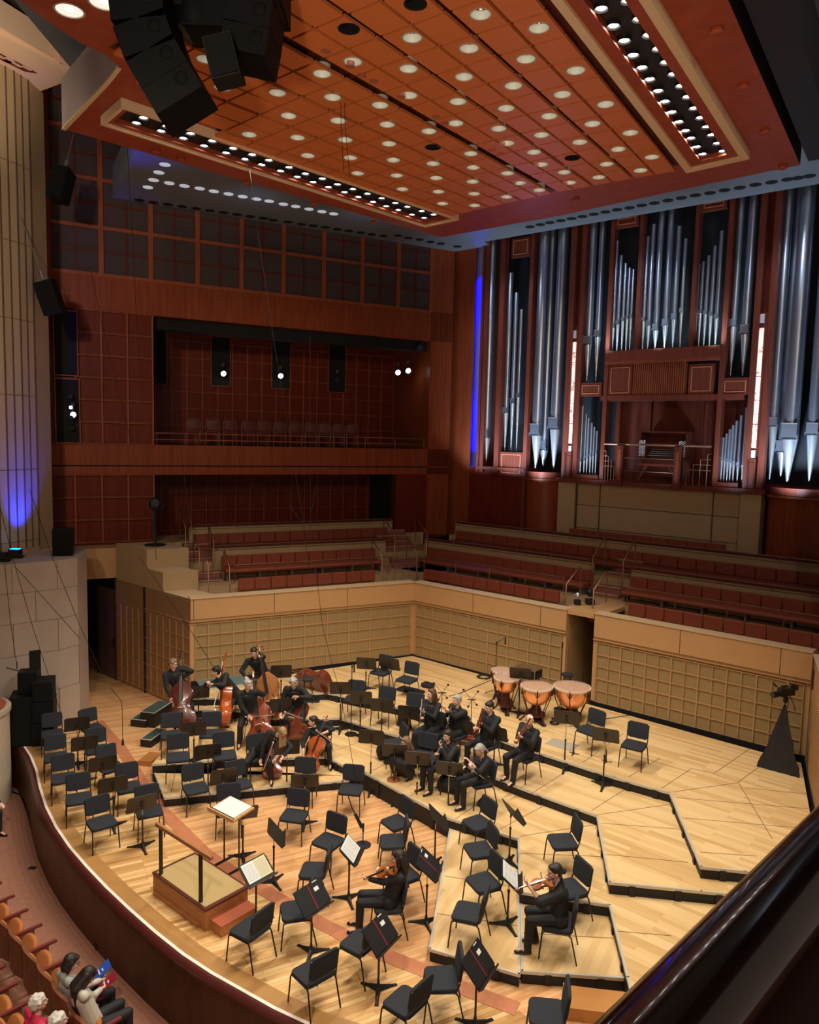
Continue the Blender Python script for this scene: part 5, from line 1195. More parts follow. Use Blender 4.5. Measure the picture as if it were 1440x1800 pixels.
def person(label, loc, yaw, ph, head, look, hL, hR, cat='person', hair='dark', style='short', female=False, top=None, sleeve='long', trousers=None, skirt=False, feet=None, feet_px=None, glasses=False, twist=0, curl=60, group=None, hintL=None, hintR=None, palmL=None, palmR=None, legs=True, vs=.009):
    root = empty('person', loc, yaw, label, cat, group)
    Mi = (Matrix.Translation(Vector(loc)) @ Matrix.Rotation(yaw, 4, 'Z')).inverted(); L = lambda p: Mi @ Vector(p)
    H = L(head); lk = (L(look)-H).normalized(); top = top or blackcloth; trousers = trousers or blackvel
    pel = Vector((0, -.02, ph)); up = Vector((0, 0, 1))
    # head frame
    hy = Vector((lk.x, lk.y, 0)).normalized() if abs(lk.z) < .98 else Vector((0, 1, 0))
    hz = (up*1.0-lk*lk.z*.85).normalized(); hx = lk.cross(hz).normalized(); hz = hx.cross(lk).normalized(); Rh = basis(hx, lk, hz)
    N = H-hz*.148-lk*.03*1-Vector((0, .02, 0)); N = N+(pel+(0*up)-N)*.03
    tor = (N-pel); tl = tor.length; ta = tor.normalized()
    sh = .165 if female else .185
    sx = Vector((math.cos(twist), math.sin(twist), 0)); sx = (sx-ta*sx.dot(ta)).normalized()
    SL = N-ta*.055-sx*sh; SR = N-ta*.055+sx*sh; fwd = ta.cross(sx) if ta.cross(sx).y > 0 else -ta.cross(sx)
    hand = []
    EL, WL = ik(SL, L(hL), .29, .27, hintL or (-.6, -.3, -1)); ER, WR = ik(SR, L(hR), .29, .27, hintR or (.6, -.3, -1))
    hips = [pel+Vector((-.09, 0, 0)), pel+Vector((.09, 0, 0))]
    ft = feet or [(-.12, .40, .09), (.12, .42, .09)]
    legj = []
    for h, f in zip(hips, ft):
        K, A = ik(h, Vector(f), .43, .42, (f[0]*.6, 1, .9)); legj.append((h, K, A))
    mb = MB()
    # one continuous body: torso, neck, head, arms, hands, legs
    caps(mb, pel, pel+ta*tl*.45, .115, .11, 10); caps(mb, pel+ta*tl*.45, N-ta*.14, .11, .12, 10); caps(mb, SL, SR, .04, .04); caps(mb, N-ta*.10, H-hz*.06-lk*.01, .055, .05)
    mb.ell(H+hz*.025-lk*.012, (.074, .094, .092), Rh, 16, 12); mb.ell(H-hz*.04+lk*.022, (.056, .066, .068), Rh, 14, 10); mb.ell(H-hz*.088+lk*.062, (.024, .02, .018), Rh)
    caps(mb, H+lk*.083+hz*.012, H+lk*.103-hz*.022, .009, .013, 8); mb.ell(H+lk*.078+hz*.030, (.045, .012, .010), Rh)
    for s in (-1, 1): mb.ell(H+hx*s*.077-lk*.008-hz*.01, (.012, .020, .032), Rh); mb.ell(H+hx*s*.036+lk*.068-hz*.02, (.020, .016, .018), Rh)
    mb.ell(H+lk*.088-hz*.052, (.024, .012, .008), Rh)
    for S, E, W_ in ((SL, EL, WL), (SR, ER, WR)): caps(mb, S, E, .040, .036); caps(mb, E, W_, .038, .025)
    for side, E, W_, pm in ((-1, EL, WL, palmL), (1, ER, WR, palmR)):
        d = (W_-E).normalized(); pn = Vector(pm) if pm else Vector((0, .3, -1)); pn = (pn-d*pn.dot(d)); pn = pn.normalized() if pn.length > .1 else d.orthogonal().normalized()
        w_ = d.cross(pn).normalized()*side          # towards the thumb side
        R3 = basis(w_, d, pn); mb.ell(W_+d*.05, (.038, .052, .017), R3, 10, 8)
        for k, (off, ln) in enumerate(((.030, .070), (.010, .078), (-.010, .072), (-.028, .056))):
            a = W_+d*.088+w_*off; c1 = R_(curl); d1 = (d*math.cos(c1*.5)+pn*math.sin(c1*.5)); d2 = (d*math.cos(c1*1.3)+pn*math.sin(c1*1.3)); d3 = (d*math.cos(c1*2)+pn*math.sin(c1*2))
            b = a+d1*ln*.5; c = b+d2*ln*.32; e = c+d3*ln*.25; caps(mb, a-d*.02, b, .0095, .009, 6); caps(mb, b, c, .009, .0085, 6); caps(mb, c, e, .0085, .007, 6)
        a = W_+d*.03+w_*.028; b = a+(w_*.7+d*.6+pn*.35).normalized()*.042; c = b+(d*.8+pn*.7+w_*.1).normalized()*.032; caps(mb, a, b, .013, .011, 6); caps(mb, b, c, .011, .008, 6)
    for h, K, A in legj: caps(mb, h, K, .075, .05, 10); caps(mb, K, A, .048, .032, 10); caps(mb, A, A+Vector((0, .13, -.045)), .032, .022)
    o = mb.build('body', skin, root); remesh(o, vs, 1)
    # face details
    mb = MB()
    for s in (-1, 1): mb.ell(H+hx*s*.032+lk*.0835+hz*.010, (.012, .006, .006), Rh, 8, 6); mb.box(H+hx*s*.032+lk*.090+hz*.030, (.030, .006, .006), Rh)
    mb.build('eyes_and_brows', eyem if hair not in ('grey', 'white') else HAIR['grey'], root)
    mb = MB(); mb.ell(H+lk*.097-hz*.052, (.021, .007, .006), Rh, 8, 6); mb.build('lips', lipm, root)
    if glasses:
        mb = MB()
        for s in (-1, 1):
            c = H+hx*s*.034+lk*.104+hz*.008; rr = [c+hx*math.cos(2*pi*i/12)*.026+hz*math.sin(2*pi*i/12)*.02 for i in range(13)]; mb.path(rr, .0022, 4)
            mb.tube(c+hx*s*.026, H+hx*s*.08-lk*.01+hz*.01, .002, n=4)
        mb.build('glasses', M['black'], root)
    # hair
    if style != 'bald':
        mb = MB(); mb.ell(H+hz*.045-lk*.026, (.086, .098, .085), Rh, 14, 10); mb.ell(H+hz*.0-lk*.050, (.084, .068, .075), Rh, 12, 8); mb.ell(H+hz*.085+lk*.03, (.06, .055, .032), Rh)
        if style == 'curly':
            for k in range(40):
                a = random.random()*2*pi; b = random.uniform(-.3, 1); r = math.sqrt(max(0, 1-b*b)); mb.ell(H-lk*.035+hz*(.03+.1*b)+hx*math.cos(a)*.098*r+lk*math.sin(a)*.09*r, (.028, .028, .028))
        if style == 'wavy':
            for k in range(22):
                a = random.random()*2*pi; b = random.uniform(.1, 1); r = math.sqrt(max(0, 1-b*b)); mb.ell(H-lk*.02+hz*(.03+.095*b)+hx*math.cos(a)*.085*r+lk*math.sin(a)*.09*r, (.024, .024, .02))
        if style in ('long', 'down'):
            for s in (-1, 0, 1): caps(mb, H-lk*.06+hx*s*.05+hz*.02, N-ta*.02-lk*.06+hx*s*.06, .05, .055); caps(mb, N-ta*.02-lk*.06+hx*s*.06, N-ta*.28-fwd*.12+sx*s*.055, .05, .03)
            for s in (-1, 1): caps(mb, H+hx*s*.075+hz*.03-lk*.01, H+hx*s*.082-hz*.12-lk*.0, .026, .03)
        if style == 'fall':      # long hair falling forward over the face
            for k in range(7): a = -.9+k*.3; caps(mb, H+hx*math.sin(a)*.07+lk*.02, H+hx*math.sin(a)*.095+lk*.03-Vector((0, 0, .26)), .035, .02)
        if style == 'bun': mb.ell(H-lk*.135-hz*.01, (.045, .04, .042), Rh)
        if style == 'tail': caps(mb, H-lk*.11+hz*.0, H-lk*.15-hz*.20, .03, .02)
        if style == 'bob':
            for s in (-1, 1): caps(mb, H+hx*s*.078+hz*.03-lk*.02, H+hx*s*.075-hz*.09-lk*.02, .028, .03)
            mb.ell(H-lk*.07-hz*.06, (.08, .045, .07), Rh)
        o = mb.build('hair', HAIR[hair], root); remesh(o, .009, 1)
    elif hair != 'none':
        pass
    # clothing
    mb = MB(); b = .012; rr = .072 if not female else .062
    caps(mb, pel+ta*.02, pel+ta*tl*.45, .132+b*.3, .125, 12); caps(mb, pel+ta*tl*.4, N-ta*.16, .125, .135, 12)
    for s_ in (-1, 1): caps(mb, pel+ta*tl*.15+sx*s_*.045, N-ta*.15+sx*s_*(.085 if not female else .06), .115, .115, 12)
    caps(mb, SL-ta*.012, SR-ta*.012, rr+.006, rr+.006); caps(mb, N-ta*.12, N+ta*.005, .10, .062)
    if female: mb.ell(pel+ta*tl*.66+fwd*.07, (.12, .07, .07))
    for S, E, W_ in ((SL, EL, WL), (SR, ER, WR)):
        caps(mb, S, E, rr+.004, rr-.008)
        if sleeve == 'long': caps(mb, E, E+(W_-E)*.88, rr-.008, .040)
        elif sleeve == '34': caps(mb, E, E+(W_-E)*.35, rr-.008, .046)
        elif sleeve == 'wide': caps(mb, E, E+(W_-E)*.1, rr+.02, rr+.01); caps(mb, S, E, rr+.01, rr+.03)
    o = mb.build('jacket' if not female else 'top', top, root); remesh(o, .013, 1)
    if legs:
        mb = MB(); caps(mb, hips[0], hips[1], .125, .125, 12)
        if skirt:
            for h, K, A in legj: caps(mb, h, K, .11, .10, 10); caps(mb, K, K+(A-K)*.8, .10, .13, 10)
            caps(mb, (legj[0][1]+legj[1][1])/2, (legj[0][2]+legj[1][2])/2+Vector((0, 0, .12)), .12, .16, 10)
        else:
            for h, K, A in legj: caps(mb, h, K, .092, .072, 10); caps(mb, K, A+(A-K)*.02, .068, .058, 10)
        o = mb.build('skirt' if skirt else 'trousers', trousers, root); remesh(o, .014, 1)
        for h, K, A in legj:
            mb = MB(); f = Vector((A.x, A.y, A.z)); dr_ = Vector((f.x*.35, 1, 0)).normalized(); caps(mb, f+Vector((0, -.02, -.045)), f+dr_*.09+Vector((0, 0, -.055)), .040, .040); caps(mb, f+dr_*.06+Vector((0, 0, -.058)), f+dr_*.165+Vector((0, 0, -.066)), .038, .026)
            mb.build('shoe', shoem, root, 60)
    return root
# ================================================================== STRINGED INSTRUMENTS
VIO = [(0, .05), (.012, .13), (.04, .205), (.1, .262), (.18, .29), (.26, .278), (.33, .235), (.37, .19), (.41, .165), (.5, .152), (.58, .16), (.62, .185), (.66, .215), (.74, .235), (.82, .232), (.9, .205), (.955, .15), (.985, .09), (1, .04)]
BAS = [(0, .06), (.012, .15), (.04, .225), (.1, .285), (.18, .31), (.26, .295), (.33, .245), (.38, .205), (.45, .18), (.52, .185), (.58, .21), (.64, .232), (.72, .235), (.8, .215), (.87, .165), (.93, .105), (.97, .06), (1, .035)]
def fiddle(name, kind, label, cat, col, B, T, front, endpin=True, lying=False):
    Lb, dp, tot, OUT = dict(bass=(1.10, .2, 1.80, BAS), cello=(.755, .15, 1.20, VIO), violin=(.36, .11, .60, VIO))[kind]
    B = Vector(B); ax = (Vector(T)-B).normalized(); f = Vector(front); f = (f-ax*f.dot(ax)).normalized(); x = f.cross(ax).normalized()
    Rm = basis(x, f, ax).to_4x4(); root = empty(name, (0, 0, 0), 0, label, cat); root.matrix_world = Matrix.Translation(B) @ Rm
    root.rotation_mode = 'QUATERNION'; root.rotation_quaternion = basis(x, f, ax).to_quaternion(); root.location = B
    v = wood('varnish_'+col[0], tuple(c*.62 for c in col[1]), col[1], .22, (4, 4, 1.5), coat=.6)
    d = dp*Lb/2; ar = .04*Lb; n = len(OUT); pts = [(w_*Lb, t*Lb) for t, w_ in OUT]+[(-w_*Lb, t*Lb) for t, w_ in OUT[::-1]]
    mb = MB(); rings = []; cz = Lb*.5
    def lay(sc, y): return [Vector((px_*sc, y, cz+(pz-cz)*(sc if sc < .9 else 1-(1-sc)*.6))) for px_, pz in pts]
    for sc, y in ((.02, -d-ar), (.45, -d-ar*.85), (.8, -d-ar*.35), (1.0, -d), (1.0, -d+.03*d), (.965, -d+.08*d), (.965, d-.08*d), (1.0, d-.03*d), (1.0, d), (.8, d+ar*.35), (.45, d+ar*.85), (.02, d+ar)): rings.append(lay(sc, y))
    mb.loft(rings); mb.build('body', v, root, 50)
    nk = Lb*.93; nt_ = tot*.90; k = Lb/1.1
    mb = MB(); mb.loft([[Vector((s*.028*k, y, z)) for s, y in ((1, d), (.6, d-.035*k), (-.6, d-.035*k), (-1, d))] for z in (nk, nt_)]); mb.tube((0, d-.02*k, nt_-.02*k), (0, d-.045*k, tot-.03*k), .030*k, .022*k, 8)
    mb.build('neck', v, root, 40)
    mb = MB()
    for i in range(14): a = i/13*4.2; r = (.045-.0024*i)*k; mb.ell((0, d-.05*k-math.sin(a)*r*.9, tot-.02*k+math.cos(a)*r), (.024*k, .018*k, .018*k), None, 6, 4)
    mb.build('scroll', v, root, 60)
    mb = MB()
    for i in range(4): s = 1 if i % 2 else -1; z = nt_+.02*k+i*.028*k*1.3; mb.tube((0, d-.03*k, z), (s*.09*k, d-.03*k, z), .007*k, n=5); mb.ell((s*.1*k, d-.03*k, z), (.010*k, .010*k, .02*k), None, 6, 4)
    mb.build('tuning_pegs', M['black'], root)
    mb = MB(); mb.loft([[Vector((s*w_, y, z)) for s, y in ((1, yy), (.7, yy+.012*k), (-.7, yy+.012*k), (-1, yy))] for z, w_, yy in ((Lb*.56, .042*k, d+ar+.035*k), (nk, .034*k, d+.022*k), (nt_, .024*k, d+.004*k))]); mb.build('fingerboard', M['blackgloss'], root, 40)
    br = Lb*.40; mb = MB(); mb.loft([[Vector((s*w_, d+ar*.8+y, br+zz)) for s, y in ((1, 0), (.75, .10*k), (0, .125*k), (-.75, .10*k), (-1, 0))] for zz, w_ in ((-.008*k, .085*k), (.008*k, .085*k))]); mb.build('bridge', mat('maple_bridge', (.70, .48, .25), .5), root)
    mb = MB(); mb.loft([[Vector((s*w_, d+ar*.7+yy, z)) for s in (1, -1)]+[Vector((-w_*.8, d+ar*.7+yy+.015*k, z)), Vector((w_*.8, d+ar*.7+yy+.015*k, z))] for z, w_, yy in ((.03*Lb, .02*k, 0), (.30*Lb, .045*k, .06*k))]); mb.build('tailpiece', M['blackgloss'], root)
    mb = MB()
    for i in range(4): s = (i-1.5)*.011*k; mb.path([(s, d+ar*.7+.07*k, .30*Lb), (s*1.9, d+ar*.8+.122*k, br), (s, d+.012*k, nt_)], .0016*k+.0006, 4)
    mb.build('strings', M['steel'], root)
    for s in (-1, 1):
        mb = MB(); mb.path([(s*.10*Lb, d+ar*.62, br+.12*Lb), (s*.115*Lb, d+ar*.66, br+.10*Lb), (s*.125*Lb, d+ar*.66, br), (s*.135*Lb, d+ar*.6, br-.09*Lb), (s*.155*Lb, d+ar*.5, br-.08*Lb)], .010*k, 6); mb.build('f_hole', M['black'], root)
    if endpin: mb = MB(); mb.tube((0, 0, -.11 if kind == 'bass' else -.18), (0, 0, .02), .007, n=6); mb.build('endpin', M['steel'], root)
    if kind == 'violin': mb = MB(); mb.ell((.05, d+ar*.9, .03), (.04, .012, .025), None, 8, 6); mb.build('chin_rest', M['black'], root)
    return root, B, ax, f, x, Lb, tot, d
def solveT(B, px, Lt, far=True):
    d = ray(*px).normalized(); w_ = CAM-B; b = w_.dot(d); c = w_.dot(w_)-Lt*Lt; q = b*b-c
    t = -b+(math.sqrt(q) if far else -math.sqrt(q)) if q > 0 else -b
    return CAM+d*t
def bow(label, a, b, up=(0, 0, 1)):
    a = Vector(a); b = Vector(b); root = empty('bow', a, 0, label, 'bow'); d = b-a; u = Vector(up); u = (u-d.normalized()*u.dot(d.normalized())).normalized()
    mb = MB(); mb.path([(0, 0, 0), d*.5+u*.012, d], .0055, 5); mb.build('stick', wood('bow_wood', (.2, .06, .02), (.3, .1, .04)), root)
    mb = MB(); mb.tube(-u*.022+d*.03, -u*.020+d*.98, .005, n=4); mb.box(d*.04-u*.012, (.03, .02, .03)); mb.box(d*.99-u*.01, (.012, .012, .022)); mb.build('hair', mat('bow_hair', (.75, .7, .6), .5), root)
PODP = P(353, 1560, .4)
def yw(dx, dy): return math.atan2(dy, dx)-pi/2
UP = Vector((0, 0, 1))
def W(root, p): return (Matrix.Translation(root[0]) @ Matrix.Rotation(root[1], 4, 'Z')) @ Vector(p)
basses = [ # label, colour, bottom px, level, top px, front, head px, head Y, root xy, ph, look offset, hair, style, hand frac L, glasses
 ('double bass of very dark red-brown wood at the left end', ('dark', (.10, .018, .014)), (320, 1279), .4, (320, 1146), (.15, -1, .1), (305, 1167), 17.62, (-5.42, 17.86), .80, (1.6, -.8, -.25), 'light', 'wavy', .66, False, 'man with wavy hair and glasses at the leftmost dark double bass, looking right'),
 ('bright orange-red double bass turned sideways in front of the curly-haired player', ('orange', (.50, .10, .018)), (394, 1276), .4, (402, 1147), (-1, -.35, .1), (379, 1181), 17.75, (-4.10, 18.05), .62, (-1.6, -.5, -.2), 'dark', 'curly', .62, False, 'curly-haired player leaning over the bright orange double bass, looking left'),
 ('amber double bass held by the standing player at the back', ('amber', (.42, .16, .05)), (483, 1262), .6, (454, 1121), (-.1, -1, .1), (446, 1147), 18.25, (-3.58, 18.55), .86, (.3, -1.5, -.5), 'dark', 'short', .84, False, 'tall dark-haired man standing behind the amber double bass'),
 ('red-brown double bass in front with a bow across its strings', ('redbrown', (.26, .055, .025)), (463, 1312), .4, (446, 1180), (.0, -1, .1), (436, 1204), 16.55, (-3.55, 16.78), .80, (1.2, -1.1, -.35), 'grey', 'short', .70, True, 'grey-haired man with glasses bowing the front red-brown double bass'),
 ('dark red-brown double bass right of the music stand', ('darkred', (.17, .035, .018)), (514, 1300), .4, (535, 1184), (-.45, -1, .1), (515, 1200), 17.0, (-2.52, 17.32), .74, (.1, -1.5, -.6), 'grey', 'wavy', .66, True, 'man with curly silver hair and glasses playing the dark bass on the right'),
]
for lb, col, bp_, lv, tp, fr_, hp, hY, rxy, ph, lk, hr, sty, fL, gl, plab in basses:
    B = P(*bp_, lv+.12); T = solveT(B, tp, 1.80); T = T if T.y < B.y+.75 else B+(T-B).normalized()*1.8
    fd, B, ax, f, x, Lb, tot, d = fiddle('double_bass', 'bass', lb, 'double bass', col, B, T, fr_)
    Hd = Dp(*hp, hY); yaw = yw(PODP.x-rxy[0], PODP.y-rxy[1]+1.5)
    hLp = B+ax*(tot*fL)+f*(d*.3)-ax*.02; rs = 1 if 'orange' not in lb else 1
    hRp = B+ax*(Lb*.47)+f*(d+.13)-x*.0+Vector((-.20, -.02, .02))
    if 'orange' in lb: hRp = Dp(364, 1200, 17.35); hLp = Dp(374, 1203, 17.45)
    if 'amber' in lb: hRp = Dp(432, 1190, 18.1)
    if 'darkest' in lb or 'left end' in lb: hRp = Dp(301, 1228, 17.5)
    if 'right of' in lb: hLp = Dp(524, 1225, 16.9)
    if 'red-brown double bass in front' in lb: hRp = Dp(437, 1257, 16.5)
    person(plab, (rxy[0], rxy[1], lv), yaw, ph, Hd, Hd+Vector(lk), hLp, hRp, hair=hr, style=sty, feet=[(-.2, .12, .09), (.2, .22, .09)], glasses=gl or 'wavy hair' in plab, hintL=(-1, -.1, -.3), hintR=(.8, -.3, -.6), palmL=(.6, .5, 0), palmR=(-.3, .5, -.3), curl=50)
bow('pale bow held across the strings of the front red-brown bass', Dp(430, 1259, 16.35), Dp(482, 1255, 16.2))
bow('bow hanging from the hand of the leftmost bass player', Dp(302, 1226, 17.4), Dp(316, 1272, 17.3))
bow('bow crossing the dark bass on the right', Dp(500, 1250, 16.75), Dp(532, 1262, 16.6))
bow('bow crossing the amber bass at the back', Dp(432, 1194, 18.0), Dp(486, 1193, 17.9))
# stools of the bass players and a spare stool
def stool(x, y, lv, h, label):
    r = empty('stool', (x, y, lv), 0, label, 'stool', 'round black stools'); mb = MB(); mb.lathe([(.15, h-.05), (.17, h-.03), (.17, h-.01), (.14, h)], n=18); mb.build('seat', fab, r, 50)
    for k in range(4): a = pi/4+k*pi/2; mb = MB(); mb.tube((math.cos(a)*.1, math.sin(a)*.1, h-.05), (math.cos(a)*.2, math.sin(a)*.2, 0), .010, n=6); mb.build('leg', tubem, r)
for (x, y, lv, h, lb) in [(-5.45, 17.95, .4, .66, 'stool under the leftmost bass player'), (-4.1, 18.15, .4, .5, 'stool under the curly-haired bass player'), (-3.58, 16.9, .4, .66, 'stool under the front bass player with the bow'), (-2.52, 17.42, .4, .6, 'stool under the silver-haired bass player')]: stool(x, y, lv, h, lb)
p = P(541, 1190, 1.45); stool(p.x, p.y, .8, .62, 'empty round stool in front of the bass lying on its side')
# bass lying on its side at the back
fiddle('double_bass', 'bass', 'dark red double bass lying on its side on the top riser', 'double bass', ('darkred', (.17, .035, .018)), P(580, 1203, 1.05), P(500, 1190, 1.10)+Vector((0, .4, 0)), (.25, 1, .4), endpin=False)
# cellists
cB = P(478, 1366, .3); cT = solveT(cB, (484, 1287), 1.2); cel1 = fiddle('cello', 'cello', 'reddish-brown cello of the player bending forward', 'cello', ('redbrown', (.26, .055, .025)), cB, cT, (.1, -1, .15))
S = SEATS[55]; Hd = Dp(496, 1288, 15.15)
person('cellist in black bending forward, long blonde hair hanging over her face', (S[0], S[1], .2), R_(180+8), .53, Hd, Hd+Vector((.5, -.5, -1)), Dp(498, 1330, 15.0), Dp(457, 1340, 15.1), hair='blonde', style='fall', female=True, feet=[(-.28, .34, .09), (.28, .30, .09)], hintL=(-1, 0, 0), hintR=(1, 0, 0))
bow('pale bow held upright beside the bending cellist', Dp(480, 1303, 15.05), Dp(462, 1353, 14.95))
cB = P(540, 1356, .32); cT = solveT(cB, (578, 1253), 1.2); fiddle('cello', 'cello', 'bright orange cello held by the woman in profile', 'cello', ('orange', (.50, .10, .018)), cB, cT, (-.35, -1, .2))
S = SEATS[56]; Hd = Dp(550, 1268, 16.2)
person('woman in black at the orange cello, dark hair tied back, looking left', (S[0], S[1], .2), R_(180+5), .53, Hd, Hd+Vector((-1.5, -.4, -.15)), Dp(566, 1290, 16.0), Dp(534, 1327, 15.9), hair='dark', style='bun', female=True, sleeve='34', feet=[(-.26, .34, .09), (.26, .34, .09)], hintL=(-1, .2, .2), hintR=(.7, 0, -.6))
bow('pale bow leaning across the orange cello', Dp(556, 1282, 15.6), Dp(583, 1302, 15.5))
# ================================================================== WOODWINDS
def tubeinst(name, label, cat, a, b, r0, r1, m, keys=True, bell=None, dbl=None):
    a = Vector(a); b = Vector(b); root = empty(name, a, 0, label, cat); d = b-a; dn = d.normalized(); u = dn.orthogonal().normalized(); v2 = dn.cross(u)
    mb = MB(); mb.tube((0, 0, 0), d, r0, r1, 10); 
    if bell: mb.lathe([(r1, 0), (r1*1.2, .03), (bell, .07)], c=d-dn*.02, ax=dn, n=12)
    if dbl: mb.tube(Vector(dbl)+d*.35, Vector(dbl)+d, r0*1.05, r1*1.1, 10)
    mb.build('tube', m, root, 50)
    if keys:
        mb = MB(); n = 12
        for i in range(n):
            p = d*(.18+.7*i/n); s = u*math.cos(i*1.3)+v2*math.sin(i*1.3); mb.ell(p+s*(r0+.004), (.009, .009, .009), None, 6, 4)
        mb.tube(d*.2+u*(r0+.006), d*.85+u*(r0+.006), .0025, n=4); mb.tube(d*.3+v2*(r0+.006), d*.8+v2*(r0+.006), .0025, n=4)
        mb.build('keys', M['steel'], root)
    return root
blackw = mat('grenadilla_black', (.015, .012, .012), .3); bsn = wood('bassoon_red', (.12, .015, .012), (.2, .03, .02), .25, coat=.5)
def seated(idx, plab, hp, hY, look, hl, hr, dy=0, rootshift=(0, 0), ph=.53, **kw):
    S = SEATS[idx]; Hd = Dp(*hp, S[1]+hY); yaw = kw.pop('yaw', S[3])
    return person(plab, (S[0]+rootshift[0], S[1]+rootshift[1], S[2]), yaw, ph, Hd, Hd+Vector(look), Dp(hl[0], hl[1], S[1]+hl[2]), Dp(hr[0], hr[1], S[1]+hr[2]), **kw), Hd
wl = (-.6, -1.4, -.15)
_, H = seated(45, 'clarinettist with long brown hair facing left, in the second wind row', (758, 1220), -.05, (-1.3, -.7, .05), (746, 1252, -.35), (743, 1262, -.38), hair='brown', style='down', female=True, sleeve='long', skirt=True, palmL=(.3, 0, .6), palmR=(.3, 0, .6))
tubeinst('clarinet', 'white-keyed clarinet of the brown-haired woman', 'clarinet', Dp(744, 1220, SEATS[45][1]-.25), Dp(739, 1268, SEATS[45][1]-.5), .012, .014, blackw, bell=.035)
_, H = seated(46, 'grey-haired clarinettist in a black suit with clarinet raised', (803, 1231), -.05, (-1.3, -.8, -.1), (783, 1247, -.35), (788, 1252, -.36), hair='grey', style='short', palmL=(.3, 0, .6), palmR=(.3, 0, .6))
tubeinst('clarinet', 'black clarinet of the grey-haired man', 'clarinet', Dp(796, 1236, SEATS[46][1]-.2), Dp(786, 1276, SEATS[46][1]-.5), .012, .014, blackw, bell=.035)
_, H = seated(51, 'dark-haired bassoonist in a black suit, playing', (860, 1243), -.05, (-1.3, -.8, -.35), (846, 1272, -.28), (840, 1280, -.3), hair='dark', style='short', palmL=(-.3, 0, .6), palmR=(.3, 0, .6))
tubeinst('bassoon', 'dark red bassoon of the dark-haired man', 'bassoon', Dp(849, 1245, SEATS[51][1]-.35), Dp(836, 1290, SEATS[51][1]-.3), .019, .026, bsn, dbl=(.03, 0, 0))
_, H = seated(52, 'bald bassoonist in a black jacket with bassoon pointing up', (931, 1266), -.08, (-.3, -1.3, -.3), (918, 1296, -.4), (908, 1303, -.42), hair='grey', style='bald', palmL=(-.3, 0, .6), palmR=(.3, 0, .6), feet=[(-.1, .46, .09), (.16, .34, .09)])
tubeinst('bassoon', 'dark red bassoon of the bald man, its white ring facing the camera', 'bassoon', Dp(933, 1262, SEATS[52][1]-.45), Dp(905, 1306, SEATS[52][1]-.35), .019, .026, bsn, dbl=(.03, 0, 0))
mb = MB(); p = Dp(934, 1261, SEATS[52][1]-.46); mb.lathe([(.012, 0), (.027, 0), (.027, .02), (.012, .02)], c=p, ax=(.3, -1, .8), n=12); tag(mb.build('bell_ring', M['white']), 'white ivory bell ring at the top of the bassoon of the bald man', 'bassoon ring')
_, H = seated(49, 'oboist in a high black collar facing left', (787, 1293), -.08, (-1.0, -.9, -.25), (776, 1314, -.32), (770, 1326, -.36), hair='dark', style='bob', palmL=(.3, 0, .6), palmR=(.3, 0, .6))
tubeinst('oboe', 'thin oboe with silver keys held by the oboist', 'oboe', Dp(781, 1301, SEATS[49][1]-.22), Dp(761, 1340, SEATS[49][1]-.5), .009, .011, blackw, bell=.022)
_, H = seated(50, 'flute player with glasses and grey ponytail looking down at her hands', (843, 1319), -.1, (-.9, -.7, -.7), (826, 1339, -.35), (829, 1343, -.33), hair='grey', style='tail', female=True, sleeve='34', glasses=True)
tubeinst('flute', 'silver flute lying across the knees of the flute player', 'flute', Dp(822, 1348, SEATS[50][1]-.32), Dp(851, 1368, SEATS[50][1]-.28), .011, .011, M['steel'])
# crouching woman
p = P(712, 1366, .4); Hd = Dp(713, 1305, p.y+.05)
person('crouching woman in black with long light brown hair reaching to the floor', (p.x+.05, p.y+.1, .4), R_(150), .30, Hd, Hd+Vector((-1.4, -.6, -.3)), Dp(699, 1358, p.y-.1), Dp(692, 1338, p.y-.1), hair='light', style='down', female=True, sleeve='34', skirt=True, feet=[(-.14, .12, .09), (.14, .16, .09)])
# violinists
def violinist(idx, plab, hp, hY, look, B, T, front, hl, hr, vlab, hair, style, col, bowpts, **kw):
    seated(idx, plab, hp, hY, look, hl, hr, hair=hair, style=style, female=True, **kw)
    S = SEATS[idx]; b = Dp(B[0], B[1], S[1]+B[2]); t_ = Dp(T[0], T[1], S[1]+T[2])
    fiddle('violin', 'violin', vlab, 'violin', col, b, t_, front, endpin=False)
    if bowpts: bow('bow of the '+plab.split(',')[0], Dp(bowpts[0][0], bowpts[0][1], S[1]+bowpts[0][2]), Dp(bowpts[1][0], bowpts[1][1], S[1]+bowpts[1][2]))
violinist(28, 'violinist with long dark hair seen from behind, playing', (700, 1508), -.02, (-1.2, .25, -.25), (698, 1524, -.12), (632, 1549, .05), (-.1, -.5, 1), (648, 1545, .02), (676, 1530, .22), 'violin raised by the long-haired player', 'dark', 'long', ('violin', (.42, .13, .035)), None, yaw=R_(88), palmL=(.4, 0, .7), palmR=(.2, 0, -.6), hintL=(-.5, 0, -1), hintR=(.4, .3, -.8), feet=[(-.1, .42, .09), (.1, .44, .09)])
violinist(37, 'violinist with a dark hair bun and wide-sleeved black top', (975, 1533), -.05, (-1.3, -.15, -.2), (977, 1546, -.12), (916, 1562, -.1), (-.1, -.4, 1), (929, 1556, -.12), (966, 1556, .12), 'violin raised by the player with the hair bun', 'dark', 'bun', ('violin', (.42, .13, .035)), ((955, 1562, .05), (951, 1533, .12)), yaw=R_(84), sleeve='wide', palmL=(.4, 0, .7), palmR=(.2, 0, -.6), hintL=(-.5, 0, -1), feet=[(-.12, .42, .09), (.13, .30, .09)])
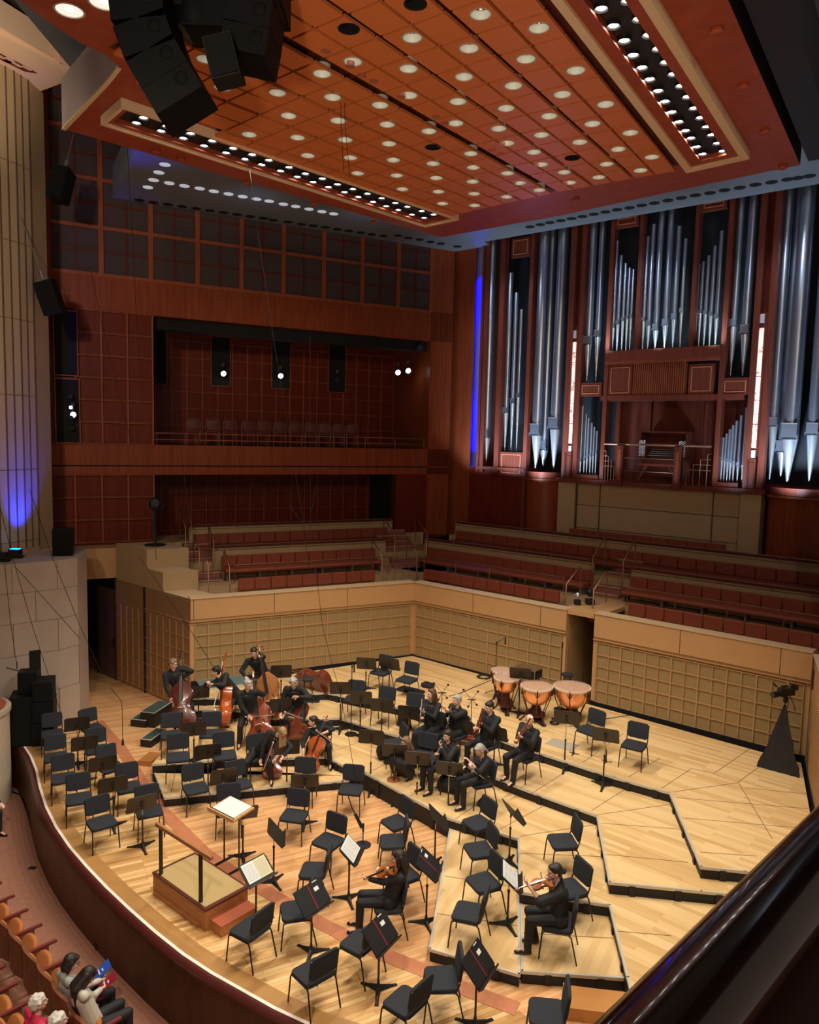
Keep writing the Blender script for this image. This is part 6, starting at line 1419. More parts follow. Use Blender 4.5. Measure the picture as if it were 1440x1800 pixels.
# ================================================================== TIMPANI
copper = mat('copper_bowl', (.90, .42, .22), .33, .8, noise=.12, nscale=5); irn = mat('dark_red_iron', (.07, .018, .012), .4, .3)
hide = mat('drum_head_hide', (.50, .30, .20), .6, noise=.15, nscale=6); creamr = mat('cream_hoop', (.72, .60, .48), .4)
def timpano(px_, r, label, rot=0):
    p = P(*px_, .8+.86); t = empty('timpano', (p.x, p.y, .8), rot, label, 'timpani', 'copper timpani on the top riser'); h = .86
    mb = MB(); prof = [(r*.25, h-r*1.22), (r*.5, h-r*1.12), (r*.78, h-r*.85), (r*.93, h-r*.5), (r*.97, h-r*.2), (r*.98, h-.02)]; mb.lathe(prof, n=24); mb.build('bowl', copper, t, 40)
    mb = MB(); mb.lathe([(r*1.0, h-.01), (r*1.0, h+.004), (r*.9, h+.008), (.0, h+.006)], n=28, caps=False); mb.build('drum_head', hide, t, 40)
    mb = MB(); mb.lathe([(r*.98, h-.03), (r*1.05, h-.03), (r*1.06, h+.01), (r*1.0, h+.012)], n=28, caps=False); mb.build('hoop', creamr, t, 40)
    for k in range(6):
        a = k*pi/3; c, s = math.cos(a), math.sin(a); mb = MB(); mb.path([(c*r*1.08, s*r*1.08, h-.02), (c*r*1.0, s*r*1.0, h-r*.6), (c*r*.55, s*r*.55, .18)], .012, 6)
        mb.tube((c*r*1.09, s*r*1.09, h-.04), (c*r*1.12, s*r*1.12, h-.15), .018, n=6); mb.tube((c*r*1.08, s*r*1.08, h+.03), (c*r*1.08, s*r*1.08, h-.02), .007, n=5)
        mb.tube((-s*.06+c*r*1.05, c*.06+s*r*1.05, h-.07), (c*r*1.02, s*r*1.02, h-.18), .008, n=5); mb.tube((s*.06+c*r*1.05, -c*.06+s*r*1.05, h-.07), (c*r*1.02, s*r*1.02, h-.18), .008, n=5); mb.build('strut', irn, t, 50)
    for k in range(3):
        a = k*2*pi/3+.6; c, s = math.cos(a), math.sin(a); mb = MB(); mb.path([(c*r*.35, s*r*.35, .30), (c*r*.6, s*r*.6, .26), (c*r*.75, s*r*.75, .10), (c*r*.98, s*r*.98, .02)], .022, 6); mb.ell((c*r*1.0, s*r*1.0, .03), (.035, .035, .03), None, 8, 6); mb.build('leg', irn, t, 50)
    mb = MB(); mb.lathe([(r*.5, .14), (r*.62, .16), (r*.62, .20), (r*.4, .22), (r*.25, h-r*1.2)], n=16); mb.lathe([(r*.4, .05), (r*.45, .07), (r*.2, .14)], n=14); mb.build('base', irn, t, 50)
    mb = MB(); mb.box((0, -r*.7, .05), (.1, .26, .03), Matrix.Rotation(.2, 3, 'X')); mb.build('pedal', M['black'], t)
timpano((891, 1191), .31, 'second smallest copper timpano, left of the middle one'); timpano((944, 1206), .37, 'middle copper timpano behind the bald bassoonist', .4)
timpano((1006, 1207), .42, 'largest copper timpano at the right', .2); timpano((884, 1178), .28, 'smallest timpano, mostly hidden behind the second smallest', .3)
p = P(944, 1187, 1.5); stool(p.x, p.y+.15, .8, .68, 'timpanist stool behind the middle timpano'); p = P(998, 1183, 1.5); stool(p.x, p.y, .8, .68, 'dark stool in front of the wall passage behind the largest timpano')
p = P(932, 1182, 1.6); r = empty('equipment_case', (p.x, p.y+.3, .8), R_(-40), 'black case with metal edges on a frame behind the timpani', 'equipment case')
mb = MB(); mb.box((0, 0, .72), (.62, .35, .2)); mb.build('case', M['black'], r); mb = MB(); mb.box((0, 0, .83), (.64, .37, .02)); mb.box((-.3, 0, .72), (.02, .37, .2)); mb.box((.3, 0, .72), (.02, .37, .2)); mb.build('metal_edges', M['steel'], r)
for sx in (-1, 1): mb = MB(); mb.tube((sx*.25, 0, 0), (sx*.25, 0, .62), .015, n=6); mb.build('leg', tubem, r)
# ================================================================== MICROPHONE STANDS AND SMALL THINGS
def micstand(base, lv, top, label, boom=None, round_=False):
    B = P(*base, lv); lo, hi = .2, 3
    for _ in range(30):
        m = (lo+hi)/2; lo, hi = (m, hi) if pix(B+Vector((0, 0, m)))[1] > top else (lo, m)
    h = lo; r = empty('microphone_stand', B, 0, label, 'microphone stand', 'microphone stands')
    mb = MB()
    if round_: mb.lathe([(.15, 0), (.15, .015), (.03, .03)], n=18)
    else:
        for k in range(3): a = k*2*pi/3+.4; mb.tube((0, 0, .16), (math.cos(a)*.3, math.sin(a)*.3, .01), .010, n=6)
    mb.build('base', M['black'], r, 40); mb = MB(); mb.tube((0, 0, .02), (0, 0, h), .011, n=6); mb.build('pole', M['black'], r)
    e = Vector((0, 0, h))
    if boom: 
        e = Vector(boom)+Vector((0, 0, h)); mb = MB(); mb.tube(-Vector(boom)*.3+Vector((0, 0, h)), e, .009, n=6); mb.box((0, 0, h), (.04, .04, .05)); mb.build('boom', M['black'], r)
    mb = MB(); mb.tube(e, e+Vector((0, 0, -.16 if boom else .14)), .018, n=8); mb.ell(e+Vector((0, 0, -.16 if boom else .14)), (.024, .024, .03)); mb.build('microphone', M['black'], r, 50)
micstand((870, 1223), .8, 1130, 'boom microphone stand left of the timpani', boom=(.22, 0, .15))
micstand((984, 1247), .8, 1140, 'tall straight microphone stand in front of the largest timpano', round_=True)
micstand((617, 1291), .4, 1172, 'microphone stand with a round base at the left end of the brass row', boom=(.05, 0, .05), round_=True)
micstand((638, 1486), 0, 1462, 'short black microphone stand on the floor in mid stage', round_=True)
r = empty('microphone', P(630, 1440, .35), 0, 'large dark microphone hung over the middle of the stage floor', 'microphone')
mb = MB(); mb.tube((.07, 0, -.16), (-.06, 0, .10), .035, .03, 10); mb.build('body', M['black'], r, 50); mb = MB(); mb.path([(-.06, 0, .1), (-.12, .02, .2), (-.2, .05, .42)], .012, 5); mb.build('arm', M['black'], r)
def pegs(px_, lv, label, m, n=1, h=.28):
    p = P(*px_, lv); r = empty('instrument_peg', p, 0, label, 'instrument stand', 'small instrument pegs')
    for k in range(3): a = k*2*pi/3; mb = MB(); mb.tube((0, 0, .03), (math.cos(a)*.13, math.sin(a)*.13, .006), .008, n=5); mb.build('foot', m, r)
    mb = MB(); mb.lathe([(.028, .02), (.02, .06), (.012, h)], n=8); mb.build('peg', m, r, 50)
pegs((1008, 1326), .8, 'black peg stand on the top riser beside the grey mat', M['black']); pegs((1065, 1340), .8, 'black peg stand near the two right-hand chairs', M['black'])
p = P(692, 1371, .4); r = empty('wooden_peg_stand', p, 0, 'round wooden base with two pegs in front of the crouching woman', 'instrument stand')
mb = MB(); mb.lathe([(.14, 0), (.14, .025), (.10, .04)], n=18); mb.build('base', mat('peg_wood', (.35, .13, .05), .4), r, 50)
for sx in (-1, 1): mb = MB(); mb.tube((sx*.05, 0, .03), (sx*.05, 0, .22), .014, .010, 8); mb.build('peg', mat('peg_wood', (.35, .13, .05)), r, 50)
def mallets(px_, lv, label):
    p = P(*px_, lv); r = empty('ball_peg_stand', p, 0, label, 'instrument stand', 'stands with black balls'); mb = MB(); mb.tube((0, 0, 0), (0, 0, .62), .009, n=6); mb.box((0, 0, .62), (.2, .02, .02)); mb.lathe([(.1, 0), (.1, .015), (.02, .03)], n=12); mb.build('post', M['black'], r)
    for x, z in ((-.2, .85), (.14, .82), (-.08, .45), (.12, .5)): mb = MB(); mb.tube((0, 0, .62), (x, 0, z), .006, n=5); mb.ell((x, 0, z), (.028, .028, .028), None, 8, 6); mb.build('ball_arm', M['black'], r, 50)
mallets((776, 1262), .8, 'stand with black balls behind the clarinettists'); mallets((828, 1275), .8, 'stand with black balls left of the dark-haired bassoonist')
def bag(px_, lv, sz, label, ang=0, m=None, cat='bag'):
    p = P(*px_, lv); r = empty('bag' if cat == 'bag' else cat.replace(' ', '_'), (p.x, p.y, lv), ang, label, cat); mb = MB(); mb.cushion((0, 0, sz[2]/2), sz, None, min(sz[0], sz[1])*.25, .35); mb.build('body', m or blackcloth, r, 40)
    mb = MB(); mb.path([(-sz[0]*.2, 0, sz[2]*.95), (-sz[0]*.15, 0, sz[2]*1.2), (sz[0]*.15, 0, sz[2]*1.2), (sz[0]*.2, 0, sz[2]*.95)], .012, 6); mb.build('handle', M['black'], r, 50)
bag((675, 1334), .4, (.34, .22, .34), 'black backpack under the bluish chair by the crouching woman', .3); bag((790, 1392), .4, (.5, .26, .3), 'black bag on the floor left of the flute player', -.4)
bag((856, 1418), .4, (.36, .24, .12), 'dark soft case on the floor behind the rearmost platform chair', -.5); bag((710, 1292), .4, (.4, .12, .45), 'tall black case standing behind the bluish chair', -.6)
bag((683, 1342), .4, (.22, .12, .08), 'small black pouch on the floor beside the backpack', .3)
bag((722, 1215), .8, (.75, .4, .04), 'flat black instrument case lying open under the top right chair', -.6); bag((752, 1208), .8, (.35, .25, .12), 'black open case behind the brown-haired clarinettist', -.6)
bag((550, 1246), .4, (.42, .3, .22), 'black amplifier box with white corners beside the right double bass', .1, cat='amplifier')
p = P(812, 1306, .62); r = empty('reed_case', (p.x, p.y, .6), R_(-15), 'open dark red instrument case between the oboist and the bassoonist', 'instrument case')
mb = MB(); mb.box((0, 0, .16), (.5, .25, .04)); mb.box((0, .14, .24), (.5, .03, .16)); mb.build('case', mat('case_red', (.22, .03, .02), .4), r); mb = MB(); mb.tube((-.2, 0, .19), (.2, .05, .20), .02, n=8); mb.build('joint', M['brass'], r)
for sx in (-1, 1): mb = MB(); mb.tube((sx*.2, 0, 0), (sx*.2, 0, .14), .012, n=6); mb.build('leg', tubem, r)
p = P(988, 1309, .8); mb = MB(); mb.box((0, 0, .004), (.62, .4, .008), rotz(-.65)); o = mb.build('grey_mat', mat('grey_mat', (.38, .34, .27), .8), None); o.location = (p.x, p.y, .802); tag(o, 'thin grey square mat lying on the top riser before the timpani', 'mat')
for nm, px_, lv, rr in (('coil', (851, 1191), .8, .22), ('coil', (975, 1272), .8, .12)):
    p = P(*px_, lv); mb = MB(); pts = [Vector((math.cos(a*.5)*rr*(1-.01*a), math.sin(a*.5)*rr*(1-.01*a), .012+.004*(a % 5))) for a in range(50)]; mb.path(pts, .009, 5); o = mb.build('cable_coil', M['black'], None, 60); o.location = (p.x, p.y, lv+.003); tag(o, 'coiled black cable on the top riser '+('left of the timpani' if rr > .2 else 'beside the largest timpano'), 'cable')
def floorcable(pts, lv, label, r=.008):
    mb = MB(); mb.path([P(x, y, lv)+Vector((0, 0, r+.002)) for x, y in pts], r, 5); tag(mb.build('floor_cable', M['black'], None, 60), label, 'cable')
floorcable([(868, 1194), (840, 1206), (806, 1220), (790, 1224)], .8, 'black cable running on the top riser from the timpani to the clarinets'); floorcable([(1000, 1277), (1030, 1275), (1060, 1265), (1105, 1258)], .8, 'black cable on the top riser right of the timpani')
floorcable([(826, 1178), (840, 1184), (850, 1186)], .8, 'short black cable end by the wall left of the cable coil')
# ================================================================== DRAPED CAMERA TRIPOD
b0 = P(1330, 1347, .8); b1 = P(1405, 1368, .8); mid = (b0+b1)/2; bk = mid+(P(1390, 1330, .8)-mid); ap = Dp(1381, 1232, mid.y+.1)
r = empty('camera_tripod', (mid.x, mid.y+.1, .8), 0, 'video camera on a tripod wrapped in a black cloth skirt at the far right', 'camera tripod')
rings = []; cen = Vector((mid.x, mid.y+.1, 0)); n = 36
bs = [b0, (b0+b1)/2, b1, b1*.5+bk*.5+Vector((.1, .1, 0)), bk+Vector((0, .3, 0)), b0*.5+bk*.5]
def edge(t): k = t*6; i = int(k) % 6; f = k-int(k); return bs[i].lerp(bs[(i+1) % 6], f)
for j in range(14):
    u = j/13; ring = []
    for i in range(n):
        e = edge(i/n); a = Vector((ap.x, ap.y, ap.z)); q = Vector((e.x, e.y, .8)).lerp(a, u)
        d = Vector((q.x-a.x, q.y-a.y, 0)); wv = 1+.07*math.sin(i*2.1+u*3)*(1-u)+.05*math.sin(u*14+i*.5)*(1-u)-.10*math.sin(u*pi); q = Vector((a.x+(q.x-a.x)*wv, a.y+(q.y-a.y)*wv, q.z))
        if u == 1: q = a+Vector((math.cos(2*pi*i/n)*.05, math.sin(2*pi*i/n)*.05, 0))
        ring.append(q-Vector((mid.x, mid.y+.1, .8)))
    rings.append(ring)
mb = MB(); mb.loft(rings); mb.build('cloth_skirt', mat('black_drape', (.018, .015, .017), .85, noise=.3, nscale=6), r, 60)
c = ap-Vector((mid.x, mid.y+.1, .8)); mb = MB(); mb.lathe([(.04, 0), (.05, .05), (.03, .1)], c=c, n=10); mb.build('tripod_head', M['black'], r, 50)
mb = MB(); rr = rotz(.35); mb.box(c+Vector((0, 0, .2)), (.34, .14, .16), rr); mb.tube(c+Vector((-.15, -.05, .17)), c+Vector((-.33, -.11, .15)), .055, .065, 10); mb.box(c+Vector((-.05, 0, .31)), (.16, .04, .03), rr); mb.box(c+Vector((.2, .06, .28)), (.1, .1, .12), rr); mb.tube(c+Vector((-.2, 0, .3)), c+Vector((-.28, 0, .36)), .02, n=6); mb.build('video_camera', M['blackgloss'], r, 50)
mb = MB(); mb.path([c+Vector((.08, 0, .1)), c+Vector((.17, 0, -.05)), c+Vector((.19, -.05, -.2))], .01, 5); mb.build('pan_handle', irn, r)
# small remote cameras on the aisle wall
for px_, lb, sz in (((1015, 1062), 'small white and black remote camera on the wall above the stage passage', .16), ((1037, 1061), 'larger black remote camera on the wall above the stage passage', .22)):
    p = P(*px_, 3.12); r = empty('remote_camera', p, 0, lb, 'camera'); mb = MB(); mb.box((0, 0, .06), (sz, sz, .12)); mb.build('base', M['black'], r); mb = MB(); mb.ell((0, 0, sz*.9+.1), (sz*.45, sz*.45, sz*.5)); mb.tube((0, 0, sz+.08), (-sz*.7, -sz*.2, sz+.1), sz*.25, n=8); mb.build('head', M['black'] if sz > .2 else M['pipebright'], r, 50)
p = FL.p(7.15, 2.7, 4.17); r = empty('followspot', p, 0, 'black round fixture on a pole standing on the highest stepped block', 'stage light'); mb = MB(); mb.tube((0, 0, 0), (0, 0, 1.0), .04, n=8); mb.lathe([(.3, 0), (.3, .02), (.05, .05)], n=14); mb.build('pole', M['black'], r, 50); mb = MB(); mb.ell((0, 0, 1.2), (.17, .15, .2)); mb.tube((0, 0, 1.2), (.08, -.2, 1.25), .12, n=12); mb.tube((.2, 0, 1.05), (.25, 0, 1.2), .03, n=6); mb.build('head', M['black'], r, 50)
# ================================================================== LOUDSPEAKERS
def cab(name, loc, sz, rz, label, cat='loudspeaker', parent=None, tilt=None, cones=2, front=(0, -1)):
    r = empty(name, loc, rz, label, cat) if parent is None else bpy.data.objects.new(name, None)
    if parent is not None: COL.objects.link(r); r.parent = parent; r.location = loc
    if tilt is not None: r.rotation_mode = 'QUATERNION'; r.rotation_quaternion = tilt.to_quaternion()
    mb = MB(); mb.box((0, 0, sz[2]/2), sz); mb.build('cabinet', mat('speaker_black', (.006, .006, .007), .6, spec=.2), r)
    mb = MB(); mb.box((0, -sz[1]/2-.008, sz[2]/2), (sz[0]*.9, .016, sz[2]*.92)); mb.build('grille', mat('speaker_grille', (.009, .009, .009), .85, spec=.1), r)
    return r
for (x, y, z, sx, sy, sz, lb) in [(-8.62, 17.55, 0, .48, .62, .55, 'lowest black cabinet of the front loudspeaker stack'), (-8.62, 17.55, .56, .46, .6, .5, 'middle black cabinet of the front loudspeaker stack'), (-8.62, 17.55, 1.07, .44, .56, .46, 'top black cabinet of the front loudspeaker stack'), (-9.08, 17.45, 0, .5, .6, 1.2, 'tall black draped cabinet at the left edge of the stage'), (-9.02, 17.62, 1.21, .42, .4, .5, 'black cabinet on top of the tall draped one')]:
    cab('loudspeaker', (x, y, z), (sx, sy, sz), R_(18), lb)
cab('loudspeaker', (P(110, 975, 4.23).x, P(110, 975, 4.23).y+.05, 4.23), (.48, .5, .68), R_(20), 'black loudspeaker standing on the limestone block')
for px_, tl, lb, sz in (((98, 552), Matrix.Rotation(R_(-16), 3, 'Y') @ Matrix.Rotation(R_(8), 3, 'X'), 'tilted black loudspeaker hanging beside the grooved pillar', (.46, .4, .84)), ((101, 352), Matrix.Rotation(R_(10), 3, 'Y') @ Matrix.Rotation(R_(-10), 3, 'X'), 'upper black loudspeaker hanging beside the grooved pillar', (.4, .5, .82))):
    q = Dp(*px_, 20.0); r = cab('hanging_loudspeaker', q, sz, 0, lb, tilt=tl); mb = MB(); mb.tube((0, 0, sz[2]), (0, 0, sz[2]+.25), .05, n=8); mb.box((0, 0, sz[2]+.04), (.3, .2, .05)); mb.build('bracket', M['steeldark'], r)
    mb = MB(); mb.tube((0, 0, sz[2]+.2), (0, 0, sz[2]+3.4), .012, n=5); mb.build('hanging_rod', M['steeldark'], r)
# flown arrays above the stage front
def array(path, w_, dp, hh, label, Y, name='line_array'):
    q0 = Dp(*path[0], Y); r = empty(name, q0, 0, label, 'loudspeaker array'); pts = [Dp(x, y, Y)-q0 for x, y in path]
    for i in range(len(pts)-1):
        a, b = pts[i], pts[i+1]; t = (b-a).normalized(); c = (a+b)/2; xx = Vector((-t.z, 0, t.x)); xx = xx if xx.x > 0 else -xx; zz = -t; yy = zz.cross(xx)
        Rm = basis(xx, yy, zz); L = (b-a).length; mb = MB(); wt = w_
        mb.loft([[c+Rm @ Vector((sx*wt/2*f, sy*dp/2*g, z)) for sx, sy, f, g in ((-1, -1, .92, 1), (1, -1, .92, 1), (1, 1, 1, 1), (-1, 1, 1, 1))] for z in (-L/2-.012, L/2-.008)])
        o = mb.build('speaker_box', mat('array_black', (.0025, .0025, .003), .6, spec=.12), r)
        mb = MB(); 
        mb.ell(c+Rm @ Vector((w_*.22, -dp/2-.0, .02)), (.07, .02, .07), Rm, 12, 6); mb.build('driver', mat('driver_black', (.005, .005, .005), .7, spec=.1), o)
    return r
array([(252, -120), (252, -60), (253, 0), (259, 56), (278, 108), (304, 153), (329, 196)], .60, .6, .36, 'long curved black loudspeaker array hanging at the top left', 8.5)
array([(448, -80), (452, -30), (450, 20), (444, 66), (436, 112)], .52, .6, .34, 'shorter black loudspeaker array right of the long curved one', 8.6)
q = Dp(403, 145, 8.3); cab('hanging_loudspeaker', q, (.30, .3, .42), .3, 'small black loudspeaker hanging between the two arrays', tilt=Matrix.Rotation(R_(-14), 3, 'Y'))
q = Dp(350, 60, 8.8); r = empty('round_speaker_pod', q, 0, 'round flat-bottomed black pod between the loudspeaker arrays', 'loudspeaker'); mb = MB(); mb.lathe([(.27, 0), (.275, .03), (.275, .6), (.2, .7)], n=28); mb.build('drum', mat('array_black', (.006, .006, .006)), r, 40)
mb = MB(); mb.lathe([(.0, -.004), (.255, -.004), (.255, .0)], n=28, caps=False); mb.build('bottom_plate', mat('pod_plate', (.030, .022, .016), .6), r)
q = Dp(385, -10, 8.9); r = empty('rigging_frame', q, 0, 'dark rigging frame carrying the loudspeakers at the top edge', 'rigging'); mb = MB(); mb.box((0, 0, .15), (1.5, .6, .75)); mb.box((.1, -.1, -.2), (.8, .5, .6)); mb.box((-.45, -.1, -.1), (.5, .5, .4)); mb.build('frame', mat('array_black', (.006, .006, .006)), r)
mb = MB(); mb.tube((.48, -.1, .2), (.66, -.1, -.08), .10, n=14); mb.build('copper_pipe', mat('copper_brown_pipe', (.35, .10, .04), .35, .3), r, 50); mb = MB(); mb.path([(.45, -.2, -.35), (.62, -.25, -.2), (.72, -.2, .0), (.74, -.1, .3)], .035, 8); mb.path([(.4, -.25, -.1), (.6, -.3, -.15), (.62, -.2, .2)], .02, 6); mb.build('cable_bundle', M['black'], r, 60)
# ================================================================== LIGHTS IN THE WALL OPENINGS
bulb = mat('bright_lamp_face', (1, 1, 1), .4, emit=(1, .98, .95), estr=14)
def wlamp(x, y, d, label, r_=.09, on=True, dark=False):
    s, z = FL.px(x, y, d); q = FL.p(s, d-.16, z); r = empty('wall_spotlight', q, 0, label, 'spotlight'); mb = MB(); mb.tube((0, 0, 0), (-.05, .16, .06), r_*1.25, r_*1.1, 12); mb.tube((0, 0, .1), (0, .05, .4), .02, n=6); mb.box((0, .02, .3), (.12, .1, .12)); mb.build('housing', M['black'], r, 40)
    if on: mb = MB(); mb.ell((.005, -.02, -.005), (r_, .03, r_)); mb.build('lens', bulb, r, 60)
for a in [(391, 657, 7.2, 'bright spotlight in the second dark slot of the balcony wall'), (491, 661, 7.2, 'bright spotlight in the third dark slot of the balcony wall'), (590, 668, 7.2, 'unlit spotlight in the rightmost dark slot of the balcony wall', .08, False), (696, 655, 5.2, 'left of the two bright spotlights at the right end of the balcony'), (714, 652, 5.2, 'right of the two bright spotlights at the right end of the balcony'), (735, 612, 4.6, 'dark spotlight under the balcony ceiling at its right end', .09, False), (128, 729, 4.2, 'bright spotlight in the lower left dark window', .08), (124, 716, 4.2, 'small bright lamp just above the one in the lower left window', .045), (126, 752, 4.2, 'unlit lamp at the bottom of the lower left window', .06, False)]: wlamp(*a)
for px_, lb, on in (((27, 972), 'blue uplight on the limestone block at the foot of the pillar', True), ((4, 978), 'black fixture at the left picture edge on the limestone block', False)):
    q = P(*px_, 4.35); q = Vector((q.x+ (0 if on else 0), q.y, 4.24)); r = empty('uplight', q, 0, lb, 'stage light'); mb = MB(); mb.box((0, 0, .14), (.26, .2, .14)); mb.box((-.16, 0, .1), (.02, .05, .22)); mb.box((.16, 0, .1), (.02, .05, .22)); mb.box((0, 0, .02), (.34, .2, .03)); mb.build('housing', M['black'], r)
    if on: mb = MB(); mb.box((0, 0, .215), (.22, .14, .012)); mb.build('lens', mat('blue_lens', (.1, .4, 1), .4, emit=(.0, .25, 1), estr=9), r)
# ================================================================== BALCONY RAIL AND CHAIRS
r = empty('balcony_rail', (0, 0, 0), 0, 'two-bar metal rail along the dark side balcony', 'railing')
for z in (7.22, 7.42): mb = MB(); mb.tube(FL.p(-2.65, 4.42, z), FL.p(6.9, 4.42, z), .02, n=6); mb.build('bar', mat('rail_copper', (.35, .12, .08), .35, .7), r)
for k in range(9): s = -2.6+9.4*k/8; mb = MB(); mb.tube(FL.p(s, 4.42, 7.05), FL.p(s, 4.42, 7.42), .016, n=6); mb.build('post', mat('rail_copper', (.3, .1, .06)), r)
mb = MB(); aL_ = math.atan2(FL.u.y, FL.u.x)+pi; bc = empty('balcony_chair', (0, 0, 0), 0, 'dark chair with an arched metal-framed back behind the balcony rail', 'chair', 'arched-back chairs on the side balcony')
mb.path([(-.22, -.18, .0), (-.22, -.2, .7), (-.18, -.2, .84), (0, -.2, .88), (.18, -.2, .84), (.22, -.2, .7), (.22, -.18, 0)], .013, 6); mb.build('frame', mat('chair_bronze', (.14, .06, .04), .45, .6), bc, 60)
mb = MB(); mb.cushion((0, -.2, .66), (.38, .34, .04), Matrix.Rotation(R_(90), 3, 'X'), .1, .3); mb.build('backrest', M['seatdark'] if 'seatdark' in M else mat('chair_dark_red', (.09, .018, .012), .6), bc, 40); mb = MB(); mb.cushion((0, 0, .45), (.44, .42, .06), None, .06, .3); mb.build('seat', mat('chair_dark_red', (.09, .018, .012)), bc, 40)
for sx in (-1, 1):
    for sy in (-1, 1): mb = MB(); mb.tube((sx*.2, sy*.18, .43), (sx*.21, sy*.2, 0), .012, n=6); mb.build('leg', mat('chair_bronze', (.3, .15, .1)), bc)
for k, x in enumerate((338, 372, 401, 432, 460, 488, 517, 543, 568, 592, 616)):
    s, z = FL.px(x, 770, 5.0); q = FL.p(s, 5.0, 7.05); a = aL_+random.uniform(-.12, .12)
    if k == 0: bc.location = q; bc.rotation_euler = (0, 0, a); c_ = bc
    else: c_ = dup(bc, q, a)
    c_['label'] = 'dark arched-back chair on the side balcony, %s from the left' % ORD[k]
# ================================================================== AUDIENCE SEATS
def seat():
    t = empty('auditorium_seat'); ow = wood('seat_shell_wood', (.16, .055, .022), (.24, .09, .035), .35, (2, 2, 6), coat=.3)
    mb = MB(); n = 12; rings = []
    for z, k in ((.25, .8), (.5, 1), (.68, 1), (.77, .97), (.795, .8)):
        o_, i_ = [], []
        for j in range(n+1): x = -.27+.54*j/n; c = .05*math.cos(x/.27*pi/2); zz = z+(.04*math.cos(x/.27*pi/2) if z > .65 else 0); o_.append(Vector((x*k if z > .8 else x, -.24-c-.02, zz))); i_.append(Vector((x*k if z > .8 else x, -.24-c+.025, zz)))
        rings.append(o_+i_[::-1])
    mb.loft(rings); mb.build('back_shell', ow, t, 50)
    mb = MB(); mb.cushion((0, -.235, .58), (.42, .34, .06), Matrix.Rotation(R_(82), 3, 'X') @ Matrix.Rotation(0, 3, 'Z'), .16, .3); mb.build('back_cushion', mat('orange_velvet', (.42, .14, .035), .85, noise=.2, nscale=12), t, 50)
    mb = MB(); mb.cushion((0, -.08, .50), (.44, .42, .08), Matrix.Rotation(R_(60), 3, 'X'), .17, .35); mb.build('folded_seat', mat('orange_velvet', (.42, .14, .035)), t, 50)
    mb = MB(); mb.box((-.28, .02, .62), (.05, .46, .035)); mb.build('armrest', mat('oxblood_armrest', (.16, .03, .025), .35), t)
    mb = MB(); mb.box((-.28, -.02, .31), (.03, .3, .62)); mb.build('side_panel', ow, t)
    return t
FA = yw(.68, .73); st0 = seat(); first = True; R1 = []; R2 = []
d12 = Vector((2.82, -2.61, 0)).normalized()
for k in range(-2, 10):
    q = Vector((-6.75, 12.27, 0))+Vector((2.82, -2.61, 0))*(k/7.0)+Vector((.68, .73, 0))*(.04*math.sin(k*.4)-.24); R1.append(q)
for k in range(-3, 6): R2.append(Vector((-5.66, 10.14, 0))+d12*.49*k-Vector((.1, .1, 0)))
NM1 = ['hidden beyond the left edge, front row', 'front row seat at the left picture edge', 'front row seat, uppermost fully visible', 'front row seat, second below the uppermost', 'front row seat, third below the uppermost', 'front row seat, fourth below the uppermost', 'front row seat, fifth below the uppermost', 'front row seat just above the seated women', 'front row seat under the woman with glasses', 'front row seat under the woman with the red booklet', 'front row seat below the two women', 'last front row seat at the bottom edge']
NM2 = ['second row seat beyond the left edge', 'second row seat near the left edge', 'second row seat at the left edge', 'second row seat, third from the left edge', 'second row seat above the one next to the crimson jacket', 'second row seat beside the crimson jacket', 'second row seat under the person in the crimson jacket', 'second row seat beside the white-haired person at the bottom', 'second row seat at the bottom edge']
for lst, nm in ((R1, NM1), (R2, NM2)):
    for q, n_ in zip(lst, nm):
        if first: st0.location = (q.x, q.y, AFL); st0.rotation_euler = (0, 0, FA); c = st0; first = False
        else: c = dup(st0, (q.x, q.y, AFL), FA)
        c['label'] = 'wooden seat with orange cushions, '+n_; c['category'] = 'theatre seat'; c['group'] = 'theatre seats in front of the stage'
def aud(q, plab, hp, look, hL, hR, **kw):
    Hd = Dp(*hp, q.y+kw.pop('hy', .03)); return person(plab, (q.x, q.y, AFL), FA, .52, Hd, Hd+Vector(look), P(*hL, AFL+.72), P(*hR, AFL+.72), **kw)
grey_k = mat('grey_knit', (.30, .31, .28), .9, noise=.15, nscale=50); cream_s = mat('cream_shirt', (.55, .50, .42), .8, noise=.1, nscale=20); pink = mat('crimson_jacket', (.55, .02, .07), .7, noise=.1, nscale=20)
aud(R1[8], 'woman with dark bobbed hair and glasses in a grey knit sweater, front row', (125, 1692), (.8, .6, -.5), (165, 1718), (172, 1722), hair='dark', style='bob', female=True, top=grey_k, glasses=True)
aud(R1[9], 'woman with long dark hair and a cream shirt reading a red booklet', (155, 1716), (.7, .5, -.8), (180, 1722), (184, 1736), hair='dark', style='long', female=True, top=cream_s)
aud(R2[6], 'white-haired person in a crimson jacket in the second row', (68, 1763), (.7, .6, .1), (98, 1790), (104, 1795), hair='white', style='wavy', top=pink)
aud(R2[7], 'white-haired person in a dark top cut off by the bottom edge', (103, 1796), (.7, .6, .1), (130, 1812), (136, 1815), hair='white', style='wavy', top=mat('dark_brown_top', (.03, .02, .02), .8))
def booklet(px_, z, m, label, ang):
    p = P(*px_, z); r = empty('program_booklet', p, ang, label, 'booklet')
    mb = MB(); mb.box((0, 0, 0), (.19, .27, .008), Matrix.Rotation(R_(35), 3, 'X')); mb.build('cover', m, r)
    mb = MB()
    for k, w_ in enumerate((.1, .06, .12)): mb.box((0, .06-.05*k, .008+.04*(.06-.05*k)/.1), (w_, .02, .004), Matrix.Rotation(R_(35), 3, 'X'))
    mb.build('cover_print', mat('pale_print', (.7, .6, .6), .6), r)
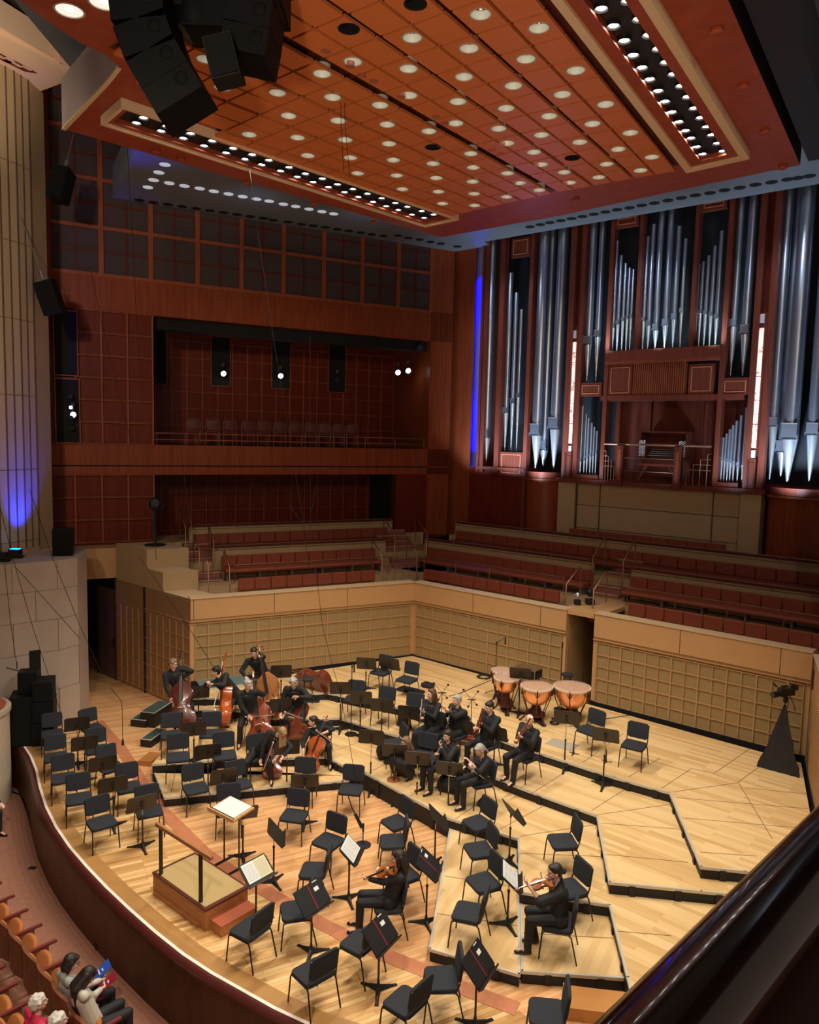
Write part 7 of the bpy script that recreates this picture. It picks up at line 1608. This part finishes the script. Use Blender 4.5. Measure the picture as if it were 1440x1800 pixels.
booklet((179, 1706), AFL+.80, mat('cover_blue', (.02, .08, .42), .4), 'blue programme booklet held by the woman in grey', FA-.2); booklet((189, 1727), AFL+.78, mat('cover_red', (.22, .015, .03), .4), 'dark red programme booklet held by the woman in cream', FA-.3)
q = P(-38, 1470, AFL); Hd = Vector((q.x+.05, q.y, AFL+1.25)); r = person('person in black at the left picture edge, only a knee and a shoe visible', (q.x, q.y, AFL), yw(1, -.2), .5, Hd, Hd+Vector((1, 0, 0)), Hd+Vector((.35, .15, -.6)), Hd+Vector((.35, -.15, -.6)), hair='brown')
p_ = empty('folding_chair', (q.x, q.y, AFL), yw(1, -.2), 'plain chair under the person at the left picture edge', 'chair'); mb = MB(); mb.box((0, 0, .42), (.45, .42, .04)); mb.build('seat', fab, p_)
for sx in (-1, 1):
    for sy in (-1, 1): mb = MB(); mb.tube((sx*.2, sy*.18, .4), (sx*.2, sy*.2, 0), .012, n=6); mb.build('leg', tubem, p_)
# floor box, cables along the fascia, left column
p = P(57, 1526, AFL); mb = MB(); mb.box((0, 0, .004), (.14, .1, .006)); o = mb.build('floor_box', M['black'], None); o.location = (p.x, p.y, AFL); tag(o, 'small dark floor socket plate in the aisle carpet', 'floor socket')
mb = MB(); mb.path([P(x, y, AFL)+Vector((0, 0, .02)) for x, y in [(18, 1392), (36, 1398), (48, 1430), (58, 1470), (70, 1500), (88, 1535), (90, 1552), (105, 1562), (118, 1590), (130, 1605), (160, 1645), (174, 1662)]], .018, 6); tag(mb.build('aisle_cable', M['black'], None, 60), 'black cable running along the foot of the stage front', 'cable')
p = P(176, 1662, AFL); mb = MB(); mb.box((0, 0, .05), (.18, .2, .1), rotz(.6)); o = mb.build('cable_box', M['black'], None); o.location = (p.x, p.y, AFL); tag(o, 'small black box at the end of the aisle cable', 'box')
mb = MB(); mb.lathe([(.78, AFL), (.78, 1.05), (.82, 1.06), (.82, 1.16)], c=(-9.78, 16.5, 0), n=28); colm = struct(mb.build('wall_round_column', M['stone'], None, 40))
mb = MB(); mb.lathe([(.6, 1.16), (.72, 1.2), (.6, 1.28), (0, 1.3)], c=(-9.78, 16.5, 0), n=24, caps=False); o = mb.build('round_cap', mat('red_brown_cap', (.32, .07, .03), .4), None, 40); o.parent = colm; o.location = (0, 0, 0)
# ================================================================== HANGING CABLES
cabm = mat('thin_cable', (.02, .014, .012), .8, spec=.1)
def wire(pts, Y, label, r=.006, grp='thin cables hanging over the stage'):
    mb = MB(); mb.path([Dp(x, y, Y) for x, y in pts], r, 4); tag(mb.build('hanging_cable', cabm), label, 'cable', grp)
for pts, Y, lb in [([(215, 97), (232, 400), (240, 557), (256, 780), (275, 985)], 15.5, 'long thin cable falling from the left canopy corner past the dark windows'), ([(418, 145), (452, 400), (480, 590), (533, 915), (541, 955)], 15, 'long thin cable falling from the small hanging loudspeaker to the choir seats'),
    ([(597, 112), (600, 220), (604, 300)], 12.5, 'left of two short cables hanging under the middle groove of the canopy'), ([(603, 112), (607, 220), (615, 312)], 12.5, 'right of two short cables hanging under the middle groove of the canopy'), ([(158, 470), (182, 580), (230, 777)], 17, 'thin cable crossing the wooden panels at far left'), ([(290, 560), (307, 700), (333, 913)], 17, 'thin cable crossing the left end of the balcony'),
    ([(545, 590), (545, 760), (546, 927)], 17, 'vertical thin cable in front of the balcony centre'), ([(0, 892), (27, 997), (60, 1110), (110, 1262)], 15.5, 'thin cable running diagonally down the limestone block'), ([(52, 860), (92, 980), (140, 1098), (182, 1192)], 15.5, 'second diagonal cable from the pillar to the door'), ([(27, 997), (80, 1055), (140, 1122)], 15.5, 'third cable slanting across the limestone block'),
    ([(8, 990), (18, 1090), (30, 1172)], 15, 'cable holding the small bar in front of the limestone block'), ([(195, 1209), (213, 1232), (215, 1245), (216, 1303)], 14.5, 'bent cable of the hanging microphone left of the risers'), ([(555, 1000), (567, 1100), (583, 1165), (596, 1210)], 16, 'dark cable slanting down behind the lying double bass'), ([(596, 1210), (612, 1290), (625, 1372)], 14, 'cable slanting down above the lowest riser'), ([(510, 890), (531, 918), (544, 1000)], 17, 'short cable meeting at the choir parapet'), ([(556, 850), (545, 915), (544, 930)], 17, 'short slanting cable above the choir parapet'), ([(246, 980), (330, 1100), (380, 1180)], 15.5, 'cable slanting across the stepped blocks toward the basses')]: wire(pts, Y, lb)
q = Dp(216, 1305, 14.5); mb = MB(); mb.tube((0, 0, .06), (0, 0, -.05), .018, .03, 8); o = mb.build('hanging_microphone', M['black'], None, 50); o.location = q; tag(o, 'small black microphone hanging over the floor left of the risers', 'microphone')
q = Dp(30, 1176, 15); mb = MB(); mb.tube((-.22, 0, .02), (.12, 0, -.06), .012, n=6); mb.tube((0, 0, 0), (0, 0, .15), .012, n=6); o = mb.build('hanging_microphone_bar', M['black'], None, 50); o.location = q; tag(o, 'small black bar hanging in front of the limestone block', 'microphone bar')
# ================================================================== NEAR BALCONY RAIL
A = P(1020, 1800, 6.9); B = P(1440, 1400, 6.9); d = Vector((B.x-A.x, B.y-A.y, 0)).normalized(); nr = Vector((d.y, -d.x, 0)); A = A-d*1.2; B = B+d*2.2
root = empty('balcony_parapet', (0, 0, 0), 0, 'dark glossy wooden balcony rail close to the camera, lower right', 'balcony rail')
rings = []
for q in (A, B): rings.append([q+nr*(.052+.055*math.cos(a))+Vector((0, 0, .046*math.sin(a)-.03)) for a in [2*pi*i/20 for i in range(20)]])
mb = MB(); mb.loft(rings); mb.build('hand_rail', wood('near_rail_wood', (.022, .008, .006), (.04, .014, .009), .18, (2, 2, 9), coat=.8), root, 60)
mb = MB()
for o0, o1, z0, z1 in ((.04, .16, -.115, -.075),):
    vs = [q+nr*o+Vector((0, 0, z)) for q in (A, B) for o, z in ((o0, z0), (o1, z0), (o1, z1), (o0, z1))]; mb.add(vs, [(0, 1, 2, 3), (7, 6, 5, 4), (0, 4, 5, 1), (1, 5, 6, 2), (2, 6, 7, 3), (3, 7, 4, 0)])
mb.build('ledge', mat('near_ledge', (.14, .055, .04), .4), root)
mb = MB(); vs = [q+nr*o+Vector((0, 0, z)) for q in (A, B) for o, z in ((.14, -1.0), (.2, -1.0), (.2, -.13), (.14, -.115))]; mb.add(vs, [(0, 1, 2, 3), (7, 6, 5, 4), (0, 4, 5, 1), (1, 5, 6, 2), (2, 6, 7, 3), (3, 7, 4, 0)]); mb.build('panel', mat('near_panel', (.42, .06, .03), .5), root)
